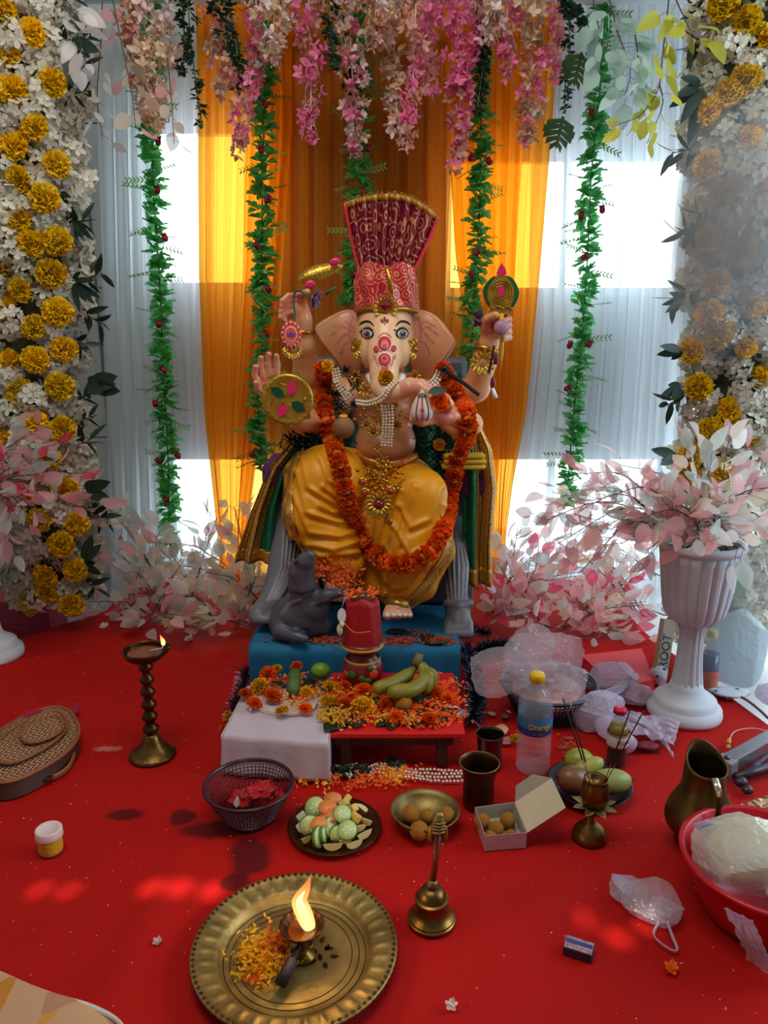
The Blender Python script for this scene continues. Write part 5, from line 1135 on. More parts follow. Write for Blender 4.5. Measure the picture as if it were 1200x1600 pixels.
for k in range(9): d = rv().normalized(); d.y = -abs(d.y)*.6; mb = MB(); mb.leaf(c, c+d.normalized()*.032, .022, (-d.x, -1, -d.z), 4, -.2); o = part('petal', mb, M('mauve_petal_dark', rgb(110, 80, 90), .5), cn); solid(o, .001)
c = pt(755, 600, 2.2); dkr = thing('tasselled_sling', 'dark sling with tassels slung across the raised right arm', 'sling', c)
mb = MB(); mb.tube(path([pt(697, 580, 2.2), pt(722, 597, 2.22), pt(748, 617, 2.23)], 5), .006, 7); part('cord', mb, M('black_cord', rgb(30, 26, 22), .8, bump=1, bs=300), dkr)
mb = MB(); mb.tube(path([pt(772, 540, 2.19), pt(768, 562, 2.2), pt(764, 582, 2.21)], 5), .0035, 6); part('cord_end', mb, MATS['black_cord'], dkr)
for u, v, r_ in ((775, 560, 7), (770, 598, 8)): mb = MB(); mb.ball(pt(u, v, 2.18), (.008, .005, .018), 10, 8); part('charm', mb, M('maroon_enamel', rgb(110, 20, 30), .4), dkr)
mb = MB(); mb.tube([pt(770, 606, 2.18), pt(774, 622, 2.18)], [.004, .008], 7); part('white_tassel', mb, whit, dkr)
# sweet in the hand
c = pt(659, 636, 2.02); mo = thing('carved_sweet', 'ridged white dumpling-shaped sweet resting in the lower right hand', 'sweet', c-Vector((0, 0, .035)))
mb = MB(); mb.lathe([(0, -.036), (.018, -.036), (.029, -.026), (.031, -.012), (.027, .004), (.018, .022), (.008, .036), (.002, .046), (0, .047)], 60, c, lambda a, z, r: 1-.13*abs(math.cos(a*4))**6); part('sweet_body', mb, M('cream_glaze', rgb(216, 196, 176), .35), mo)
for a, mt in ((-1.57, dm), (-1.0, black), (-2.1, dm)):
    mb = MB(); mb.tube([Vector((c.x+math.cos(a)*r*1.0, c.y+math.sin(a)*r*1.0, c.z+z)) for r, z in ((.020, -.034), (.0295, -.026), (.0315, -.012), (.0275, .004), (.0185, .022), (.0085, .036))], .0016, 5); part('painted_stripe', mb, mt, mo)
mb = MB(); mb.ball(c+Vector((0, -.030, -.004)), (.005, .002, .005), 8, 5); part('pink_dot', mb, pinkg, mo)
for k in range(4): mb = MB(); a = -2.3+k*.5; mb.leaf(c+Vector((0, 0, .042)), c+Vector((math.cos(a)*.018, math.sin(a)*.018, .024)), .01, (math.cos(a), math.sin(a), .4), 3, 0); part('green_leaf', mb, grn_paint, mo)
o = link('marigold_flower', MARI[0], None, pt(688, 627, 2.02), (1, .3, 0), 1.25); o['label'] = 'orange marigold head held beside the white ridged sweet'; o['category'] = 'flower'
mb = MB(); c = pt(676, 612, 2.0); mb.leaf(c-Vector((.012, 0, .003)), c+Vector((.038, 0, .008)), .026, (0, -1, .6), 5, .1); tagm('betel_leaf', mb, m_dkg, 'dark green leaf laid over the trunk tip', 'leaf', tuple(c))
o = link('marigold_flower', MARY[0], None, pt(603, 590, 2.115), (1.5, 0, 0), 1.0); o['label'] = 'yellow-orange marigold head stuck on the trunk'; o['category'] = 'flower'
# small coconut on the garland
c = pt(537, 668, 2.13); fr = thing('brown_fruit', 'small round brown fruit hanging on the orange garland', 'fruit', c); mb = MB(); mb.ball(c, (.03, .028, .031), 18, 12); part('fruit_body', mb, M('fruit_brown', rgb(150, 104, 60), .6, var=.4, vs_=30, bump=.3), fr)
mb = MB(); mb.lathe([(.0, .034), (.010, .036), (.012, .030)], 10, c); part('calyx', mb, m_mry, fr)
for u, v, lb in ((524, 688, 'small yellow marigold below the brown fruit'), (686, 695, 'yellow marigold on the dark tinsel right of the belly'), (512, 572, 'yellow flower tuft on the left shoulder end of the garland')):
    o = link('marigold_flower', MARY[1], None, pt(u, v, 2.14 if u < 600 else 2.17), (1.3, .2, 0), .8); o['label'] = lb; o['category'] = 'flower'
# orange petals heaped over the foot held by the mouse
pm = MB(); rr = random.Random(12)
def petals(mb, c, n, rx, ry, rz, rr, s=.012):
    s *= .8; n = int(n*1.25)
    for i in range(n):
        p = Vector(c)+Vector((rr.gauss(0, rx), rr.gauss(0, ry), abs(rr.gauss(0, rz)))); d = Vector((rr.uniform(-1, 1), rr.uniform(-1, 1), rr.uniform(-.5, .8))).normalized(); q = d.orthogonal().normalized()*s*.28; mb.add([p-q, p+q, p+d*s+q*.7, p+d*s-q*.7], [(0, 1, 2, 3)])
petals(pm, pt(505, 893, 2.05)-Vector((0, 0, .01)), 420, .045, .02, .02, rr); petals(pm, pt(538, 905, 2.03)-Vector((0, 0, .02)), 260, .022, .02, .022, rr)
tagm('petal_heap', pm, m_mar, 'orange petals heaped over the foot beside the grey mouse', 'petals', tuple(pt(510, 900, 2.05)), kind='stuff')
# grey mouse
base = pz(470, 1005, .165); ms = thing('mouse_figure', 'grey painted mouse figure raising its head beside the statue foot', 'figurine', base)
S = SDF((-.36, 1.85, .14), (-.05, 2.2, .50), .0028, .014)
def chm(p, k=.012): S.chain([Vv(u, v, Y) for u, v, Y, r in p], [r*.00198 for u, v, Y, r in p], k)
chm([(452, 972, 2.08, 30), (470, 958, 2.07, 31), (488, 945, 2.05, 26)], .02); chm([(478, 940, 2.05, 25), (474, 912, 2.03, 20), (471, 892, 2.02, 17), (478, 876, 2.0, 11), (485, 867, 1.99, 6.5)])
chm([(480, 968, 2.06, 24), (500, 975, 2.07, 18)], .02)
chm([(490, 935, 2.03, 12), (512, 930, 2.0, 8.5), (530, 926, 1.99, 6)], .008)
for d in (-4, 0, 4): chm([(530, 926+d, 1.99, 3), (538, 925+d*1.4, 1.985, 2)], .003)
chm([(440, 985, 2.03, 14), (462, 994, 2.0, 9), (476, 998, 1.985, 6)], .01); chm([(432, 990, 2.12, 9), (415, 980, 2.14, 5), (405, 990, 2.12, 3.5)], .008)
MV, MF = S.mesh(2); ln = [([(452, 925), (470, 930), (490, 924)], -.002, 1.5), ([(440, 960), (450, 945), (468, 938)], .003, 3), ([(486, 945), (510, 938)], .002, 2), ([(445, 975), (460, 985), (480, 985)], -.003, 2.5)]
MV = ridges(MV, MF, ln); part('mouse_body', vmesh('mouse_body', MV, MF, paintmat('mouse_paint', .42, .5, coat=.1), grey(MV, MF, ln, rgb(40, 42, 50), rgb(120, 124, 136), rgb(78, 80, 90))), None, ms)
for u in (462,): mb = MB(); mb.ball(pt(u, 879, 1.985), .0055, 10, 8); part('eye', mb, black, ms)
for u, v in ((462, 896), (484, 893)): mb = MB(); mb.ball(pt(u, v, 2.01), (.012, .005, .016), 10, 8, rot=Matrix.Rotation(.4, 3, 'Y')); part('ear', mb, M('mouse_ear', rgb(80, 82, 92), .5), ms)
# ================================================================ OFFERINGS IN FRONT
def rpx(u, v, z, px): return mpp(pz(u, v, z))*px
m_blue = M('blue_cloth', rgb(10, 110, 150), .75, var=.3, vs_=10, bump=.3, bs=40)
a = pt(391, 1060, 2.0); b_ = pt(718, 1060, 2.0); xc = (a.x+b_.x)/2; wd = b_.x-a.x
pb = thing('blue_plinth', 'low plinth under a blue cloth carrying the statue', 'plinth', (xc, 2.28, 0))
mb = MB(); mb.box((xc, 2.29, .078), (wd-.02, .56, .155)); part('block', mb, MATS['stage_wood'], pb, False)
mb = MB()
def bf(s, t):   # cloth: front hem, front, top
    x = xc+(s-.5)*wd*1.0; 
    if t < .3: k = t/.3; y = 1.992+.006*math.sin(s*34)*(1-k); z = .006+.15*k
    else: k = (t-.3)/.7; y = 2.0+.58*k; z = .163+.002*math.sin(s*20+k*9)
    e = abs(s-.5)*2
    if t >= .3: 
        if e > .97: z -= (e-.97)*.2
    return Vector((x, y, z))
mb.grid(bf, 60, 40)
for sg in (-1, 1): mb.grid(lambda s, t: Vector((xc+sg*(wd/2+.004*math.sin(s*20)*(1-t)), 2.0+.58*s, .006+.154*t)), 30, 8)
o = part('cloth', mb, m_blue, pb); solid(o, .003)
# low stool with red top
zt = .10; f1 = pz(600, 1146, zt); X1_ = pz(727, 1146, zt).x; X0_ = pz(505, 1146, zt).x; yb = 1.965
st = thing('low_stool', 'low wooden stool with a red cloth top holding flowers and fruit', 'stool', ((X0_+X1_)/2, (f1.y+yb)/2, 0))
mb = MB(); mb.box(((X0_+X1_)/2, (f1.y+yb)/2, zt-.007), (X1_-X0_, yb-f1.y, .014)); part('top', mb, M('stool_red', rgb(214, 20, 20), .6), st, False, bevel=.003)
m_wd = M('dark_brown_wood', rgb(74, 34, 20), .5, var=.5, vs_=12, stretch=(1, 1, 8))
for x in (pz(541, 1195).x, pz(690, 1195).x):
    for y in (f1.y+.03, yb-.03): mb = MB(); mb.box((x, y, (zt-.016)/2), (.026, .03, zt-.016)); part('leg', mb, m_wd, st, False, bevel=.002)
mb = MB(); mb.box(((X0_+X1_)/2, f1.y+.03, zt-.03), (X1_-X0_-.05, .014, .03)); part('rail', mb, m_wd, st, False)
# white cloth covered block at left
a = pz(347, 1150, .098); b_ = pz(512, 1163, .098)
wb = thing('white_covered_block', 'low block under a plain white cloth left of the red stool', 'block', ((a.x+b_.x)/2, a.y+.12, 0))
mb = MB()
def wf(s, t):
    x = lerp(a.x, b_.x, s)+ (.012*(1-t)*s if t < .35 else 0)*.5
    y0 = lerp(a.y, b_.y, s)
    if t < .35: k = t/.35; return Vector((x-.006*(1-k)*(1-s), y0-.012*(1-k)+.003*math.sin(s*22)*(1-k), .006+.094*k))
    k = (t-.35)/.65; return Vector((x+.012*k*(1-s)*1.5, y0+.25*k, .1+.0015*math.sin(s*15+k*7)))
mb.grid(wf, 40, 30); mb.grid(lambda s, t: Vector((wf(0, .35+.65*s).x-.002, wf(0, .35+.65*s).y, .006+.094*t)), 14, 6); mb.grid(lambda s, t: Vector((wf(1, .35+.65*s).x+.002, wf(1, .35+.65*s).y, .006+.094*t)), 14, 6)
o = part('cloth', mb, M('white_cotton', rgb(206, 186, 194), .85, var=.3, vs_=9, bump=.25, bs=120), wb); solid(o, .002)
mb = MB(); mb.box(((a.x+b_.x)/2+.004, a.y+.135, .047), (b_.x-a.x-.03, .2, .09)); part('block', mb, MATS['stage_wood'], wb, False)
# loose marigold heads
def head_(u, v, z, me, lab, s=1.0, grp=None, mesh2=None):
    p = pz(u, v, z); o = link('marigold_flower', me, None, p, (R.uniform(-.5, .1), R.uniform(-.4, .4), R.uniform(0, 6)), s); o['label'] = lab; o['category'] = 'flower'
    if grp: o['group'] = grp
    return o
zz = .122
for (u, v, y_, s, lab) in ((419, 1054, 0, 1.1, 'orange marigold at the back left of the flower heap'), (426, 1088, 0, 1.1, 'orange marigold above the white cloth, beside the white buds'), (397, 1100, 0, .95, 'orange marigold nearest the left edge of the white block'), (384, 1085, 0, .9, 'orange marigold leftmost in the flower heap'), (406, 1073, 1, 1.15, 'yellow marigold at the left of the flower heap behind orange ones'),
    (516, 1076, 1, 1.1, 'yellow marigold below the green lime'), (514, 1097, 1, 1.0, 'yellow marigold in front of the flower heap above the big dark leaf'), (538, 1100, 0, .9, 'orange marigold between two yellow ones in the heap'), (567, 1106, 1, 1.45, 'largest yellow marigold at the front of the stool'), (567, 1080, 0, 1.1, 'orange marigold at the foot of the painted pot'), (604, 1100, 0, 1.0, 'orange marigold under the tip of the front banana'),
    (681, 1084, 0, 1.15, 'orange marigold right of the bananas'), (700, 1092, 0, .9, 'orange marigold behind the banknote'), (672, 1124, 0, .95, 'orange marigold at the front right of the stool'), (477, 1108, 0, .8, 'orange marigold beside the big dark leaf'), (441, 1112, 1, .8, 'yellow marigold lying on the white buds'), (478, 1082, 1, .75, 'small yellow marigold right of the cucumber'), (433, 1046, 1, .7, 'small yellow marigold at the very back left'), (463, 1042, 0, .8, 'orange marigold behind the cucumber'), (619, 1120, 0, .8, 'orange marigold at the front edge below the round sweet'), (540, 1072, 0, .8, 'orange marigold left of the painted pot'), (588, 1072, 0, .8, 'orange marigold right of the painted pot')):
    head_(u, v, zz-.004, R.choice(MARY if y_ else MARI), lab, s)
head_(357, 1120, .02, MARY[0], 'yellow marigold on the red cloth left of the white block', .8); head_(350, 1138, .02, MARI[0], 'orange marigold on the red cloth left of the white block', .6)
rr = random.Random(77)
pm = MB()
for i in range(76):
    u = rr.uniform(395, 715); v = rr.uniform(1058, 1138)
    if v > 1108 and u < 520: continue
    petals(pm, pz(u, v, .104), 26, .018, .012, .008, rr, .011)
tagm('petal_scatter', pm, m_mar, 'loose orange marigold petals strewn over the stool and white block', 'petals', (pz(560, 1100, .104)), kind='stuff')
pm = MB()
for i in range(34): u = rr.uniform(460, 640); v = rr.uniform(1070, 1134); petals(pm, pz(u, v, .106), 22, .016, .012, .008, rr, .011)
tagm('petal_scatter', pm, m_mry, 'loose yellow marigold petals in the middle of the stool heap', 'petals', (pz(540, 1100, .106)), kind='stuff')
pm = MB()
for (u, v, n, s) in ((500, 1000, 160, .02), (490, 985, 100, .02), (520, 1020, 100, .016), (625, 1005, 120, .016), (605, 1015, 90, .015), (640, 1000, 60, .014), (690, 1005, 160, .02), (672, 1015, 70, .014), (655, 990, 30, .02), (420, 1000, 10, .01)):
    q = pt(u, v, 1.985) if v > 1002 else pz(u, v, .168); 
    if v > 1002: q = pz(u, 1002, .168)
    petals(pm, q, n, s, .012, .003, rr, .01)
tagm('petal_scatter', pm, M('rust_petal', rgb(176, 66, 20), .6, tl=.1), 'rust orange petals fallen on the blue cloth', 'petals', (pz(600, 1000, .168)), kind='stuff')
def bigleaf(u, v, z, L_, W_, ang, lab, mat=m_dkg, tilt=.15, pts=None):
    p = pz(u, v, z); d = Vector((math.cos(ang), math.sin(ang), tilt)); mb = MB(); mb.leaf(p-d*L_*.5, p+d*L_*.5, W_, (0, 0, 1), 8, .18, fold=.12)
    o = tagm('leaf', mb, mat, lab, 'leaf', tuple(p)); solid(o, .0008); return o
m_lf = M('fresh_green_leaf', rgb(32, 74, 34), .4, tl=.15); 
bigleaf(490, 1132, .098, .085, .06, 3.6, 'large dark leaf hanging over the white cloth corner', tilt=.2); bigleaf(525, 1130, .106, .085, .06, 4.2, 'large dark leaf at the middle front edge of the stool', tilt=.4); bigleaf(545, 1122, .11, .07, .05, 5.2, 'dark leaf left of the largest yellow marigold', tilt=.3); bigleaf(588, 1094, .122, .05, .04, 1.2, 'green leaf right of the painted pot foot', m_lf)
bigleaf(650, 1090, .122, .045, .03, 2.0, 'bright leaf in front of the bananas', m_lf); bigleaf(666, 1086, .122, .045, .028, .7, 'bright leaf right of the round sweet', m_lf); bigleaf(644, 1124, .11, .07, .05, 5.4, 'dark leaf at the front right of the stool', tilt=.3); bigleaf(690, 1120, .11, .08, .035, .2, 'dark leaf under the banknote', tilt=.05); bigleaf(612, 1128, .108, .06, .04, 4.6, 'dark leaf at the front edge below the round sweet', tilt=.3)
bigleaf(480, 1065, .12, .06, .05, 1.2, 'dark leaf between the cucumber and the lime'); bigleaf(682, 996, .172, .10, .09, 1.0, 'round dark leaf with petals on the blue cloth', tilt=.02); bigleaf(505, 985, .172, .10, .05, .1, 'dark leaf on the blue cloth beside the mouse', tilt=.02); bigleaf(625, 985, .172, .09, .035, .2, 'narrow dark leaf on blue cloth below the foot', tilt=.02); bigleaf(550, 1000, .172, .08, .05, 2.6, 'dark leaf behind the painted pot', tilt=.02)
for i, (u, v, a) in enumerate(((455, 1060, .5), (560, 1126, 4.4), (630, 1112, 5), (600, 1126, 4.0), (700, 1110, .4), (660, 1112, 2.2), (575, 1096, 3.0), (520, 1112, 5.4), (430, 1068, 1), (680, 1104, 5.6))): bigleaf(u, v, .108+.004*(i % 3), .05, .034, a, ('dark leaf behind the cucumber', 'dark leaf under the front of the largest yellow marigold', 'dark leaf right of the round golden sweet', 'dark leaf at the front edge left of the round sweet', 'dark leaf beside the banknote, inner side', 'dark leaf in front of the bananas, lower one', 'dark leaf between the pot and the front edge', 'dark leaf between two yellow marigolds', 'dark leaf behind the leftmost marigolds', 'dark leaf left of the banknote')[i], m_dkg, .2)
# fruit
p = pz(501, 1048, .135); mb = MB(); mb.ball(p, (.026, .022, .022), 20, 12, fn=lambda d: 1+.12*max(0, abs(d.x)-.8)*5*.4); tagm('lime', mb, M('lime_skin', rgb(120, 160, 40), .35, var=.4, vs_=60, bump=.15, bs=300), 'green lime at the back of the flower heap', 'lime', (p.x, p.y, p.z-.022))
p = pz(459, 1072, .125); cu = thing('cucumber', 'small ridged green cucumber end in the flower heap', 'cucumber', (p.x, p.y, .104)); mb = MB(); mb.tube([p+Vector((0, -.03, -.012)), p+Vector((0, -.02, 0)), p+Vector((0, .02, .014)), p+Vector((0, .04, .02)), p+Vector((0, .048, .022))], [.012, .0175, .018, .015, .004], 20); part('fruit_body', mb, M('gourd_green', rgb(84, 110, 44), .5, var=.6, vs_=70, bump=.6, bs=120), cu)
p = pz(630, 1098, .125); LADDU = MB(); LADDU.ball((0, 0, 0), 1, 28, 18, fn=lambda d: 1+.05*noise.noise(d*5)+.035*noise.noise(d*13)); m_lad = M('laddu_crumb', rgb(250, 172, 36), .7, var=.6, vs_=50, alt=rgb(226, 130, 20), bump=1, bs=180, tl=.05); LAD = LADDU.mesh('round_sweet', m_lad)
def laddu(p, r, lab): o = link('round_sweet', LAD, None, p, (R.uniform(0, 6), R.uniform(0, 6), 0), r); o['label'] = lab; o['category'] = 'sweet'; return o
laddu(p, .022, 'round golden sweet in front of the bananas')
# bananas
bt = thing('banana_bunch', 'bunch of four green-yellow bananas on the stool', 'bananas', (pz(640, 1075, .104)))
m_ban = M('banana_skin', rgb(150, 140, 44), .45, var=.4, vs_=25, alt=rgb(120, 112, 30)); top = pt(654, 1030, 1.86)
for pts, r in (([(654, 1034, 1.86), (640, 1052, 1.84), (618, 1065, 1.80), (596, 1073, 1.775), (582, 1080, 1.77)], .0185), ([(656, 1036, 1.855), (660, 1062, 1.80), (645, 1077, 1.76), (622, 1080, 1.745), (605, 1083, 1.74)], .0195), ([(658, 1036, 1.86), (668, 1055, 1.82), (668, 1070, 1.80), (660, 1082, 1.80)], .017), ([(660, 1036, 1.87), (675, 1052, 1.85), (676, 1066, 1.84), (669, 1078, 1.83)], .016)):
    P = path([pt(*q) for q in pts], 6); n = len(P)
    for q in P: q.z = max(q.z, .122)
    mb = MB(); mb.tube(P, [r*(.4 if i < 3 else min(1, (.4+(i-3)*.16), ) if i < n-4 else (1, .8, .5, .22)[i-n+4]) for i in range(n)], 7); part('banana', mb, m_ban, bt)
mb = MB(); mb.tube([top+Vector((-.008, -.01, -.012)), top+Vector((0, 0, .004)), top+Vector((.004, .004, .014))], [.014, .012, .009], 10); part('crown_stem', mb, M('banana_stem', rgb(120, 104, 60), .6), bt)
# painted pot with red cloth
b0 = pz(567, 1070, .104); b0.y = min(b0.y, 1.92); kl = thing('painted_pot', 'maroon pot painted with flowers and topped by a red cloth', 'pot', b0); k = mpp(b0)
m_kal = M('pot_maroon', rgb(112, 12, 22), .35, coat=.2)
def zt_(v): return pt(567, v, b0.y).z
mb = MB(); mb.lathe([(0, b0.z), (20*k, b0.z), (24*k, b0.z+.006), (31*k, zt_(1050)), (32.5*k, zt_(1040)), (28*k, zt_(1030)), (21*k, zt_(1024)), (19*k, zt_(1018)), (23*k, zt_(1013)), (31*k, zt_(1008)), (32*k, zt_(1004)), (28*k, zt_(1000)), (0, zt_(1000))], 36, (b0.x, b0.y, 0)); part('vessel', mb, m_kal, kl)
m_gy = M('gold_stripe', rgb(214, 150, 30), .35)
for v, r in ((1028, 26), (1006, 32)): mb = MB(); mb.lathe([(r*k, zt_(v+2)), (r*k+.003, zt_(v)), (r*k, zt_(v-2))], 36, (b0.x, b0.y, 0)); part('gold_ring', mb, m_gy, kl)
for a, v, r, mt in ((-2.5, 1044, .011, M('paint_red_orange', rgb(226, 50, 20), .5)), (-2.1, 1042, .012, M('paint_green', rgb(40, 110, 30), .5)), (-1.6, 1046, .009, MATS['paint_green']), (-1.3, 1050, .010, MATS['paint_green']), (-1.0, 1042, .014, MATS['paint_red_orange']), (-1.15, 1032, .008, MATS['paint_green'])):
    rr_ = 32*k; c = Vector((b0.x+math.cos(a)*rr_, b0.y+math.sin(a)*rr_, zt_(v))); mb = MB(); mb.ball(c, (r, .003, r*.9), 10, 6, rot=Matrix.Rotation(a+PI/2, 3, 'Z')); part('painted_flower', mb, mt, kl)
mb = MB()
def rcf(s, t):
    a = 2*PI*s; v = lerp(1008, 932, t); r = (lerp(29, 24, t))*k*(1+.04*math.sin(a*5+t*2)+.02*math.sin(a*11)); r *= (1 if t < .92 else 1-.35*(t-.92)/.08)
    return Vector((b0.x+math.cos(a)*r, b0.y+math.sin(a)*r*.85, zt_(v)+.006*math.sin(a*3)*(t > .9)))
mb.grid(rcf, 60, 20); o = part('red_wrap', mb, M('crimson_satin', rgb(170, 8, 22), .5, bump=.2, bs=60), kl); solid(o, .0015)
mb = MB(); mb.tube(path([Vector((b0.x-.058*.9+.0, b0.y-.03, zt_(962))), Vector((b0.x-.02, b0.y-.058, zt_(974))), Vector((b0.x+.022, b0.y-.055, zt_(974)))], 5), .0012, 5); part('thread', mb, M('gold_thread', rgb(200, 130, 60), .5), kl)
mb = MB(); mb.ball((b0.x, b0.y, zt_(934)), (.03, .03, .02), 16, 10); part('coconut_top', mb, M('coconut_husk', rgb(90, 50, 30), .9, bump=1, bs=120), kl)
pm = MB(); petals(pm, Vector((b0.x, b0.y, zt_(930))), 160, .022, .015, .008, rr, .01); pmo = part('petals', pm, m_mar, kl); pmo['kind'] = 'stuff'
tg = thing('paper_tag', 'white oval paper tag hanging on the red wrapped pot', 'tag', pt(534, 965, 1.845)); c = pt(534, 962, 1.845)
mb = MB(); mb.poly([c+Vector((.011*math.cos(q*PI/12), 0, .020*math.sin(q*PI/12))) for q in range(24)], .001, Vector((0, 1, 0))); part('tag_card', mb, whit, tg, False); mb = MB(); mb.tube([c+Vector((0, 0, .018)), pt(538, 935, 1.86)], .0006, 4); part('string', mb, m_wst, tg)
mb = MB(); mb.ball(pt(531, 984, 1.845), (.008, .006, .016), 10, 8); mb.ball(pt(534, 976, 1.843), (.007, .006, .008), 8, 6); part('white_bud', mb, M('bud_ivory', rgb(222, 206, 170), .6), tg)
for pts, lab in (([(406, 1108), (425, 1112), (450, 1113), (466, 1114)], 'longest white tuberose bud lying across the white cloth front'), ([(420, 1068), (423, 1082)], 'short white tuberose bud between the yellow and orange marigolds'), ([(488, 1108), (496, 1094)], 'white tuberose bud standing left of the middle leaves'), ([(392, 1110), (390, 1095)], 'white tuberose bud nearest the left edge of the heap')):
    P = [pz(u, v, .112) for u, v in pts]; mb = MB(); n = len(P); mb.tube(P, [.002]*(n-1)+[.0045], 6); tagm('tuberose_bud', mb, M('bud_ivory', rgb(222, 206, 170), .6), lab, 'flower', tuple(P[0]), 'tuberose buds in the flower heap')
# banknote with coin
q = [pz(u, v, .108) for u, v in ((696, 1104), (712, 1103), (735, 1117), (716, 1120))]; bn = thing('banknote', 'blue and cream banknote with a coin at the stool corner', 'banknote', (q[0]+q[2])/2)
mb = MB(); mb.poly(q, .0008); part('note', mb, M('note_cream', rgb(206, 214, 206), .6, var=.5, vs_=60, alt=rgb(150, 190, 190)), bn, False)
mb = MB(); mb.poly([q[1].lerp(q[2], .35)+Vector((0, 0, .001)), q[2]+Vector((0, 0, .001)), q[3]+Vector((0, 0, .001)), q[3].lerp(q[2], .4)+Vector((-.006, .01, .001))], .0008); part('blue_print', mb, M('note_blue', rgb(40, 120, 150), .6), bn, False)
mb = MB(); mb.lathe([(0, 0), (.011, 0), (.011, .0018), (0, .002)], 20, (q[0]+q[1]+q[2]+q[3])/4+Vector((-.004, 0, .002))); part('coin', mb, M('dull_steel', rgb(110, 100, 90), .35, .9), bn)
# pearl and flower string on the floor in front
pr = MB(); rr = random.Random(5)
P = path([pz(u, v, .008) for u, v in ((565, 1204), (585, 1196), (600, 1200), (620, 1206), (660, 1210), (722, 1212))], 10)
def strand_floor(lab, rows, u0, mat=pearl):
    mb = MB()
    for j in range(rows):
        PP = path([pz(u, v+j*5+1.2*math.sin(u*.1+j), .006+.002*(j % 2)) for u, v in u0], 10); L_ = sum((b-a).length for a, b in zip(PP, PP[1:])); n = int(L_/.0088)
        for i in range(n): p, tg_ = along(PP, (i+.5+.47*(j % 2))/n); mb.ball(p+Vector((rr.uniform(-.0012, .0012), rr.uniform(-.0018, .0018), 0)), .0038, 7, 5)
    return tagm('pearl_string', mb, mat, lab, 'pearls', tuple(PP[0]), kind='stuff')
strand_floor('rows of white pearls lying before the red stool', 4, ((574, 1200), (590, 1193), (612, 1196), (640, 1201), (680, 1204), (722, 1205)))
strand_floor('short loop of white pearls in dark flowers before the stool', 2, ((522, 1196), (535, 1200), (547, 1210), (550, 1196), (560, 1194)))
pm = MB()
for i in range(40): u = rr.uniform(465, 640); v = rr.gauss(1216, 7); petals(pm, pz(u, v, .004), 16, .012, .010, .004, rr, .009)
tagm('petal_scatter', pm, m_mar, 'orange petals spilled along the floor before the stool', 'petals', tuple(pz(560, 1215)), kind='stuff')
pm = MB()
for i in range(16): u = rr.choice([rr.uniform(475, 520), rr.uniform(600, 630)]); v = rr.gauss(1214, 7); petals(pm, pz(u, v, .006), 14, .01, .010, .004, rr, .01)
tagm('petal_scatter', pm, m_mry, 'yellow petals spilled along the floor before the stool', 'petals', tuple(pz(560, 1214)), kind='stuff')
pm = MB(); petals(pm, pz(540, 1206, .004), 260, .03, .01, .006, rr, .014); petals(pm, pz(487, 1200, .004), 60, .014, .01, .008, rr, .016); petals(pm, pz(618, 1196, .004), 60, .01, .01, .006, rr, .014); tagm('leaf_scatter', pm, m_dkg, 'dark crushed leaves among the pearls before the stool', 'leaves', tuple(pz(540, 1206)), kind='stuff')
head_(491, 1198, .018, MARI[1], 'orange marigold on the floor under the white cloth corner', .8)
for u, v, lab, n in ((885, 1165, 'little heap of dried orange petals behind the mangoes', 40),): pm = MB(); petals(pm, pz(u, v, .003), n, .014, .02, .003, rr, .012); tagm('petal_scatter', pm, MATS['rust_petal'], lab, 'petals', tuple(pz(u, v)), kind='stuff')
for u, v, mt, lab in ((486, 0, 0, ''),): pass
for u, v, lab in ((490-2, 0, ''),): pass
for u, v, s, lab in ((163, 980, .016, 'small white fallen blossom beside the leaf bed at left'), (295, 1000, .016, 'small white fallen blossom behind the tall oil lamp'), (1048, 1514, .012, 'small orange petal ball on the red cloth beside the plastic bag'), (246, 1472, .008, 'tiny pale crumb on the red cloth left of the tray'), (705, 1572, .010, 'small dried petal on the red cloth right of the tray')):
    mb = MB(); mesh_floret(mb, (0, 0, 0), (0, -.3, 1), s, rr, 5, .5); mesh_floret(mb, (s*.3, 0, s*.3), (0, -.3, 1), s*.7, rr, 4, .8); o = link('fallen_flower', mb.mesh('fallen_flower', m_mar if 'orange' in lab else m_bwh), None, pz(u, v, .003)); o['label'] = lab; o['category'] = 'petal'

# tinsel on the floor
def tinsel(lab, pts, r, mat, n=900, seed=1):
    rr = random.Random(seed); P = path(pts, 8); mb = MB()
    for i in range(n):
        p, tg_ = along(P, rr.random()); d = Vector((rr.gauss(0, 1), rr.gauss(0, 1), rr.gauss(0, 1))).normalized(); e = p+d*r*rr.uniform(.7, 1.1); e.z = max(e.z, .002); s = d.orthogonal().normalized()*.0012; mb.add([p-s, p+s, e+s*.6, e-s*.6], [(0, 1, 2, 3)])
    return tagm('tinsel', mb, mat, lab, 'tinsel', (P[0].x, P[0].y, 0), kind='stuff', smooth=False)
m_td = M('dark_blue_tinsel', rgb(24, 30, 50), .25, .6); m_tr = M('red_silver_tinsel', rgb(110, 40, 60), .25, .6, var=.8, vs_=60, alt=rgb(60, 60, 80))
tinsel('red and silver tinsel along the left side of the blue plinth', [pz(385, 1050, .04), pz(378, 1080, .04), pz(362, 1115, .03)], .03, m_tr, 900, 1)
tinsel('dark tinsel along the right side of the blue plinth', [pz(728, 1010, .05), pz(738, 1050, .04), pz(745, 1090, .03), pz(738, 1125, .03)], .035, m_td, 1600, 2)
tinsel('dark blue tinsel behind the large clear plastic bag', [pz(745, 1020, .03), pz(775, 1010, .05), pz(805, 1012, .04)], .035, m_td, 1100, 3)
tinsel('dark tinsel on the leaves over the plinth corner', [pz(725, 975, .05), pz(745, 985, .05), pz(765, 990, .04)], .022, m_td, 500, 4)

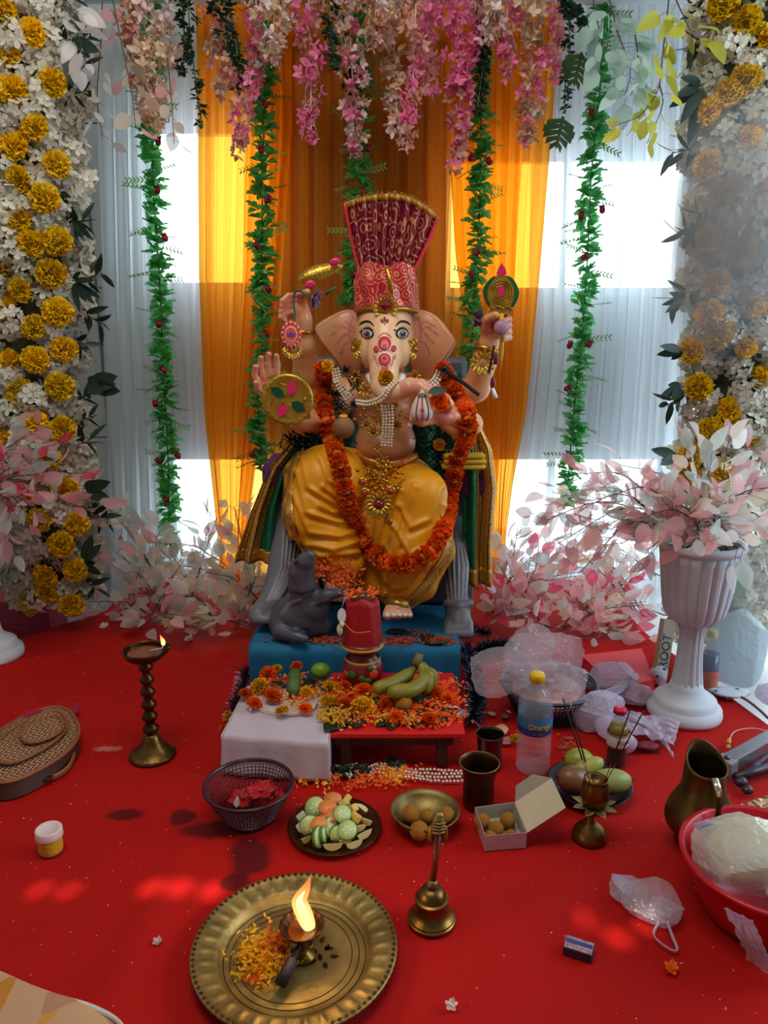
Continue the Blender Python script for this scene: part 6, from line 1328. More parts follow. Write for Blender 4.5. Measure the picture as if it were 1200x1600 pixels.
# ---------------------------------------------------------------- vessels
m_br = M('aged_brass', rgb(150, 116, 58), .36, .95, var=.7, vs_=14, alt=rgb(74, 50, 24), bump=.15, bs=90)
m_brd = M('dark_brass', rgb(104, 66, 34), .38, .9, var=.7, vs_=16, alt=rgb(50, 28, 14), bump=.2, bs=60)
m_brg = M('greenish_brass', rgb(176, 152, 90), .46, .8, var=.8, vs_=14, alt=rgb(96, 76, 40), bump=.25, bs=120)
# big tray
C0 = pz(461, 1486, .012); R0 = mpp(C0)*159
tr = thing('brass_tray', 'large round brass tray with fluted border in the foreground', 'tray', (C0.x, C0.y, 0))
mb = MB(); prof = [(0, .004), (.2, .004), (.4, .0042), (.6, .004), (.70, .004), (.735, .010), (.76, .017), (.80, .019), (.84, .0205), (.88, .0215), (.91, .0225), (.94, .024), (.965, .026), (.985, .0275), (1.0, .026), (1.0, .023), (.97, .021), (.7, .001), (0, .001)]
NS = 288
def trv(i, k):
    r, z = prof[i]; a = 2*PI*k/NS; rr_ = r*R0
    if 7 <= i <= 10: z += .0022*max(-.2, math.sin(a*36))*(1 if i in (8, 9) else .6)
    if 12 <= i <= 15: rr_ *= 1+.006*abs(math.sin(a*45))
    return Vector((C0.x+rr_*math.cos(a), C0.y+rr_*math.sin(a), z))
vs = [trv(i, k) for i in range(len(prof)) for k in range(NS)]; mb.add(vs, [(i*NS+k, i*NS+(k+1) % NS, (i+1)*NS+(k+1) % NS, (i+1)*NS+k) for i in range(len(prof)-1) for k in range(NS)])
part('dish', mb, m_brg, tr)
for r in (.56, .63, .695): mb = MB(); mb.tube([Vector((C0.x+R0*r*math.cos(a), C0.y+R0*r*math.sin(a), .0043)) for a in (2*PI*k/120 for k in range(121))], .0008, 5, cap=False); part('engraved_ring', mb, m_brd, tr)
for j, a0 in ((0, -.2), (1, .9)):
    for q in range(5): c = C0+Vector((R0*.16*math.cos(a0)+.012*math.cos(q*1.25)+.02, R0*.1*math.sin(a0)+.012*math.sin(q*1.25), 0)); c.z = .0046; mb = MB(); mb.leaf(c, c+Vector((.016*math.cos(q*1.25), .016*math.sin(q*1.25), 0)), .009, (0, 0, 1), 4, 0, fold=0); part('engraved_petal', mb, m_brd, tr)
rim = MB()
for k in range(90): a = 2*PI*k/90; rim.ball((C0.x+R0*.972*math.cos(a), C0.y+R0*.972*math.sin(a), .0275), (.0035, .0035, .0012), 6, 4)
o = part('rim_beading', rim, m_brd, tr); o['kind'] = 'stuff'
# flower offering on tray
c = pz(415, 1500, .006)
pm = MB(); petals(pm, c+Vector((.0, 0, 0)), 900, .022, .024, .012, rr, .009); tagm('petal_heap', pm, m_mry, 'yellow petals heaped on the large brass tray', 'petals', tuple(c), kind='stuff')
pm = MB(); petals(pm, c+Vector((.016, .014, .004)), 330, .012, .014, .012, rr, .009); petals(pm, c+Vector((-.008, -.04, 0)), 40, .008, .01, .006, rr, .012); tagm('petal_heap', pm, m_mar, 'orange petals among the yellow ones on the large brass tray', 'petals', tuple(c+Vector((.016, .014, 0))), kind='stuff')
# aarti lamp
c = pz(472, 1449, .062); c.z = .05; cc = pz(472, 1449, .062); lp = thing('hand_oil_lamp', 'brass hand lamp with dark handle burning on the large tray', 'oil lamp', (cc.x, cc.y, .005)); k = mpp(cc)
mb = MB(); mb.lathe([(0, .046), (.014, .047), (.026, .053), (.034, .062), (.037, .068), (.0345, .069), (.030, .062), (.022, .056), (0, .053)], 64, (cc.x, cc.y, 0), lambda a, z, r: 1+(.045*abs(math.sin(a*8)) if z > .061 else 0)); part('cup', mb, m_brd, lp)
mb = MB(); mb.lathe([(0, .005), (.022, .005), (.021, .009), (.010, .015), (.007, .022), (.010, .03), (.007, .037), (.012, .046), (0, .047)], 24, (cc.x, cc.y, 0)); part('foot', mb, m_br, lp)
h0 = Vector((cc.x-.002, cc.y-.03, .052)); h1 = pz(437, 1540, .022); mb = MB(); P = [h0, h0.lerp(h1, .3), h0.lerp(h1, .34), h0.lerp(h1, .7), h1]; mb.tube(P, [.004, .005, .0095, .0105, .010], 14); part('handle', mb, M('charred_wood', rgb(40, 20, 16), .6), lp)
mb = MB(); mb.lathe([(0, .054), (.027, .0575)], 24, (cc.x, cc.y, 0)); part('oil', mb, M('lamp_oil', rgb(120, 60, 14), .08, coat=.6), lp)
m_fl = M('flame_glow', (1, .5, .1, 1), .9); N, L, b = nod(m_fl); tc = N.new('ShaderNodeTexCoord'); sx = N.new('ShaderNodeSeparateXYZ'); L.new(tc.outputs['Generated'], sx.inputs[0]); cr = N.new('ShaderNodeValToRGB')
cr.color_ramp.elements[0].position = 0; cr.color_ramp.elements[0].color = (1, .62, .2, 1); cr.color_ramp.elements[1].position = 1; cr.color_ramp.elements[1].color = (1, .16, .02, 1); e_ = cr.color_ramp.elements.new(.45); e_.color = (1, .55, .14, 1); L.new(sx.outputs[2], cr.inputs[0])
em = N.new('ShaderNodeEmission'); em.inputs[1].default_value = 1.6; L.new(cr.outputs[0], em.inputs[0]); tb = N.new('ShaderNodeBsdfTransparent'); ms_ = N.new('ShaderNodeMixShader'); mrr = N.new('ShaderNodeMapRange'); mrr.inputs[1].default_value = .3; mrr.inputs[2].default_value = 1; mrr.inputs[3].default_value = .15; mrr.inputs[4].default_value = .7; L.new(sx.outputs[2], mrr.inputs[0]); L.new(mrr.outputs[0], ms_.inputs[0]); L.new(em.outputs[0], ms_.inputs[1]); L.new(tb.outputs[0], ms_.inputs[2]); L.new(ms_.outputs[0], N['Material Output'].inputs[0])
m_fc = bpy.data.materials.new('flame_core'); m_fc.use_nodes = True; b = m_fc.node_tree.nodes['Principled BSDF']; b.inputs['Emission Color'].default_value = (1, .78, .4, 1); b.inputs['Emission Strength'].default_value = 3.5; b.inputs['Base Color'].default_value = (0, 0, 0, 1)
def flame(lamp, base, pts, rad, k, core=True):
    P = path(pts, 6); n = len(P); prof_ = [(.35+1.0*math.sin(PI*min(1, .12+.88*(i/(n-1))**.8)))*rad*(1 if i < n-1 else 0.02) for i in range(n)]; prof_ = [rad*max(.02, math.sin(PI*(.22+.78*(i/(n-1))**.75))**.9) for i in range(n)]
    mb = MB(); mb.tube(P, prof_, 14, flat=.7); o = part('flame', mb, m_fl, lamp)
    if core: mb = MB(); Q = P[:int(n*.72)]; mb.tube(Q, [r*.62*(1-(i/(len(Q)-1))**3*.95) for i, r in zip(range(len(Q)), prof_)], 12, flat=.7); part('flame_core', mb, m_fc, o)
flame(lp, cc, [pt(484, 1450, cc.y), pt(474, 1425, cc.y), pt(468, 1408, cc.y), pt(478, 1388, cc.y), pt(486, 1368, cc.y)], .0145, k)
fd = bpy.data.lights.new('flame_light', 'POINT'); fd.energy = .7; fd.color = (1, .6, .25); fd.shadow_soft_size = .02; fo_ = bpy.data.objects.new('flame_light', fd); C.objects.link(fo_); fo_.location = pt(474, 1400, cc.y)+Vector((0, 0, .02))
# tall oil lamp at left
b0 = pz(239, 1180, .0); k = mpp(b0); z_ = lambda v: pt(235, v, b0.y).z
ol = thing('tall_oil_lamp', 'tall brass oil lamp with turned stem and small flame at left', 'oil lamp', b0)
mb = MB(); mb.lathe([(0, .001), (.054, .001), (.056, .005), (.050, .010), (.046, .012), (.040, .022), (.030, .030), (.024, .042), (.018, .055), (.013, .062), (0, .063)], 64, (b0.x, b0.y, 0), lambda a, z, r: 1+(.03*abs(math.sin(a*8)) if z < .011 else 0)); part('base', mb, m_br, ol)
zb, zt2 = .058, z_(1032); mb = MB(); pr_ = [(.012, zb)]
for i in range(6):
    t0 = lerp(zb, zt2, (i+.15)/6); t1 = lerp(zb, zt2, (i+.5)/6); t2 = lerp(zb, zt2, (i+.85)/6); q = 1-.03*i; pr_ += [(.0115*q, t0), (.0185*q, (t0+t1)/2), (.0205*q, t1), (.018*q, (t1+t2)/2), (.0115*q, t2)]
pr_ += [(.012, zt2), (0, zt2+.001)]; mb.lathe(pr_, 24, (b0.x, b0.y, 0)); part('stem', mb, m_brd, ol)
mb = MB(); zc_ = zt2
def bowl_f(s, t):
    a = 2*PI*s; r = lerp(.010, .050, math.sin(t*PI/2)); sp__ = 1+.28*math.exp(-((a-.35)/.35)**2)*t; return Vector((b0.x+math.cos(a)*r*sp__, b0.y+math.sin(a)*r, zc_+.030*(t**2)+.006*t*math.exp(-((a-.35)/.4)**2)))
mb.grid(bowl_f, 48, 10); o = part('bowl', mb, m_brd, ol); solid(o, .002)
mb = MB(); mb.lathe([(0, zc_+.020), (.040, zc_+.021)], 24, (b0.x, b0.y, 0)); part('oil', mb, MATS['lamp_oil'], ol)
w0 = Vector((b0.x+.042, b0.y+.004, zc_+.03)); mb = MB(); mb.tube([w0-Vector((.03, 0, .006)), w0, w0+Vector((.004, 0, .012))], .0018, 6); part('wick', mb, whit, ol)
flame(ol, w0, [w0+Vector((.003, 0, .008)), w0+Vector((.003, 0, .018)), w0+Vector((0, 0, .026)), w0+Vector((-.003, 0, .036))], .0055, k, True)
# bell
b0 = pz(674, 1438, 0); b0.y -= 0; bl_ = thing('hand_bell', 'brass hand bell with long figured handle standing on the red cloth', 'bell', b0); z_ = lambda v: pt(680, v, b0.y).z
mb = MB(); mb.lathe([(0, .004), (.041, .002), (.0435, .004), (.0435, .007), (.041, .009), (.0405, .012), (.036, .016), (.0315, .021), (.029, .029), (.0275, .040), (.0275, .044), (.0305, .046), (.0305, .048), (.0265, .050), (.0245, .057), (.020, .064), (.013, .069), (.009, .070), (0, .071)], 40, b0); o_ = part('bell_body', mb, m_br, bl_); e_ = o_.modifiers.new('edges', 'EDGE_SPLIT'); e_.split_angle = .6
mb = MB(); mb.tube([b0+Vector((0, 0, .066)), b0+Vector((.001, 0, .084))], [.0105, .0085], 14); part('ferrule', mb, m_brg, bl_)
mb = MB(); t_ = pt(684, 1300, b0.y+.015); mb.tube([b0+Vector((.001, 0, .074)), b0.lerp(t_, .5)+Vector((.001, 0, .03)), t_], [.0058, .0055, .007], 12); part('handle', mb, M('red_brown_wood', rgb(110, 40, 24), .35), bl_)
mb = MB(); tp_ = pt(686, 1276, b0.y+.018); mb.ball(t_.lerp(tp_, .25), (.013, .010, .016), 12, 8); mb.ball(t_.lerp(tp_, .75), (.011, .010, .012), 12, 8); mb.ball(tp_, (.009, .008, .009), 12, 8)
for s in (-1, 1): mb.ball(t_.lerp(tp_, .1)+Vector((s*.012, 0, -.006)), (.006, .005, .018), 8, 6)
for i in range(4): mb.tube([t_.lerp(tp_, .2+i*.2)+Vector((-.012, -.008, 0)), t_.lerp(tp_, .2+i*.2)+Vector((0, -.013, 0)), t_.lerp(tp_, .2+i*.2)+Vector((.012, -.008, 0))], .002, 5)
part('handle_figure', mb, m_brg, bl_)
# sweet bowl
b0 = pz(664, 1288, 0); sb = thing('brass_bowl', 'round brass bowl holding four rough golden sweets', 'bowl', b0); r_ = mpp(pz(664, 1275, .035))*54
mb = MB(); mb.lathe([(0, .003), (.5*r_, .003), (.75*r_, .012), (.93*r_, .028), (1.0*r_, .036), (1.02*r_, .038), (.99*r_, .039), (.9*r_, .028), (.72*r_, .015), (.5*r_, .007), (0, .006)], 48, b0); part('bowl_body', mb, m_brg, sb)
for u, v, s, lb in ((642, 1272, .0195, 'golden sweet at the left back in the brass bowl'), (668, 1275, .0155, 'small golden sweet in the middle back of the brass bowl'), (697, 1274, .0185, 'golden sweet at the right in the brass bowl behind the bell'), (655, 1298, .0195, 'golden sweet at the front in the brass bowl')): laddu(pz(u, v, .008+s), s, lb)
laddu(pz(672, 1302, .022), .014, 'piece of golden sweet behind the bell handle in the brass bowl')
# plate with cut fruit
b0 = pz(523, 1296, 0); fp = thing('fruit_plate', 'small dark brass plate under the cut fruit', 'plate', b0); r_ = mpp(b0)*73
mb = MB(); mb.lathe([(0, .003), (.72*r_, .003), (.82*r_, .008), (.98*r_, .013), (1.0*r_, .012), (.99*r_, .010), (.8*r_, .004), (0, .001)], 64, b0, lambda a, z, r: 1+(.008*math.sin(a*40) if r > .9*r_ else 0)); part('dish', mb, m_brd, fp)
m_cuf = M('cucumber_flesh', rgb(200, 214, 140), .4, var=.3, vs_=30); m_cus = M('cucumber_skin', rgb(80, 130, 50), .4); m_car = M('carrot_flesh', rgb(226, 130, 60), .5); m_app = M('apple_flesh', rgb(228, 206, 140), .45); m_aps = M('apple_skin', rgb(130, 120, 40), .4); m_ban2 = M('banana_flesh', rgb(230, 180, 80), .5)
def slice_(kind, u, v, z, r, tilt, lab, grp=None):
    p = pz(u, v, z)
    if kind == 'round':
        t = thing('cucumber_slice', lab, 'cucumber', p); mb = MB(); mb.lathe([(0, -.003), (r*.96, -.003), (r*.96, .003), (0, .003)], 24); part('flesh', mb, m_cuf, t); t2 = MB(); t2.lathe([(r*.955, -.0033), (r, -.003), (r, .003), (r*.955, .0033)], 24); part('rind', t2, m_cus, t)
        sd = MB(); [sd.leaf((math.cos(a)*r*.2, math.sin(a)*r*.2, .0034), (math.cos(a)*r*.55, math.sin(a)*r*.55, .0034), r*.15, (0, 0, 1), 3, 0, fold=0) for a in (j*PI/3 for j in range(6))]; part('seeds', sd, M('seed_pale', rgb(226, 230, 180), .5), t)
        for c_ in t.children: c_.location = (0, 0, 0)
    elif kind == 'carrot': t = thing('carrot_slice', lab, 'carrot', p); mb = MB(); mb.lathe([(0, -.0025), (r, -.0025), (r, .0025), (0, .003)], 20, sx=1.25); o_ = part('flesh', mb, m_car, t); o_.location = (0, 0, 0)
    elif kind == 'wedge':
        t = thing('apple_wedge', lab, 'apple', p); n = 10; mb = MB(); L0 = r
        def wf_(s, q): a = lerp(-.5, .5, q)*1.1; x = (s*2-1)*L0; w_ = math.sqrt(max(0, 1-(s*2-1)**2)); return Vector((x, math.sin(a)*L0*.75*w_, -math.cos(a)*L0*.75*w_))
        mb.grid(wf_, 10, 8); o_ = part('skin', mb, m_aps, t); o_.location = (0, 0, 0)
        mb = MB(); [mb.grid(lambda s, q, sg=sg: wf_(s, .5+sg*.5).lerp(Vector(((s*2-1)*L0*.9, 0, L0*.05)), q)*.995, 10, 4) for sg in (-1, 1)]; o_ = part('flesh', mb, m_app, t); o_.location = (0, 0, 0); p.z += .004
    else: t = thing('fruit_piece', lab, 'fruit', p); mb = MB(); mb.box((0, 0, 0), (r*1.5, r*1.2, r), taper=.8); o_ = part('flesh', mb, m_ban2 if kind == 'banana' else M('pale_fruit', rgb(196, 186, 170), .5), t, False, bevel=.003); o_.location = (0, 0, 0)
    t.rotation_euler = tilt
    return t
rx = lambda: (R.uniform(.2, 1.2), R.uniform(-.6, .6), R.uniform(-1, 1))
for i, (kd, u, v, z, r, tl_, lab) in enumerate([
    ('round', 493, 1262, .034, .019, (.75, -.2, 0), 'largest cucumber round at the back left of the fruit plate'), ('round', 484, 1290, .022, .018, (1.0, -.7, .6), 'cucumber slice standing at the left of the fruit plate'), ('round', 497, 1308, .02, .018, (1.3, .2, 1.2), 'cucumber slice standing at the front left of the plate'), ('round', 507, 1303, .02, .015, (1.3, .1, 1.3), 'thin cucumber slice standing behind the front left one'), ('round', 519, 1292, .024, .018, (.9, .5, .5), 'cucumber slice at the centre of the fruit plate'), ('round', 535, 1272, .042, .016, (.6, .2, 0), 'cucumber round on top of the pile'), ('round', 543, 1297, .03, .017, (.6, -.1, 0), 'cucumber round at the front right of the fruit plate'), ('round', 528, 1303, .018, .015, (1.2, -.4, .4), 'cucumber slice tucked under the front right round'),
    ('carrot', 512, 1262, .048, .0135, (.4, .1, .2), 'orange carrot round on top of the pile'), ('carrot', 514, 1275, .040, .0125, (.5, -.2, .1), 'orange slice under the top carrot round'), ('carrot', 498, 1287, .038, .012, (.5, -.1, .5), 'orange carrot slice at the left front of the pile'), ('carrot', 520, 1248, .036, .013, (.3, 0, 0), 'orange slice at the very back of the plate'),
    ('wedge', 520, 1318, .020, .017, (.4, 0, .1), 'apple wedge at the front of the fruit plate'), ('wedge', 554, 1315, .020, .016, (.4, 0, .5), 'apple wedge at the front right of the plate'), ('wedge', 570, 1300, .022, .016, (.4, 0, .7), 'apple wedge at the right edge of the plate'), ('wedge', 569, 1280, .026, .016, (.5, 0, -.5), 'apple wedge at the right back of the plate'), ('wedge', 480, 1308, .020, .014, (.5, .3, 1.0), 'apple wedge at the left front edge of the plate'), ('wedge', 540, 1311, .018, .012, (.5, 0, .3), 'small apple wedge between the two front ones'), ('wedge', 560, 1292, .024, .015, (.6, 0, .4), 'apple wedge right of the cucumber rounds'),
    ('wedge', 563, 1262, .026, .016, (.8, 0, -.9), 'apple wedge at the back right edge'),
    ('banana', 537, 1256, .034, .013, rx(), 'yellow fruit piece behind the top cucumber round'), ('banana', 552, 1263, .034, .013, rx(), 'yellow fruit piece right of the top cucumber round'), ('banana', 543, 1248, .03, .011, rx(), 'pale yellow fruit piece at the back rim'), ('banana', 555, 1277, .032, .013, rx(), 'yellow fruit piece in the middle right of the pile'), ('pale', 471, 1276, .018, .013, rx(), 'whitish fruit cube at the left rim, upper'), ('pale', 470, 1293, .016, .012, rx(), 'whitish fruit cube at the left rim, lower')]): slice_(kd, u, v, z+.004, r*1.22, tl_, lab)
# plastic basket with hibiscus
b0 = pz(391, 1275, 0); bk_ = thing('plastic_basket', 'dark maroon round plastic sieve basket with red flowers', 'basket', b0); m_bk = M('maroon_plastic', rgb(52, 20, 32), .35)
rt = mpp(pz(391, 1237, .075))*69; zr = .078; rb = rt*.60
mb = MB()
for i in range(12): t = i/11; r = lerp(rb, rt, t**.85); mb.tube([Vector((b0.x+r*math.cos(a), b0.y+r*math.sin(a), .006+t*(zr-.006))) for a in (2*PI*k/60 for k in range(61))], .0011, 5, cap=False)
for k in range(64):
    a = 2*PI*k/64; mb.tube([Vector((b0.x+lerp(rb, rt, t**.85)*math.cos(a), b0.y+lerp(rb, rt, t**.85)*math.sin(a), .006+t*(zr-.006))) for t in (0, .33, .66, 1)], .0011, 4)
for r in (.2, .4, .6, .8): mb.tube([Vector((b0.x+rb*r*math.cos(a), b0.y+rb*r*math.sin(a), .006)) for a in (2*PI*k/40 for k in range(41))], .0012, 4, cap=False)
for k in range(24): a = 2*PI*k/24; mb.tube([b0+Vector((0, 0, .006)), b0+Vector((rb*math.cos(a), rb*math.sin(a), .006))], .0012, 4)
part('lattice', mb, m_bk, bk_)
mb = MB(); mb.lathe([(rt*.985, zr-.004), (rt*1.02, zr-.004), (rt*1.05, zr), (rt*1.03, zr+.005), (rt*.99, zr+.004), (rt*.985, zr-.004)], 64, (b0.x, b0.y, 0)); part('rim', mb, m_bk, bk_)
mb = MB(); mb.lathe([(rb*.9, .001), (rb*1.02, .001), (rb*1.0, .007), (rb*.9, .007), (rb*.9, .001)], 48, (b0.x, b0.y, 0)); part('foot_ring', mb, m_bk, bk_)
m_hib = M('hibiscus_red', rgb(196, 14, 30), .5, tl=.2, var=.4, vs_=30)
for u, v, z, lab, n in ((408, 1238, .058, 'bright red ruffled hibiscus on top in the sieve basket', 6), (380, 1250, .035, 'dark red flower at the left in the sieve basket', 5), (425, 1250, .04, 'red flower at the right in the sieve basket', 5)):
    c = pz(u, v, z); t = thing('hibiscus', lab, 'flower', c)
    for q in range(n):
        a = 2*PI*q/n; d = Vector((math.cos(a), math.sin(a), .45)).normalized(); mb = MB(); sd = d.cross(Vector((0, 0, 1))).normalized()
        mb.grid(lambda s, w_: c+d*(.004+.034*w_)+sd*(s-.5)*.034*math.sin(PI*min(1, .15+.8*w_))+Vector((0, 0, .004*math.sin(s*14+q)*w_-.008*w_*w_)), 12, 6); o = part('petal', mb, m_hib, t); solid(o, .0006)
    mb = MB(); mb.tube([c, c+Vector((.004, -.016, .018))], .0014, 5); part('stamen', mb, M('stamen_pink', rgb(226, 120, 120), .5), t)
mb = MB(); p = pz(369, 1262, .05); mb.leaf(p, p+Vector((.004, 0, .026)), .012, (0, -1, 0), 4, .1); tagm('white_bud', mb, whit, 'small white pointed bud at the left in the sieve basket', 'flower', tuple(p))
# tumblers
def cyl(name, label, cat, u, v, vt, r0, r1, mat, flare=False, inside=None):
    b0 = pz(u, v, 0); t = thing(name, label, cat, b0); k = mpp(b0); zt_2 = pt(u, vt, b0.y).z; kk = mpp(pt(u, vt, b0.y)); a = r0*k; c = r1*kk; mb = MB()
    pr_ = [(0, .001), (a*.96, .001), (a, .004), (a*.99, zt_2*.3), (a*.98, zt_2*.6), (lerp(a, c, .35 if flare else .6), zt_2*.8), (lerp(a, c, .75), zt_2*.93), (c, zt_2), (c*1.01, zt_2+.001), (c*.97, zt_2), (lerp(a, c, .7)*.95, zt_2*.93), (a*.94, zt_2*.6), (a*.93, .006), (0, .005)]
    mb.lathe(pr_, 48, b0); part('cup_body', mb, mat, t); mb = MB(); mb.tube([b0+Vector((c*math.cos(q*PI/30), c*math.sin(q*PI/30), zt_2)) for q in range(61)], .0012, 6, cap=False); part('rim', mb, inside or mat, t); return t
cyl('brass_tumbler', 'flared brass tumbler in front of the dark steel one', 'tumbler', 747, 1256, 1191, 24.5, 31, m_brd, True, m_brg)
cyl('steel_tumbler', 'dark steel tumbler behind the flared brass one', 'tumbler', 764, 1198, 1146, 19, 21.5, M('dark_steel', rgb(110, 90, 90), .2, .95), False)
# brass jug
b0 = pz(1089, 1318, 0); jg = thing('brass_jug', 'tall pear-shaped brass jug with dark open spout at right', 'jug', b0); k = mpp(b0); zj = lambda v: pt(1092, v, b0.y).z
mb = MB(); zR = zj(1196); k2 = mpp(pt(1092, 1200, b0.y))
prof_ = [(r*1.06, z) for r, z in ((0, .001), (.036, .001), (.040, .006), (.038, .012), (.036, .018), (.046, .032), (.058, .048), (.062, .064), (.061, .076), (.056, .096), (.048, .116), (.040, .136), (.0365, .155), (.0365, .172))]
zs_ = zR/.195; nsg = 64
vs = []
def jp(i, q):
    r, z = prof_[i]; a = 2*PI*q/nsg; return Vector((b0.x+r*1.06*math.cos(a), b0.y+r*1.06*math.sin(a), z*zs_))
vs = [jp(i, q) for i in range(len(prof_)) for q in range(nsg)]
lip = []
for lev, (rr_, dz) in enumerate(((.0385, .184), (.041, .195))):
    for q in range(nsg):
        a = 2*PI*q/nsg; back = (.5+.5*math.sin(a))**1.6; vs.append(Vector((b0.x+rr_*1.02*math.cos(a)*(1-.2*back*lev), b0.y+rr_*1.1*math.sin(a), dz*zs_+back*(.012+.026*lev)-.004*lev)))
nr = len(prof_)+2; fs = [(i*nsg+q, i*nsg+(q+1) % nsg, (i+1)*nsg+(q+1) % nsg, (i+1)*nsg+q) for i in range(nr-1) for q in range(nsg)]
mb.add(vs, fs); o = part('jug_body', mb, M('jug_patina', rgb(120, 92, 48), .42, .92, var=.9, vs_=9, alt=rgb(40, 28, 16), bump=.3, bs=60), jg); m = o.modifiers.new('solid', 'SOLIDIFY'); m.thickness = .003; m.offset = -1
mb = MB(); mb.tube([b0+Vector((0, -.042, .186*zs_)), b0+Vector((.001, -.060, .175*zs_)), b0+Vector((.002, -.070, .15*zs_)), b0+Vector((.001, -.068, .105*zs_)), b0+Vector((0, -.066, .07*zs_))], [.006, .006, .005, .005, .006], 10, flat=.6); part('handle', mb, m_brd, jg)
mb = MB(); mb.tube([b0+Vector((0, -.043, .192*zs_)), b0+Vector((0, -.058, .184*zs_)), b0+Vector((.001, -.067, .166*zs_))], [.008, .0075, .006], 8, flat=.6); part('silver_handle_top', mb, M('bright_tin', rgb(220, 210, 190), .25, .9), jg, label='bright silver top of the handle')
# incense stand
b0 = pz(920, 1308, 0); ic = thing('incense_stand', 'brass lotus-leaf incense holder with cup top', 'incense stand', b0); k = mpp(b0); zi = lambda v: pt(924, v, b0.y).z; ix = 0
mb = MB(); z1, z2, z3 = zi(1262), zi(1245), zi(1218); mb.lathe([(0, .001), (.036, .001), (.0365, .005), (.034, .014), (.026, .026), (.014, .036), (.008, .044), (.007, z1)], 40, b0, lambda a, z, r: 1+.02*math.sin(a*6)*(z < .02)); part('base', mb, m_br, ic)
b1 = b0+Vector((.006, 0, 0)); mb = MB(); mb.lathe([(.006, z1-.004), (.020, z1+.004), (.028, z2), (.030, z2+.004), (.026, z3-.008), (.022, z3), (.0245, z3+.003), (.020, z3), (.019, z3-.01), (0, z3-.014)], 36, b1, lambda a, z, r: 1+.02*math.sin(a*8)); part('cup', mb, m_br, ic)
for q in range(8): a = 2*PI*q/8+.2; d = Vector((math.cos(a), math.sin(a), .05)); mb = MB(); c = b1+Vector((0, 0, z1+.002)); mb.leaf(c+d*.008, c+d*.048+Vector((0, 0, .006)), .020, (0, 0, 1), 6, .06, fold=.2); o = part('leaf_petal', mb, m_brg, ic); solid(o, .001)
for s, (u, v, lab) in enumerate(((880, 1092, 'burnt incense stick leaning far left in the brass holder'), (893, 1106, 'incense stick leaning left next to the farthest one'), (985, 1108, 'incense stick leaning right, the inner one'), (1006, 1110, 'incense stick leaning farthest right'))):
    sg = -1 if u < 930 else 1; st_ = b1+Vector((sg*.012+.003*s*.5, -.004, z3-.01)); e = pt(u, v, b0.y+(.02 if sg < 0 else -.01)); t = thing('incense_stick', lab, 'incense stick', st_)
    mb = MB(); mb.tube([st_, st_.lerp(e, .3)], .0009, 5); part('bare_stick', mb, M('stick_red', rgb(120, 30, 40), .6), t); mb = MB(); mb.tube([st_.lerp(e, .3), e], .0016, 6); part('incense_coat', mb, M('charcoal_coat', rgb(46, 34, 34), .9), t)
    if sg < 0: mb = MB(); mb.tube([e, e+Vector((-.003, 0, .012))], .0014, 5); part('ash', mb, M('ash_grey', rgb(190, 186, 180), .9), t)
# mango plate
b0 = pz(920, 1236, 0); mp_ = thing('dark_plate', 'dark round dish under the four mangoes', 'plate', b0); r_ = mpp(b0)*64; mb = MB(); mb.lathe([(0, .002), (.7*r_, .002), (1.0*r_, .022), (1.02*r_, .023), (.98*r_, .024), (.68*r_, .006), (0, .005)], 40, b0); part('dish', mb, M('black_steel', rgb(30, 24, 26), .3, .5), mp_)
def mango(u, v, z, r, rz, mat, lab, tilt=0, notch=.0):
    p = pz(u, v, z); t = thing('mango', lab, 'mango', (p.x, p.y, p.z-r[2]), None); r = tuple(q*1.16 for q in r); mb = MB(); Rm = Matrix.Rotation(rz, 3, 'Z') @ Matrix.Rotation(tilt, 3, 'Y'); mb.ball(p, r, 28, 18, Rm, lambda d: 1+.10*d.x*(1-d.z*.3)-.05*(d.y > 0)*d.y+notch*math.exp(-((d.x-1)**2)*8)); part('fruit_body', mb, mat, t)
    e = p+Rm @ Vector((-r[0]*.88, 0, 0)); mb = MB(); mb.tube([e, e+Rm @ Vector((-.006, 0, .003))], [.003, .002], 6); part('stalk', mb, M('stalk_brown', rgb(50, 40, 26), .8), t)
mango(894, 1218, .045, (.036, .028, .028), .3, M('mango_red', rgb(140, 78, 48), .4, var=.6, vs_=14, alt=rgb(90, 70, 40)), 'brownish red mango at the left of the fruit dish', .3)
mango(903, 1188, .052, (.030, .026, .025), -.2, M('mango_yellow', rgb(164, 156, 50), .4, var=.5, vs_=14, alt=rgb(120, 130, 40)), 'round yellow-green mango at the back of the fruit dish')
mango(922, 1198, .056, (.034, .017, .018), 3.4, M('mango_pale', rgb(186, 176, 84), .45, var=.4, vs_=20, alt=rgb(140, 140, 60)), 'long pale green mango lying across the middle', .3, .1)
mango(957, 1221, .045, (.042, .026, .024), 3.2, M('mango_green', rgb(126, 134, 62), .45, var=.5, vs_=16, alt=rgb(160, 160, 90)), 'largest green mango at the right of the fruit dish')
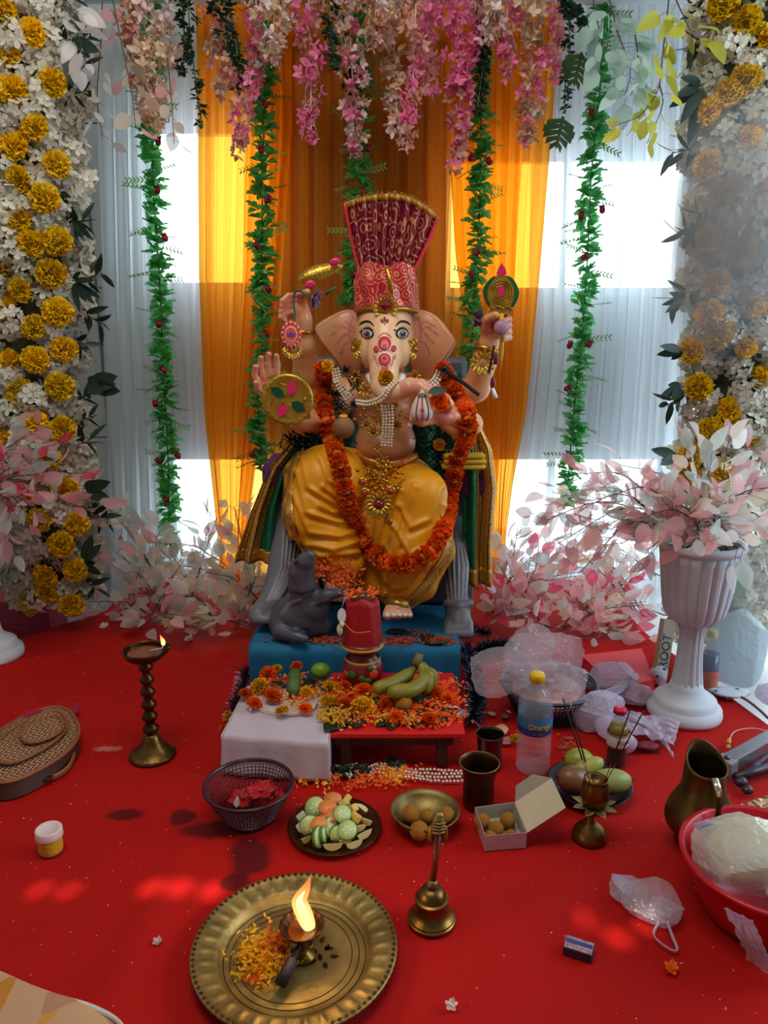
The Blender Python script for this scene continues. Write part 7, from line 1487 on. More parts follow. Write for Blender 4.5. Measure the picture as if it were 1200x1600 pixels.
# bottles
def glassm(name, col, rough=.05, tp=.72): m = M(name, col, rough, spec=1, tp=tp, coat=.5, tl=.001); return m
m_pet = glassm('clear_plastic', rgb(190, 190, 198), .08, .8); m_lab = M('blue_label', rgb(70, 130, 170), .4, var=.6, vs_=40, alt=rgb(40, 70, 130))
def bend(o, cx, cy, r):
    for vtx in o.data.vertices: x, y, z = vtx.co; a = -PI/2+x/r; vtx.co = (cx+math.cos(a)*(r+z), cy+math.sin(a)*(r+z), y)
def cyl_text(body, size, mat, parent, c, r, z, ang=0, name='label_text', sx=1):
    o = text(name, body, size, mat, parent, (0, 0, 0), (0, 0, 0), .0003)
    for vtx in o.data.vertices: x, y, zz_ = vtx.co; a = -PI/2+ang+x*sx/r; vtx.co = (math.cos(a)*(r+.0006+zz_), math.sin(a)*(r+.0006+zz_), y+z)
    o.location = Vector(c)-Vector(parent.location); return o
b0 = pz(832, 1200, 0); bo1 = thing('water_bottle', 'clear plastic bottle with yellow cap and blue label', 'bottle', b0); k = mpp(b0); rb_ = 26.5*k; zv = lambda v: pt(838, v, b0.y).z
Hb = zv(1052); pr_ = [(0, .001), (rb_*.9, .001), (rb_, .008)]
for i in range(5): z0 = .02+i*.016; pr_ += [(rb_, z0), (rb_*.95, z0+.005), (rb_, z0+.010)]
pr_ += [(rb_*.98, .105), (rb_*.98, .105+.05), (rb_, .16), (rb_*.98, .175), (rb_*.8, .2), (rb_*.55, Hb-.038), (rb_*.36, Hb-.026), (rb_*.36, Hb-.014)]
mb = MB(); mb.lathe(pr_, 48, b0, lambda a, z, r: 1+(.02*math.sin(a*10+z*60) if z > .165 and r > rb_*.4 else 0)); part('bottle_body', mb, m_pet, bo1)
mb = MB(); mb.lathe([(0, .003), (rb_*.88, .003), (rb_*.93, .010), (rb_*.93, .160), (0, .160)], 40, b0); part('water', mb, glassm('water_tint', rgb(190, 180, 170), .02, .95), bo1)
mb = MB(); mb.lathe([(0, Hb), (rb_*.40, Hb), (rb_*.43, Hb-.002), (rb_*.43, Hb-.018), (rb_*.40, Hb-.019)], 40, b0, lambda a, z, r: 1+.02*math.sin(a*30)); part('cap', mb, M('yellow_cap', rgb(226, 176, 20), .4), bo1)
mb = MB(); mb.lathe([(rb_*1.005, .106), (rb_*1.01, .108), (rb_*1.01, .150), (rb_*1.005, .152)], 48, b0); part('label', mb, m_lab, bo1)
mb = MB(); mb.lathe([(rb_*1.014, .107), (rb_*1.014, .124)], 48, b0); part('label_band', mb, M('navy_band', rgb(36, 52, 110), .4), bo1)
cyl_text('Dhanga', .0185, M('label_yellow', rgb(226, 160, 30), .4), bo1, b0, rb_*1.015, .130, .12); cyl_text('-- ---', .012, M('label_pink', rgb(216, 90, 80), .4), bo1, b0, rb_*1.02, .114, .0)
b0 = pz(962, 1194, 0); bo2 = thing('cola_bottle', 'small dark drink bottle with magenta cap and white label', 'bottle', b0); k = mpp(b0); rb_ = 16.5*k; Hb = pt(962, 1106, b0.y).z
mb = MB(); mb.lathe([(0, .001), (rb_*.85, .001), (rb_, .006), (rb_*.95, Hb*.2), (rb_*.9, Hb*.32), (rb_, Hb*.36), (rb_, Hb*.6), (rb_*.92, Hb*.66), (rb_*.7, Hb*.78), (rb_*.48, Hb*.86), (rb_*.46, Hb*.9)], 36, b0); part('bottle_body', mb, glassm('clear_pet', rgb(120, 110, 100), .06, .8), bo2)
mb = MB(); mb.lathe([(0, .003), (rb_*.82, .003), (rb_*.92, .008), (rb_*.86, Hb*.3), (rb_*.9, Hb*.42), (0, Hb*.42)], 36, b0); part('dark_drink', mb, M('cola_liquid', rgb(30, 8, 8), .1), bo2)
mb = MB(); mb.lathe([(0, Hb*.56), (rb_*.93, Hb*.56), (rb_*.88, Hb*.65), (rb_*.76, Hb*.72), (0, Hb*.72)], 36, b0); part('upper_content', mb, M('amber_content', rgb(140, 116, 30), .3), bo2)
mb = MB(); mb.lathe([(rb_*1.01, Hb*.36), (rb_*1.02, Hb*.37), (rb_*1.02, Hb*.58), (rb_*1.01, Hb*.59)], 36, b0); part('label', mb, M('white_label', rgb(214, 206, 196), .5), bo2)
mb = MB(); mb.lathe([(rb_*1.03, Hb*.36), (rb_*1.03, Hb*.385)], 36, b0); mb.lathe([(rb_*1.03, Hb*.565), (rb_*1.03, Hb*.585)], 36, b0); part('label_stripe', mb, M('label_red', rgb(180, 24, 30), .5), bo2)
cyl_text('Cola', .015, MATS['label_red'], bo2, b0, rb_*1.03, Hb*.47, .3)
mb = MB(); mb.lathe([(0, Hb), (rb_*.56, Hb), (rb_*.6, Hb-.002), (rb_*.6, Hb-.013), (rb_*.5, Hb-.014)], 36, b0, lambda a, z, r: 1+.02*math.sin(a*30)); part('cap', mb, M('magenta_cap', rgb(190, 20, 60), .4), bo2)
# bottle behind the urn
b0 = pz(1104, 1078, 0); bo3 = thing('amber_label_bottle', 'bottle of dark blue liquid with orange label behind the urn stem', 'bottle', b0); k = mpp(b0); rb_ = 14.5*k; Hb = pt(1104, 985, b0.y).z
mb = MB(); mb.lathe([(0, .001), (rb_*.9, .001), (rb_, .008), (rb_, Hb*.6), (rb_*.95, Hb*.75), (rb_*.6, Hb*.87), (rb_*.45, Hb*.9)], 36, b0); part('bottle_body', mb, MATS['clear_plastic'], bo3)
mb = MB(); mb.lathe([(0, .003), (rb_*.93, .003), (rb_*.93, Hb*.62), (0, Hb*.62)], 36, b0); part('blue_liquid', mb, M('navy_liquid', rgb(50, 76, 110), .2), bo3)
mb = MB(); mb.lathe([(rb_*1.01, Hb*.06), (rb_*1.02, Hb*.07), (rb_*1.02, Hb*.36), (rb_*1.01, Hb*.37)], 36, b0); part('label', mb, M('orange_label', rgb(214, 120, 80), .5, var=.5, vs_=60, alt=rgb(170, 90, 80)), bo3)
mb = MB(); mb.lathe([(0, Hb), (rb_*.5, Hb), (rb_*.5, Hb*.9)], 24, b0); part('cap', mb, M('pale_yellow_cap', rgb(226, 200, 110), .4), bo3)
# sweets box
P4 = [pz(740, 1285, .0), pz(752, 1328, .0), pz(823, 1322, .0), pz(806, 1272, .0)]; hb = .036
bx = thing('sweet_box', 'small open cardboard box with raised lid holding five sweets', 'box', sum(P4, Vector())/4); m_cb = M('grey_card', rgb(176, 166, 150), .8); m_cbp = M('pink_printed_card', rgb(206, 150, 150), .7, var=.5, vs_=60, alt=rgb(170, 120, 140))
cen = sum(P4, Vector())/4
P4 = [pz(741, 1284), pz(757, 1330), pz(822, 1325), pz(803, 1276)]; cen = sum(P4, Vector())/4
mb = MB(); mb.poly([p+Vector((0, 0, .002)) for p in P4], .0012); part('bottom', mb, m_cb, bx, False)
for i in range(4):
    a, c = P4[i], P4[(i+1) % 4]; t_in = (cen-(a+c)/2).normalized()*.0012; mb = MB(); mb.add([a, c, c+Vector((0, 0, hb)), a+Vector((0, 0, hb)), a+t_in, c+t_in, c+t_in+Vector((0, 0, hb)), a+t_in+Vector((0, 0, hb))], [(0, 1, 2, 3), (5, 4, 7, 6), (3, 2, 6, 7)]); part('side', mb, m_cbp if i in (0, 1) else m_cb, bx, False)
hinge = [P4[2]+Vector((.001, 0, hb)), P4[3]+Vector((.001, 0, hb))]; lt = [pt(884, 1262, hinge[0].y+.0), pt(862, 1216, hinge[1].y+.01)]
mb = MB(); mb.add([hinge[0], hinge[1], lt[1], lt[0]], [(0, 1, 2, 3)]); o = part('lid', mb, M('lid_card', rgb(206, 190, 160), .8), bx, False); solid(o, .0012)
mb = MB(); mb.add([hinge[1], lt[1], pt(832, 1210, hinge[1].y+.012), pt(806, 1228, hinge[1].y+.008)], [(0, 1, 2, 3)]); o = part('side_flap', mb, m_cb, bx, False); solid(o, .0012)
text('print_mark', '--- -- ---', .009, M('print_red', rgb(160, 60, 70), .6), bx, (P4[1].lerp(P4[2], .5)+Vector((0, -.0015, hb*.45)))-Vector(bx.location), (PI/2, 0, math.atan2(P4[2].y-P4[1].y, P4[2].x-P4[1].x)), .0002)
for u, v, z, s, lb in ((754, 1284, .021, .0185, 'smooth golden sweet at the left in the cardboard box'), (793, 1282, .022, .019, 'smooth golden sweet at the right back in the cardboard box'), (775, 1295, .021, .018, 'smooth golden sweet in the centre of the cardboard box'), (766, 1309, .018, .016, 'smooth golden sweet at the front left of the cardboard box'), (799, 1307, .018, .016, 'smooth golden sweet at the front right of the cardboard box')): o = laddu(pz(u, v, z), s*.9, lb)
# matchbox
mbx = thing('matchbox', 'small blue and cream matchbox alone on the red cloth', 'matchbox', pz(904, 1488, 0), rz=-.42); 
for nm, c_, d_, mt in (('sleeve', (0, 0, .0075), (.048, .030, .015), M('match_navy', rgb(60, 44, 74), .5)), ('striking_strip', (0, -.0152, .0075), (.044, .0008, .010), M('match_brown', rgb(50, 26, 24), .8)), ('top_label', (0, 0, .0152), (.046, .027, .0006), M('match_cream', rgb(196, 176, 176), .5, var=.8, vs_=90, alt=rgb(120, 60, 80))), ('blue_band', (0, .003, .0156), (.044, .009, .0005), M('match_blue', rgb(50, 60, 130), .5))):
    mb = MB(); mb.box(c_, d_); me = mb.mesh(nm, mt, False); o = link(nm, me, mbx)
for j in range(8): mb = MB(); mb.box((-.018+j*.005, -.0075, .0157), (.002, .004, .0004)); link('label_print', mb.mesh('label_print', M('match_print', rgb(170, 60, 50), .6), False), mbx)
# yellow jar
jr = thing('kumkum_jar', 'small round jar with white lid and yellow label', 'jar', pz(80, 1330, 0)); b0 = Vector(jr.location); k = mpp(b0); r_ = 19.5*k; zl = lambda v: pt(78, v, b0.y).z; ht = zl(1294)
mb = MB(); mb.lathe([(0, .001), (r_*.85, .001), (r_*.92, .004), (r_*.92, ht*.68), (0, ht*.68)], 36, b0); part('jar_body', mb, M('jar_plastic', rgb(190, 150, 120), .3), jr)
mb = MB(); mb.lathe([(r_*.93, ht*.12), (r_*.935, ht*.13), (r_*.935, ht*.6), (r_*.93, ht*.61)], 36, b0); part('label', mb, M('jar_yellow', rgb(214, 170, 30), .5), jr)
mb = MB(); mb.lathe([(r_*.95, ht*.66), (r_*1.04, ht*.66), (r_*1.05, ht*.7), (r_*1.02, ht*.97), (r_*.97, ht), (r_*.8, ht*.99), (r_*.7, ht*.94), (0, ht*.94)], 40, b0); part('lid', mb, M('milky_lid', rgb(224, 200, 196), .35, sss=.3), jr)
cyl_text('-- --- --', .006, M('jar_print', rgb(90, 50, 20), .6), jr, b0, r_*.94, ht*.42); cyl_text('--- - ---', .004, MATS['jar_print'], jr, b0, r_*.94, ht*.25)
# woven purse
pu = thing('woven_purse', 'brown woven oval purse with leather flap at the left edge', 'purse', pz(55, 1180, 0)); m_lea = M('tan_leather', rgb(140, 84, 44), .5, bump=.2, bs=200)
m_wov = M('herringbone_weave', rgb(170, 124, 84), .7); N, L, b = nod(m_wov); tc = N.new('ShaderNodeTexCoord'); sx = N.new('ShaderNodeSeparateXYZ'); mp2 = N.new('ShaderNodeMapping'); mp2.inputs['Rotation'].default_value = (0, 0, -.55); L.new(tc.outputs['Object'], mp2.inputs[0]); L.new(mp2.outputs[0], sx.inputs[0])
pp = N.new('ShaderNodeMath'); pp.operation = 'PINGPONG'; pp.inputs[1].default_value = .016; L.new(sx.outputs[1], pp.inputs[0]); ad = N.new('ShaderNodeMath'); ad.operation = 'ADD'; L.new(sx.outputs[0], ad.inputs[0]); L.new(pp.outputs[0], ad.inputs[1]); mu = N.new('ShaderNodeMath'); mu.operation = 'MULTIPLY'; mu.inputs[1].default_value = 480; L.new(ad.outputs[0], mu.inputs[0]); si = N.new('ShaderNodeMath'); si.operation = 'SINE'; L.new(mu.outputs[0], si.inputs[0])
mr = N.new('ShaderNodeMapRange'); mr.inputs[1].default_value = -.8; mr.inputs[2].default_value = .5; L.new(si.outputs[0], mr.inputs[0]); mx = N.new('ShaderNodeMix'); mx.data_type = 'RGBA'; mx.inputs[6].default_value = rgb(92, 50, 30); mx.inputs[7].default_value = rgb(190, 140, 100); L.new(mr.outputs[0], mx.inputs[0]); L.new(mx.outputs[2], b.inputs['Base Color']); bp = N.new('ShaderNodeBump'); bp.inputs['Strength'].default_value = .8; bp.inputs['Distance'].default_value = .002; L.new(si.outputs[0], bp.inputs['Height']); L.new(bp.outputs[0], b.inputs['Normal'])
def oval(cx, cy, rx_, ry_, rot, z, zs=0, n=48, e=2.6):
    out = []
    for i in range(n):
        a = 2*PI*i/n; x = rx_*abs(math.cos(a))**(2/e)*(1 if math.cos(a) > 0 else -1); y = ry_*abs(math.sin(a))**(2/e)*(1 if math.sin(a) > 0 else -1)
        u = cx+x*math.cos(rot)-y*math.sin(rot); v = cy+x*math.sin(rot)+y*math.cos(rot); p = pz(u, v, z); p = pz(u, v, z+zs*(v-cy)); out.append(p)
    return out
O1 = oval(44, 1164, 84, 42, -.50, .040); mb = MB(); mb.poly([p-Vector((0, 0, .004)) for p in O1], .004); part('woven_front', mb, m_wov, pu, False)
mb = MB(); mb.tube(O1+[O1[0]], .005, 8, cap=False); part('edge_trim', mb, m_lea, pu)
mb = MB(); n = len(O1); lo_ = [Vector((p.x+.004, p.y-.010, .002)) for p in O1]; mb.add([p-Vector((0, 0, .003)) for p in O1]+lo_, [(i, (i+1) % n, (i+1) % n+n, i+n) for i in range(n)]); part('side_gusset', mb, M('dark_leather', rgb(70, 36, 22), .5), pu)
O2 = oval(48, 1152, 62, 25, -.52, .050); mb = MB(); mb.poly([p-Vector((0, 0, .003)) for p in O2], .003); part('woven_flap', mb, m_wov, pu, False); mb = MB(); mb.tube(O2+[O2[0]], .0045, 8, cap=False); part('flap_trim', mb, m_lea, pu)
O3 = oval(66, 1140, 34, 16, -.35, .060); mb = MB(); mb.poly([p-Vector((0, 0, .003)) for p in O3], .003); part('closing_tab', mb, m_wov, pu, False); mb = MB(); mb.tube(O3+[O3[0]], .004, 8, cap=False); part('tab_trim', mb, m_lea, pu)
mb = MB(); mb.tube(path([pz(121, 1140, .035), pz(116, 1178, .015), pz(104, 1202, .010), pz(75, 1217, .008), pz(30, 1220, .008), pz(-20, 1220, .008)], 6), .008, 8, flat=.35); part('strap', mb, m_lea, pu)
mb = MB(); c = pz(76, 1216, .012); mb.box(c, (.014, .020, .008)); part('buckle', mb, m_br, pu, False, bevel=.002)
mb = MB(); mb.grid(lambda s, t: (lambda p: Vector((p.x, p.y, .004+.05*math.sin(PI*t)*(.6+.3*math.sin(s*6)))))(pz(lerp(22, 122, s), lerp(1140-38*s, 1118-24*s, t), .03)), 24, 8); o = tagm('pink_cloth', mb, M('magenta_felt', rgb(150, 14, 50), .9), 'crumpled magenta cloth peeking out behind the woven purse', 'cloth', tuple(pz(70, 1110))); solid(o, .003)
# pink box behind left edge
b0 = pt(38, 962, 2.7); bxx = thing('magenta_box', 'magenta book-shaped box standing behind the left urn', 'box', (b0.x, 2.72, -.12)); zt3 = pt(38, 942, 2.66).z
mb = MB(); mb.box((b0.x-.02, 2.74, (zt3-.12)/2), (.26, .16, zt3+.12)); part('box_body', mb, M('magenta_card', rgb(160, 20, 60), .5), bxx, False, bevel=.004); mb = MB(); mb.box((b0.x-.02, 2.74, zt3+.001), (.25, .15, .002)); part('lid_print', mb, M('lid_red', rgb(200, 50, 60), .5, var=.6, vs_=20, alt=rgb(220, 120, 90)), bxx, False)
text('box_text', '---- ------', .016, M('box_gold', rgb(216, 150, 110), .5), bxx, (-.0, -.065, .07), (PI/2, 0, 0), .0003)
# painted cloth bottom left
mb = MB(); outl = [(-60, 1500), (0, 1520), (40, 1538), (90, 1556), (140, 1570), (180, 1590), (200, 1612), (210, 1660), (-60, 1660)]
pc_ = M('printed_cloth', rgb(196, 130, 40), .7); N, L, b = nod(pc_); tc = N.new('ShaderNodeTexCoord'); v1 = N.new('ShaderNodeTexVoronoi'); v1.inputs['Scale'].default_value = 11; L.new(tc.outputs['Object'], v1.inputs['Vector']); cr = N.new('ShaderNodeValToRGB'); cr.color_ramp.interpolation = 'CONSTANT'
for i_, (ps, cl_) in enumerate(((0, rgb(190, 120, 30)), (.35, rgb(176, 126, 96)), (.6, rgb(206, 140, 50)), (.86, rgb(196, 150, 110)))):
    e_ = cr.color_ramp.elements[i_] if i_ < 2 else cr.color_ramp.elements.new(ps); e_.position = ps; e_.color = cl_
sp3 = N.new('ShaderNodeSeparateColor'); L.new(v1.outputs['Color'], sp3.inputs[0]); L.new(sp3.outputs[0], cr.inputs[0]); L.new(cr.outputs[0], b.inputs['Base Color'])
P = [pz(u, v, .004) for u, v in outl]; cen = sum(P, Vector())/len(P); nn = len(P); n3 = 8; vs = [cen+Vector((0, 0, .022))]
for r in range(1, n3+1):
    for p in P: q = cen.lerp(p, r/n3); vs.append(Vector((q.x, q.y, .003+.022*math.cos(r/n3*PI/2)**.6)))
mb.add(vs, [(0, 1+i, 1+(i+1) % nn) for i in range(nn)]+[(1+(r-1)*nn+i, 1+r*nn+i, 1+r*nn+(i+1) % nn, 1+(r-1)*nn+(i+1) % nn) for r in range(1, n3) for i in range(nn)])
pr__ = thing('printed_bundle', 'ochre and cream printed cloth bundle at the bottom left corner', 'cloth', (cen.x, cen.y, 0)); part('printed_cloth', mb, pc_, pr__)
mb = MB(); top_ = path([pz(u, v, .012) for u, v in outl[:7]], 5); mb.grid(lambda s, t: along(top_, s)[0]+Vector((0, -.030*t*(1-s*.8), .003+.004*math.sin(PI*t))), 30, 4); o = part('white_border', mb, M('white_hem', rgb(206, 196, 190), .8), pr__); solid(o, .0015)
# ---------------------------------------------------------------- plastic bags and basket on the right
m_pl = M('clear_bag_film', rgb(226, 220, 232), .12, tl=.3, tp=.70, spec=1, coat=.7, bump=1, bs=28); m_plw = M('milky_bag_film', rgb(220, 210, 230), .28, tl=.4, tp=.3, spec=.6, bump=1, bs=24)
PLN = {}
def crump(d, sd, f=3.5, a=.16):
    """radius of a randomly faceted, creased lump along direction d"""
    if sd not in PLN: q = random.Random(int(sd*10)); PLN[sd] = [(Vector((q.gauss(0, 1), q.gauss(0, 1), q.gauss(0, 1))).normalized(), q.uniform(1-a*1.7, 1)) for _ in range(64)]
    r = min(1.12, min(h/max(1e-3, d.dot(n)) for n, h in PLN[sd] if d.dot(n) > .2))
    return r*(1+a*.35*(abs(noise.noise(d*f*1.6+Vector((sd, 0, 0))))-.2)+a*.12*noise.noise(d*f*5))
def bag(name, label, parts_, mat, z0=.002, seg=72, cat='plastic bag', extra=None):
    c0 = parts_[0][0]; t = thing(name, label, cat, (c0.x, c0.y, z0))
    for i, (c, r, sd, a) in enumerate(parts_):
        mb = MB(); mb.ball(c, r, seg, seg*2//3, fn=lambda d: crump(d, sd, 3.2, a)); mb.v = [(x, y, max(z, z0)) for x, y, z in mb.v]; part('film', mb, mat, t, False)
    if extra: extra(t)
    return t
# large clear bag on dark sieve basket
b0 = pz(855, 1110, 0); sv = thing('dark_sieve_basket', 'dark grey plastic sieve basket under the large clear bag', 'basket', b0); m_dp = M('charcoal_plastic', rgb(34, 36, 40), .4); rt = mpp(b0)*72; zr = .085; mb = MB()
for i in range(10): t = i/9; r = lerp(rt*.72, rt, t); mb.tube([Vector((b0.x+r*math.cos(a), b0.y+r*math.sin(a), .004+t*(zr-.004))) for a in (2*PI*q/60 for q in range(61))], .0017, 4, cap=False)
for q in range(70): a = 2*PI*q/70; mb.tube([Vector((b0.x+rt*.72*math.cos(a), b0.y+rt*.72*math.sin(a), .004)), Vector((b0.x+rt*math.cos(a), b0.y+rt*math.sin(a), zr))], .0017, 4)
part('lattice', mb, m_dp, sv); mb = MB(); mb.lathe([(0, .004), (rt*.72, .004)], 40, b0); part('bottom', mb, m_dp, sv); mb = MB(); mb.lathe([(rt*.98, zr-.004), (rt*1.04, zr-.003), (rt*1.05, zr+.003), (rt*.98, zr+.003), (rt*.98, zr-.004)], 60, b0); part('rim', mb, M('blue_grey_plastic', rgb(60, 76, 96), .35), sv)
mb = MB(); mb.ball(b0+Vector((0, 0, .05)), (rt*.8, rt*.8, .04), 24, 12, fn=lambda d: 1+.15*noise.noise(d*6)); tagm('flower_pile', mb, M('pink_flower_mash', rgb(196, 120, 120), .8, var=.9, vs_=40, alt=rgb(226, 190, 180)), 'pink petals filling the dark sieve basket', 'petals', (b0.x, b0.y, .01), kind='stuff')
def onpt(u, v, Y): return pt(u, v, Y)
bag('clear_plastic_bag', 'large crumpled clear plastic bag lying over the dark sieve basket', [(pt(850, 1032, b0.y-.01), (.135, .10, .10), 3.1, .2), (pt(785, 1048, b0.y-.04), (.125, .09, .075), 5.7, .22), (pt(870, 1062, b0.y-.03), (.10, .09, .06), 15.1, .2), (pt(835, 1010, b0.y+.03), (.075, .07, .075), 21.3, .2)], m_pl, .02)
mb = MB(); c = pt(848, 1045, b0.y-.02); mb.ball(c, (.07, .05, .04), 24, 14, fn=lambda d: crump(d, 8, 5, .3)); tagm('tissue_wad', mb, M('blush_tissue', rgb(226, 190, 196), .8, tl=.3), 'blush tissue wad inside the large clear bag', 'tissue', (c.x, c.y, c.z-.04))
# milky carrier bag between bottle and urn
def sheet(name, label, cat, quad, Y0, mat, amp=.01, n=24, sd=1.0, th=.0008, parent=None, floor=.002):
    def f(s, t):
        p = quad[0].lerp(quad[1], s).lerp(quad[3].lerp(quad[2], s), t); q = Vector((s*4+sd, t*4, sd)); nz = abs(noise.noise(q))*1.5+.5*abs(noise.noise(q*2.5)); return Vector((p.x, p.y-nz*amp*.6, max(floor, p.z+nz*amp)))
    mb = MB(); mb.grid(f, n, n); 
    if parent: o = part(name, mb, mat, parent)
    else: o = tagm(name, mb, mat, label, cat, tuple(sum(quad, Vector())/4))
    solid(o, th); return o
cbg = bag('carrier_bag', 'milky lilac carrier bag crumpled between the bottles and the urn', [(pz(935, 1112, .05), (.075, .06, .075), 2.2, .2), (pz(955, 1062, .05), (.085, .06, .065), 6.2, .2), (pz(990, 1085, .03), (.06, .05, .04), 16.2, .2)], m_plw)
sheet('bag_flap', '', '', [pz(952, 1112, .03), pz(1062, 1128, .03), pz(1050, 1170, .006), pz(990, 1150, .02)], 0, m_plw, .02, 30, 3.3, parent=cbg); sheet('bag_handle', '', '', [pz(925, 1095, .08), pz(990, 1052, .06), pz(1000, 1060, .05), pz(935, 1110, .07)], 0, m_plw, .012, 20, 4.3, parent=cbg); sheet('bag_flap', '', '', [pz(970, 1120, .035), pz(1000, 1118, .03), pz(1052, 1186, .004), pz(1040, 1150, .02)], 0, m_plw, .012, 20, 5.3, parent=cbg)
mb = MB(); mb.tube([pz(935, 1112, .05), pz(948, 1135, .035), pz(985, 1165, .03)], [.022, .03, .022], 18); part('bag_roll', mb, m_plw, cbg)
mb = MB(); c = pz(1008, 1165, .015); mb.ball(c, (.05, .03, .014), 24, 12, fn=lambda d: crump(d, 4, 4, .3)); tagm('maroon_bundle', mb, M('maroon_print', rgb(130, 20, 40), .7, var=.9, vs_=60, alt=rgb(60, 10, 24)), 'maroon patterned packet under the lilac carrier bag', 'packet', (c.x, c.y, 0))
mb = MB(); c = pz(990, 1080, .03); mb.ball(c, (.05, .04, .03), 24, 12, fn=lambda d: crump(d, 14, 4, .3)); tagm('magenta_packet', mb, M('magenta_foil', rgb(190, 20, 60), .4), 'magenta packet behind the lilac carrier bag', 'packet', (c.x, c.y, 0))
# coral cloth box piece behind
mb = MB(); P = [pz(u, v, .0) for u, v in ((910, 1040), (1000, 1030), (1022, 1080), (960, 1092))]; mb.poly(P, .035); tagm('coral_box', mb, M('coral_card', rgb(226, 60, 70), .6), 'flat coral red box behind the carrier bag, left of the urn stem', 'box', tuple(sum(P, Vector())/4), smooth=False, bevel=.004)
# lettered carton beside the urn
cb = pt(1038, 1010, 2.02); ct = thing('lettered_carton', 'slim cream carton with dark lettering leaning behind the urn stem', 'carton', pz(1028, 1068, 0)); cbase = pz(1028, 1068, 0); topc = pt(1044, 968, cbase.y+.05)
dz = (topc-cbase); L_ = dz.length; zx = dz.normalized(); yx = (Vector((0, 1, 0))-zx*zx.y).normalized(); Rm = Matrix((yx.cross(zx), yx, zx)).transposed(); mb = MB(); mb.box(cbase+dz*.5, (.036, .03, L_), rot=Rm); part('carton_body', mb, M('carton_cream', rgb(190, 170, 130), .7), ct, False); mb = MB(); mb.box(cbase+dz*.5+Rm @ Vector((0, -.0155, 0)), (.034, .001, L_*.96), rot=Rm); part('navy_panel', mb, M('carton_panel', rgb(196, 190, 170), .6), ct, False)
o = text('carton_text', 'ROOT', .036, M('carton_navy', rgb(30, 50, 84), .6), ct, (cbase+dz*.52+Rm @ Vector((0, -.0170, 0)))-Vector(ct.location), (0, 0, 0), .0004); o.rotation_euler = (Rm @ Matrix(((0, -1, 0), (0, 0, -1), (1, 0, 0)))).to_euler()
# dotted cloth
m_dot = M('dotted_cloth', rgb(214, 214, 222), .8); N, L, b = nod(m_dot); tc = N.new('ShaderNodeTexCoord'); vv = N.new('ShaderNodeTexVoronoi'); vv.inputs['Scale'].default_value = 34; L.new(tc.outputs['Object'], vv.inputs['Vector']); lt_ = N.new('ShaderNodeMath'); lt_.operation = 'LESS_THAN'; lt_.inputs[1].default_value = .22; L.new(vv.outputs['Distance'], lt_.inputs[0]); mx = N.new('ShaderNodeMix'); mx.data_type = 'RGBA'; mx.inputs[6].default_value = rgb(214, 214, 222); mx.inputs[7].default_value = rgb(24, 90, 110); L.new(lt_.outputs[0], mx.inputs[0]); L.new(mx.outputs[2], b.inputs['Base Color'])
for c, r, lab in ((pz(1030, 1055, .035), (.03, .03, .04), 'white cloth with teal dots bunched left of the urn stem'), (pz(1142, 1082, .015), (.07, .04, .015), 'white cloth with teal dots lying behind the urn at right')): mb = MB(); mb.ball(c, r, 30, 16, fn=lambda d: crump(d, 6, 3, .2)); tagm('dotted_cloth', mb, m_dot, lab, 'cloth', (c.x, c.y, c.z-r[2]))
# tall pale bag right behind urn
bag('pale_plastic_bag', 'tall pale bluish plastic bag standing behind the right urn', [(pt(1150, 1020, 2.12), (.10, .08, .15), 4.4, .14)], M('aqua_bag_film', rgb(206, 226, 232), .3, tl=.45, tp=.15, spec=.6)); bag('white_plastic_bag', 'white crumpled plastic bag at the right edge beyond the red cloth', [(pt(1205, 1085, 2.0), (.06, .06, .05), 9.4, .3)], MATS['milky_bag_film'], -.11)
mb = MB(); c = pz(1180, 1098, .02); mb.tube(path([pz(1120, 1075, .02), pz(1160, 1090, .015), pz(1185, 1108, .012), pz(1200, 1122, .012)], 5), .004, 6); tagm('brown_strap', mb, M('strap_brown', rgb(110, 80, 84), .7), 'thin brown strap on the cloth edge behind the urn', 'strap', tuple(c))
# chrome bar and dark tools at the right edge
a = pz(1138, 1192, .035); b_ = pz(1230, 1140, .05); d = (b_-a); Rm = d.to_track_quat('X', 'Z').to_matrix(); cbx = thing('chrome_bar', 'long silver metal bar pointing in from the right edge', 'metal bar', (a.x, a.y, 0)); mb = MB(); mb.box(a+d*.5, (d.length, .034, .03), rot=Rm); part('bar', mb, M('brushed_silver', rgb(170, 170, 180), .25, .8), cbx, False, bevel=.003)
mb = MB(); mb.box(a+Rm @ Vector((-.006, 0, -.004)), (.03, .042, .038), rot=Rm); part('end_block', mb, M('grey_block', rgb(140, 130, 136), .5), cbx, False, bevel=.003); mb = MB(); mb.lathe([(0, .0), (.007, 0), (.007, .003), (0, .003)], 16, a+Rm @ Vector((-.006, 0, .0155))); part('rivet', mb, black, cbx)
mb = MB(); mb.tube([pz(1150, 1215, .02), pz(1180, 1205, .02), pz(1230, 1190, .02)], .011, 8); mb.tube([pz(1165, 1210, .02), pz(1200, 1180, .02)], .008, 8); mb.ball(pz(1158, 1222, .016), (.016, .014, .012), 10, 8); mb.ball(pz(1168, 1234, .012), (.014, .012, .01), 10, 8); tagm('dark_clamp', mb, M('dark_metal', rgb(70, 60, 72), .45, .6), 'dark metal clamp lying below the silver bar', 'tool', tuple(pz(1170, 1215)))
mb = MB(); P = path([pz(1138, 1168, .012), pz(1140, 1155, .01), pz(1150, 1142, .01), pz(1175, 1138, .01), pz(1200, 1142, .01)], 6); mb.tube(P, .0014, 5); sc_ = thing('beaded_cord', 'thin cord with yellow and blue beads behind the silver bar', 'cord', tuple(P[0])); part('cord', mb, m_wst, sc_)
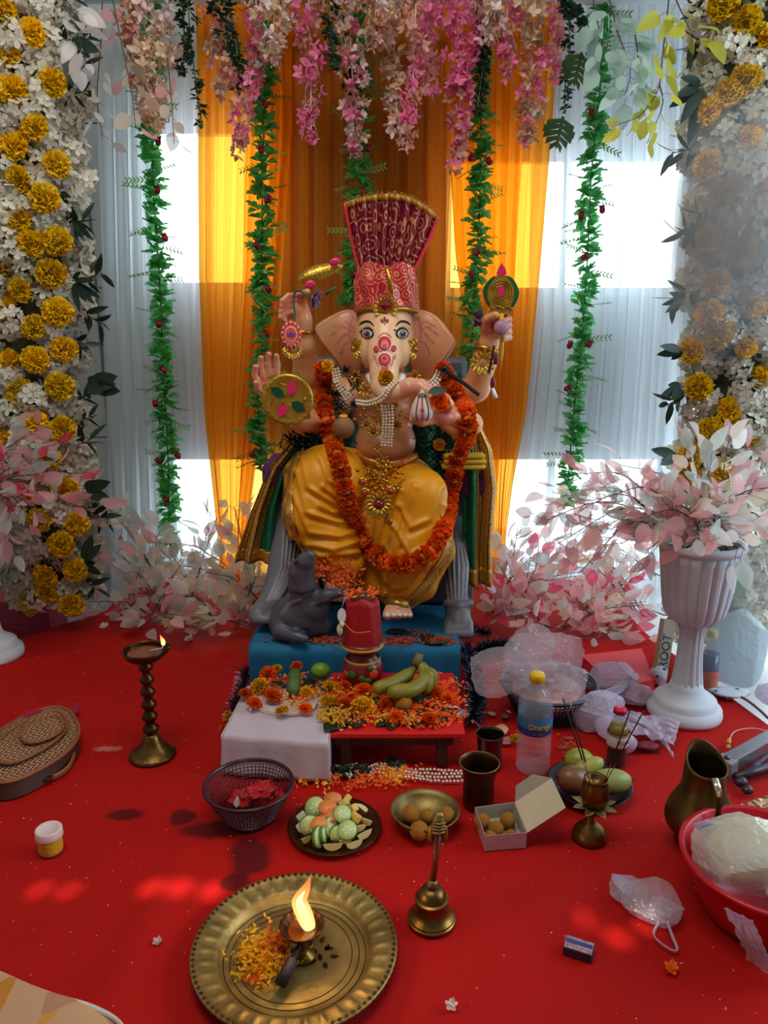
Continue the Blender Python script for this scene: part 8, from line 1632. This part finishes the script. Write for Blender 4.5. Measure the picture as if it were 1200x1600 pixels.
for s, mt in ((.02, m_mry), (.08, M('bead_violet', rgb(50, 40, 110), .4)), (.15, m_mry), (.22, m_mry)): mb = MB(); p, _ = along(P, s); mb.ball(p, .006, 8, 6); part('bead', mb, mt, sc_)
# shawl with fringe
m_sh = brocade('cream_red_shawl', rgb(214, 184, 140), rgb(130, 20, 30), 26, .28, 0)
sh = thing('fringed_shawl', 'cream and maroon patterned shawl with fringe at the right edge', 'shawl', pz(1190, 1290)); Q = [pz(1150, 1262, .03), pz(1235, 1235, .05), pz(1235, 1350, .03), pz(1172, 1312, .02)]; sheet('shawl_cloth', '', '', Q, 0, m_sh, .012, 24, 7.3, parent=sh, th=.003)
mb = MB()
for i in range(60): p = Q[0].lerp(Q[1], i/59); mb.tube([p, p+Vector((R.uniform(-.006, .002), .010, R.uniform(-.004, .004)))], [.0012, .0005], 4)
for i in range(60): p = Q[0].lerp(Q[3], i/59); mb.tube([p, p+Vector((-.012, R.uniform(-.006, .006), -.012)), p+Vector((-.018, R.uniform(-.008, .004), -.018))], [.0016, .0014, .0006], 4)
o = part('fringe', mb, M('rust_thread', rgb(170, 70, 44), .8), sh); o['kind'] = 'stuff'
# red tub with bags
tc_ = pz(1192, 1425, 0); tb_ = thing('red_plastic_tub', 'red plastic tub cut off by the right edge', 'tub', tc_); rt = .148; zr = .115; mb = MB(); mb.lathe([(0, .002), (rt*.66, .002), (rt*.72, .008), (rt*.88, .06), (rt*.97, zr-.01), (rt*1.03, zr-.006), (rt*1.05, zr), (rt*1.02, zr+.004), (rt*.97, zr), (rt*.86, .06), (rt*.7, .012), (0, .008)], 72, tc_); part('tub_body', mb, M('red_plastic', rgb(190, 16, 34), .3, sss=.1), tb_)
m_crm = M('cream_contents', rgb(214, 200, 150), .6, var=.5, vs_=24, alt=rgb(190, 180, 110), bump=1, bs=60); cc_2 = pz(1140, 1375, .12)
kb = bag('knotted_bag', 'knotted clear bag of cream threads in the red tub', [(Vector((tc_.x-.04, tc_.y+.0, .122)), (.112, .088, .064), 1.7, .14), (Vector((tc_.x+.03, tc_.y-.06, .115)), (.095, .07, .055), 7.7, .16)], M('clear_bag_film2', rgb(232, 228, 226), .15, tl=.3, tp=.5, spec=.9, coat=.5, bump=1, bs=30), .012)
mb = MB(); mb.ball(Vector((tc_.x-.035, tc_.y+.02, .12)), (.09, .08, .05), 40, 24, fn=lambda d: crump(d, 3, 6, .12)); mb.ball(Vector((tc_.x+.02, tc_.y-.045, .12)), (.06, .04, .04), 30, 20, fn=lambda d: crump(d, 5, 8, .2)); part('contents', mb, m_crm, kb, label='cream coloured threads seen through the film')
kt = pz(1098, 1322, .19); mb = MB(); kt0 = Vector((tc_.x-.085, tc_.y+.04, .175)); mb.tube(path([kt0+Vector((0, 0, -.02)), kt0+Vector((-.004, 0, .005)), kt0+Vector((-.016, .004, .035)), kt0+Vector((-.018, .004, .055))], 4), [.02]*3+[.014]*3+[.011]*3+[.009]*3+[.003][:1], 14, flat=.4) if False else mb.leaf(kt0+Vector((0, 0, -.025)), pt(1083, 1288, kt0.y), .03, (0, -1, 0), 10, .02, fold=.5); mb.leaf(kt0+Vector((0, 0, -.025)), pt(1104, 1316, kt0.y), .026, (.3, -1, 0), 8, .1, fold=.5); o = part('knot_ears', mb, m_plw, kb); solid(o, .0012)
sheet('hanging_film', '', '', [pz(1130, 1420, .13), pz(1175, 1440, .13), pz(1215, 1535, .01), pz(1165, 1500, .03)], 0, m_pl, .015, 24, 9.1, parent=kb)
npp = thing('printed_packet', 'white printed plastic packet tucked behind the knotted bag', 'packet', Vector((tc_.x+.0, tc_.y+.09, .13))); nq = [pt(1132, 1312, tc_.y+.10), pt(1172, 1308, tc_.y+.11), pt(1200, 1352, tc_.y+.07), pt(1158, 1372, tc_.y+.06)]; sheet('packet_film', '', '', nq, 0, M('white_film', rgb(206, 204, 204), .4), .004, 16, 2.1, parent=npp)
nn_ = (nq[1]-nq[0]).cross(nq[3]-nq[0]).normalized(); nn_ = -nn_ if nn_.y > 0 else nn_
xx = (nq[1]-nq[0]).normalized(); yy = nn_.cross(xx); Rt = Matrix((xx, yy, nn_)).transposed()
for i, s in enumerate(('chitallo Cht', 'ns 5215')):
    p = nq[0].lerp(nq[1], .55).lerp(nq[3].lerp(nq[2], .5), .32+.2*i)+nn_*.014; text('packet_print', s, .012, black, npp, p-Vector(npp.location), Rt.to_euler(), .0002)
mb = MB(); p0 = nq[0].lerp(nq[3], .05)+nn_*.008; p1 = nq[1].lerp(nq[2], .02)+nn_*.008; mb.add([p0, p0.lerp(p1, .75), p0.lerp(p1, .75)+(nq[3]-nq[0])*.12, p0+(nq[3]-nq[0])*.12], [(0, 1, 2, 3)]); o = part('magenta_strip', mb, M('magenta_film', rgb(150, 20, 60), .4), npp, False); solid(o, .0006)
# small clear bag in front
sbg = bag('small_clear_bag', 'small crumpled clear bag with loop handle on the red cloth', [(pz(1018, 1408, .02), (.066, .060, .034), 2.9, .2), (pz(985, 1390, .016), (.045, .04, .028), 12.9, .2), (pz(1040, 1425, .016), (.04, .035, .026), 22.9, .2)], m_pl)
mb = MB(); P = path([pz(1030, 1440, .02), pz(1022, 1462, .012), pz(1045, 1482, .006), pz(1058, 1484, .006), pz(1050, 1462, .01), pz(1042, 1440, .02)], 6); mb.tube(P, .004, 7, flat=.4); part('loop_handle', mb, m_plw, sbg)
mb = MB(); mb.leaf(pz(985, 1400, .02), pz(957, 1362, .015), .03, (0, 0, 1), 8, .05, fold=.3); o = part('bag_corner', mb, m_plw, sbg); solid(o, .001)
# wrappers behind the tumblers
for i, (u, v, r, mt, lab) in enumerate(((768, 1115, (.02, .015, .008), M('wrapper_silver', rgb(150, 150, 150), .4), 'torn silver wrapper behind the tumblers'), (782, 1140, (.026, .022, .01), M('wrapper_orange', rgb(214, 80, 50), .4, var=.7, vs_=60, alt=rgb(200, 190, 160)), 'orange packet beside the steel tumbler'), (792, 1158, (.022, .02, .008), M('wrapper_pink', rgb(176, 50, 70), .4, var=.8, vs_=70, alt=rgb(206, 150, 150)), 'pink printed packet left of the clear bottle'), (795, 1112, (.018, .005, .004), whit, 'twisted white paper scrap behind the bottle'), (790, 1120, (.02, .016, .01), M('wrapper_grey', rgb(110, 90, 90), .5, var=.8, vs_=70), 'grey wrapper near the dark sieve basket'))):
    c = pz(u, v, r[2]); mb = MB(); mb.ball(c, r, 20, 12, Matrix.Rotation(i*.7, 3, 'Z'), lambda d: crump(d, i*3, 4, .35)); tagm('wrapper', mb, mt, lab, 'wrapper', (c.x, c.y, 0))
head_(806, 1155, .018, MARY[1], 'yellow marigold between the pink packet and the clear bottle', .7)

# thin incense smoke drifting before the right pillar and urn
def smoke(label, u, v, Y, r, dens, seed):
    c = pt(u, v, Y); mb = MB(); mb.ball((0, 0, 0), 1, 24, 16); m = bpy.data.materials.new('incense_smoke'); m.use_nodes = True; nt = m.node_tree; N = nt.nodes; L = nt.links; N.remove(N['Principled BSDF'])
    tc = N.new('ShaderNodeTexCoord'); ln = N.new('ShaderNodeVectorMath'); ln.operation = 'LENGTH'; L.new(tc.outputs['Object'], ln.inputs[0]); mr = N.new('ShaderNodeMapRange'); mr.interpolation_type = 'SMOOTHSTEP'; mr.inputs[1].default_value = 0; mr.inputs[2].default_value = 1; mr.inputs[3].default_value = 1; mr.inputs[4].default_value = 0; L.new(ln.outputs['Value'], mr.inputs[0])
    nn = N.new('ShaderNodeTexNoise'); nn.inputs['Scale'].default_value = 1.6; nn.inputs['Detail'].default_value = 2; L.new(tc.outputs['Object'], nn.inputs['Vector']); mu = N.new('ShaderNodeMath'); mu.operation = 'MULTIPLY'; L.new(mr.outputs[0], mu.inputs[0]); L.new(nn.outputs[0], mu.inputs[1]); m2 = N.new('ShaderNodeMath'); m2.operation = 'MULTIPLY'; m2.inputs[1].default_value = dens*2; L.new(mu.outputs[0], m2.inputs[0])
    vs_ = N.new('ShaderNodeVolumeScatter'); vs_.inputs['Color'].default_value = (.8, .92, 1, 1); vs_.inputs['Anisotropy'].default_value = .0; L.new(m2.outputs[0], vs_.inputs['Density']); L.new(vs_.outputs[0], N['Material Output'].inputs['Volume'])
    o = link('incense_smoke', mb.mesh('incense_smoke', m), None, c, None, r); o['label'] = label; o['category'] = 'smoke'; o['kind'] = 'stuff'
smoke('bluish incense smoke drifting before the upper right flower pillar', 1160, 350, 2.22, (.34, .22, .42), 9, 1)
smoke('faint incense smoke around the right urn bowl', 1120, 930, 1.98, (.24, .2, .26), 5, 2)
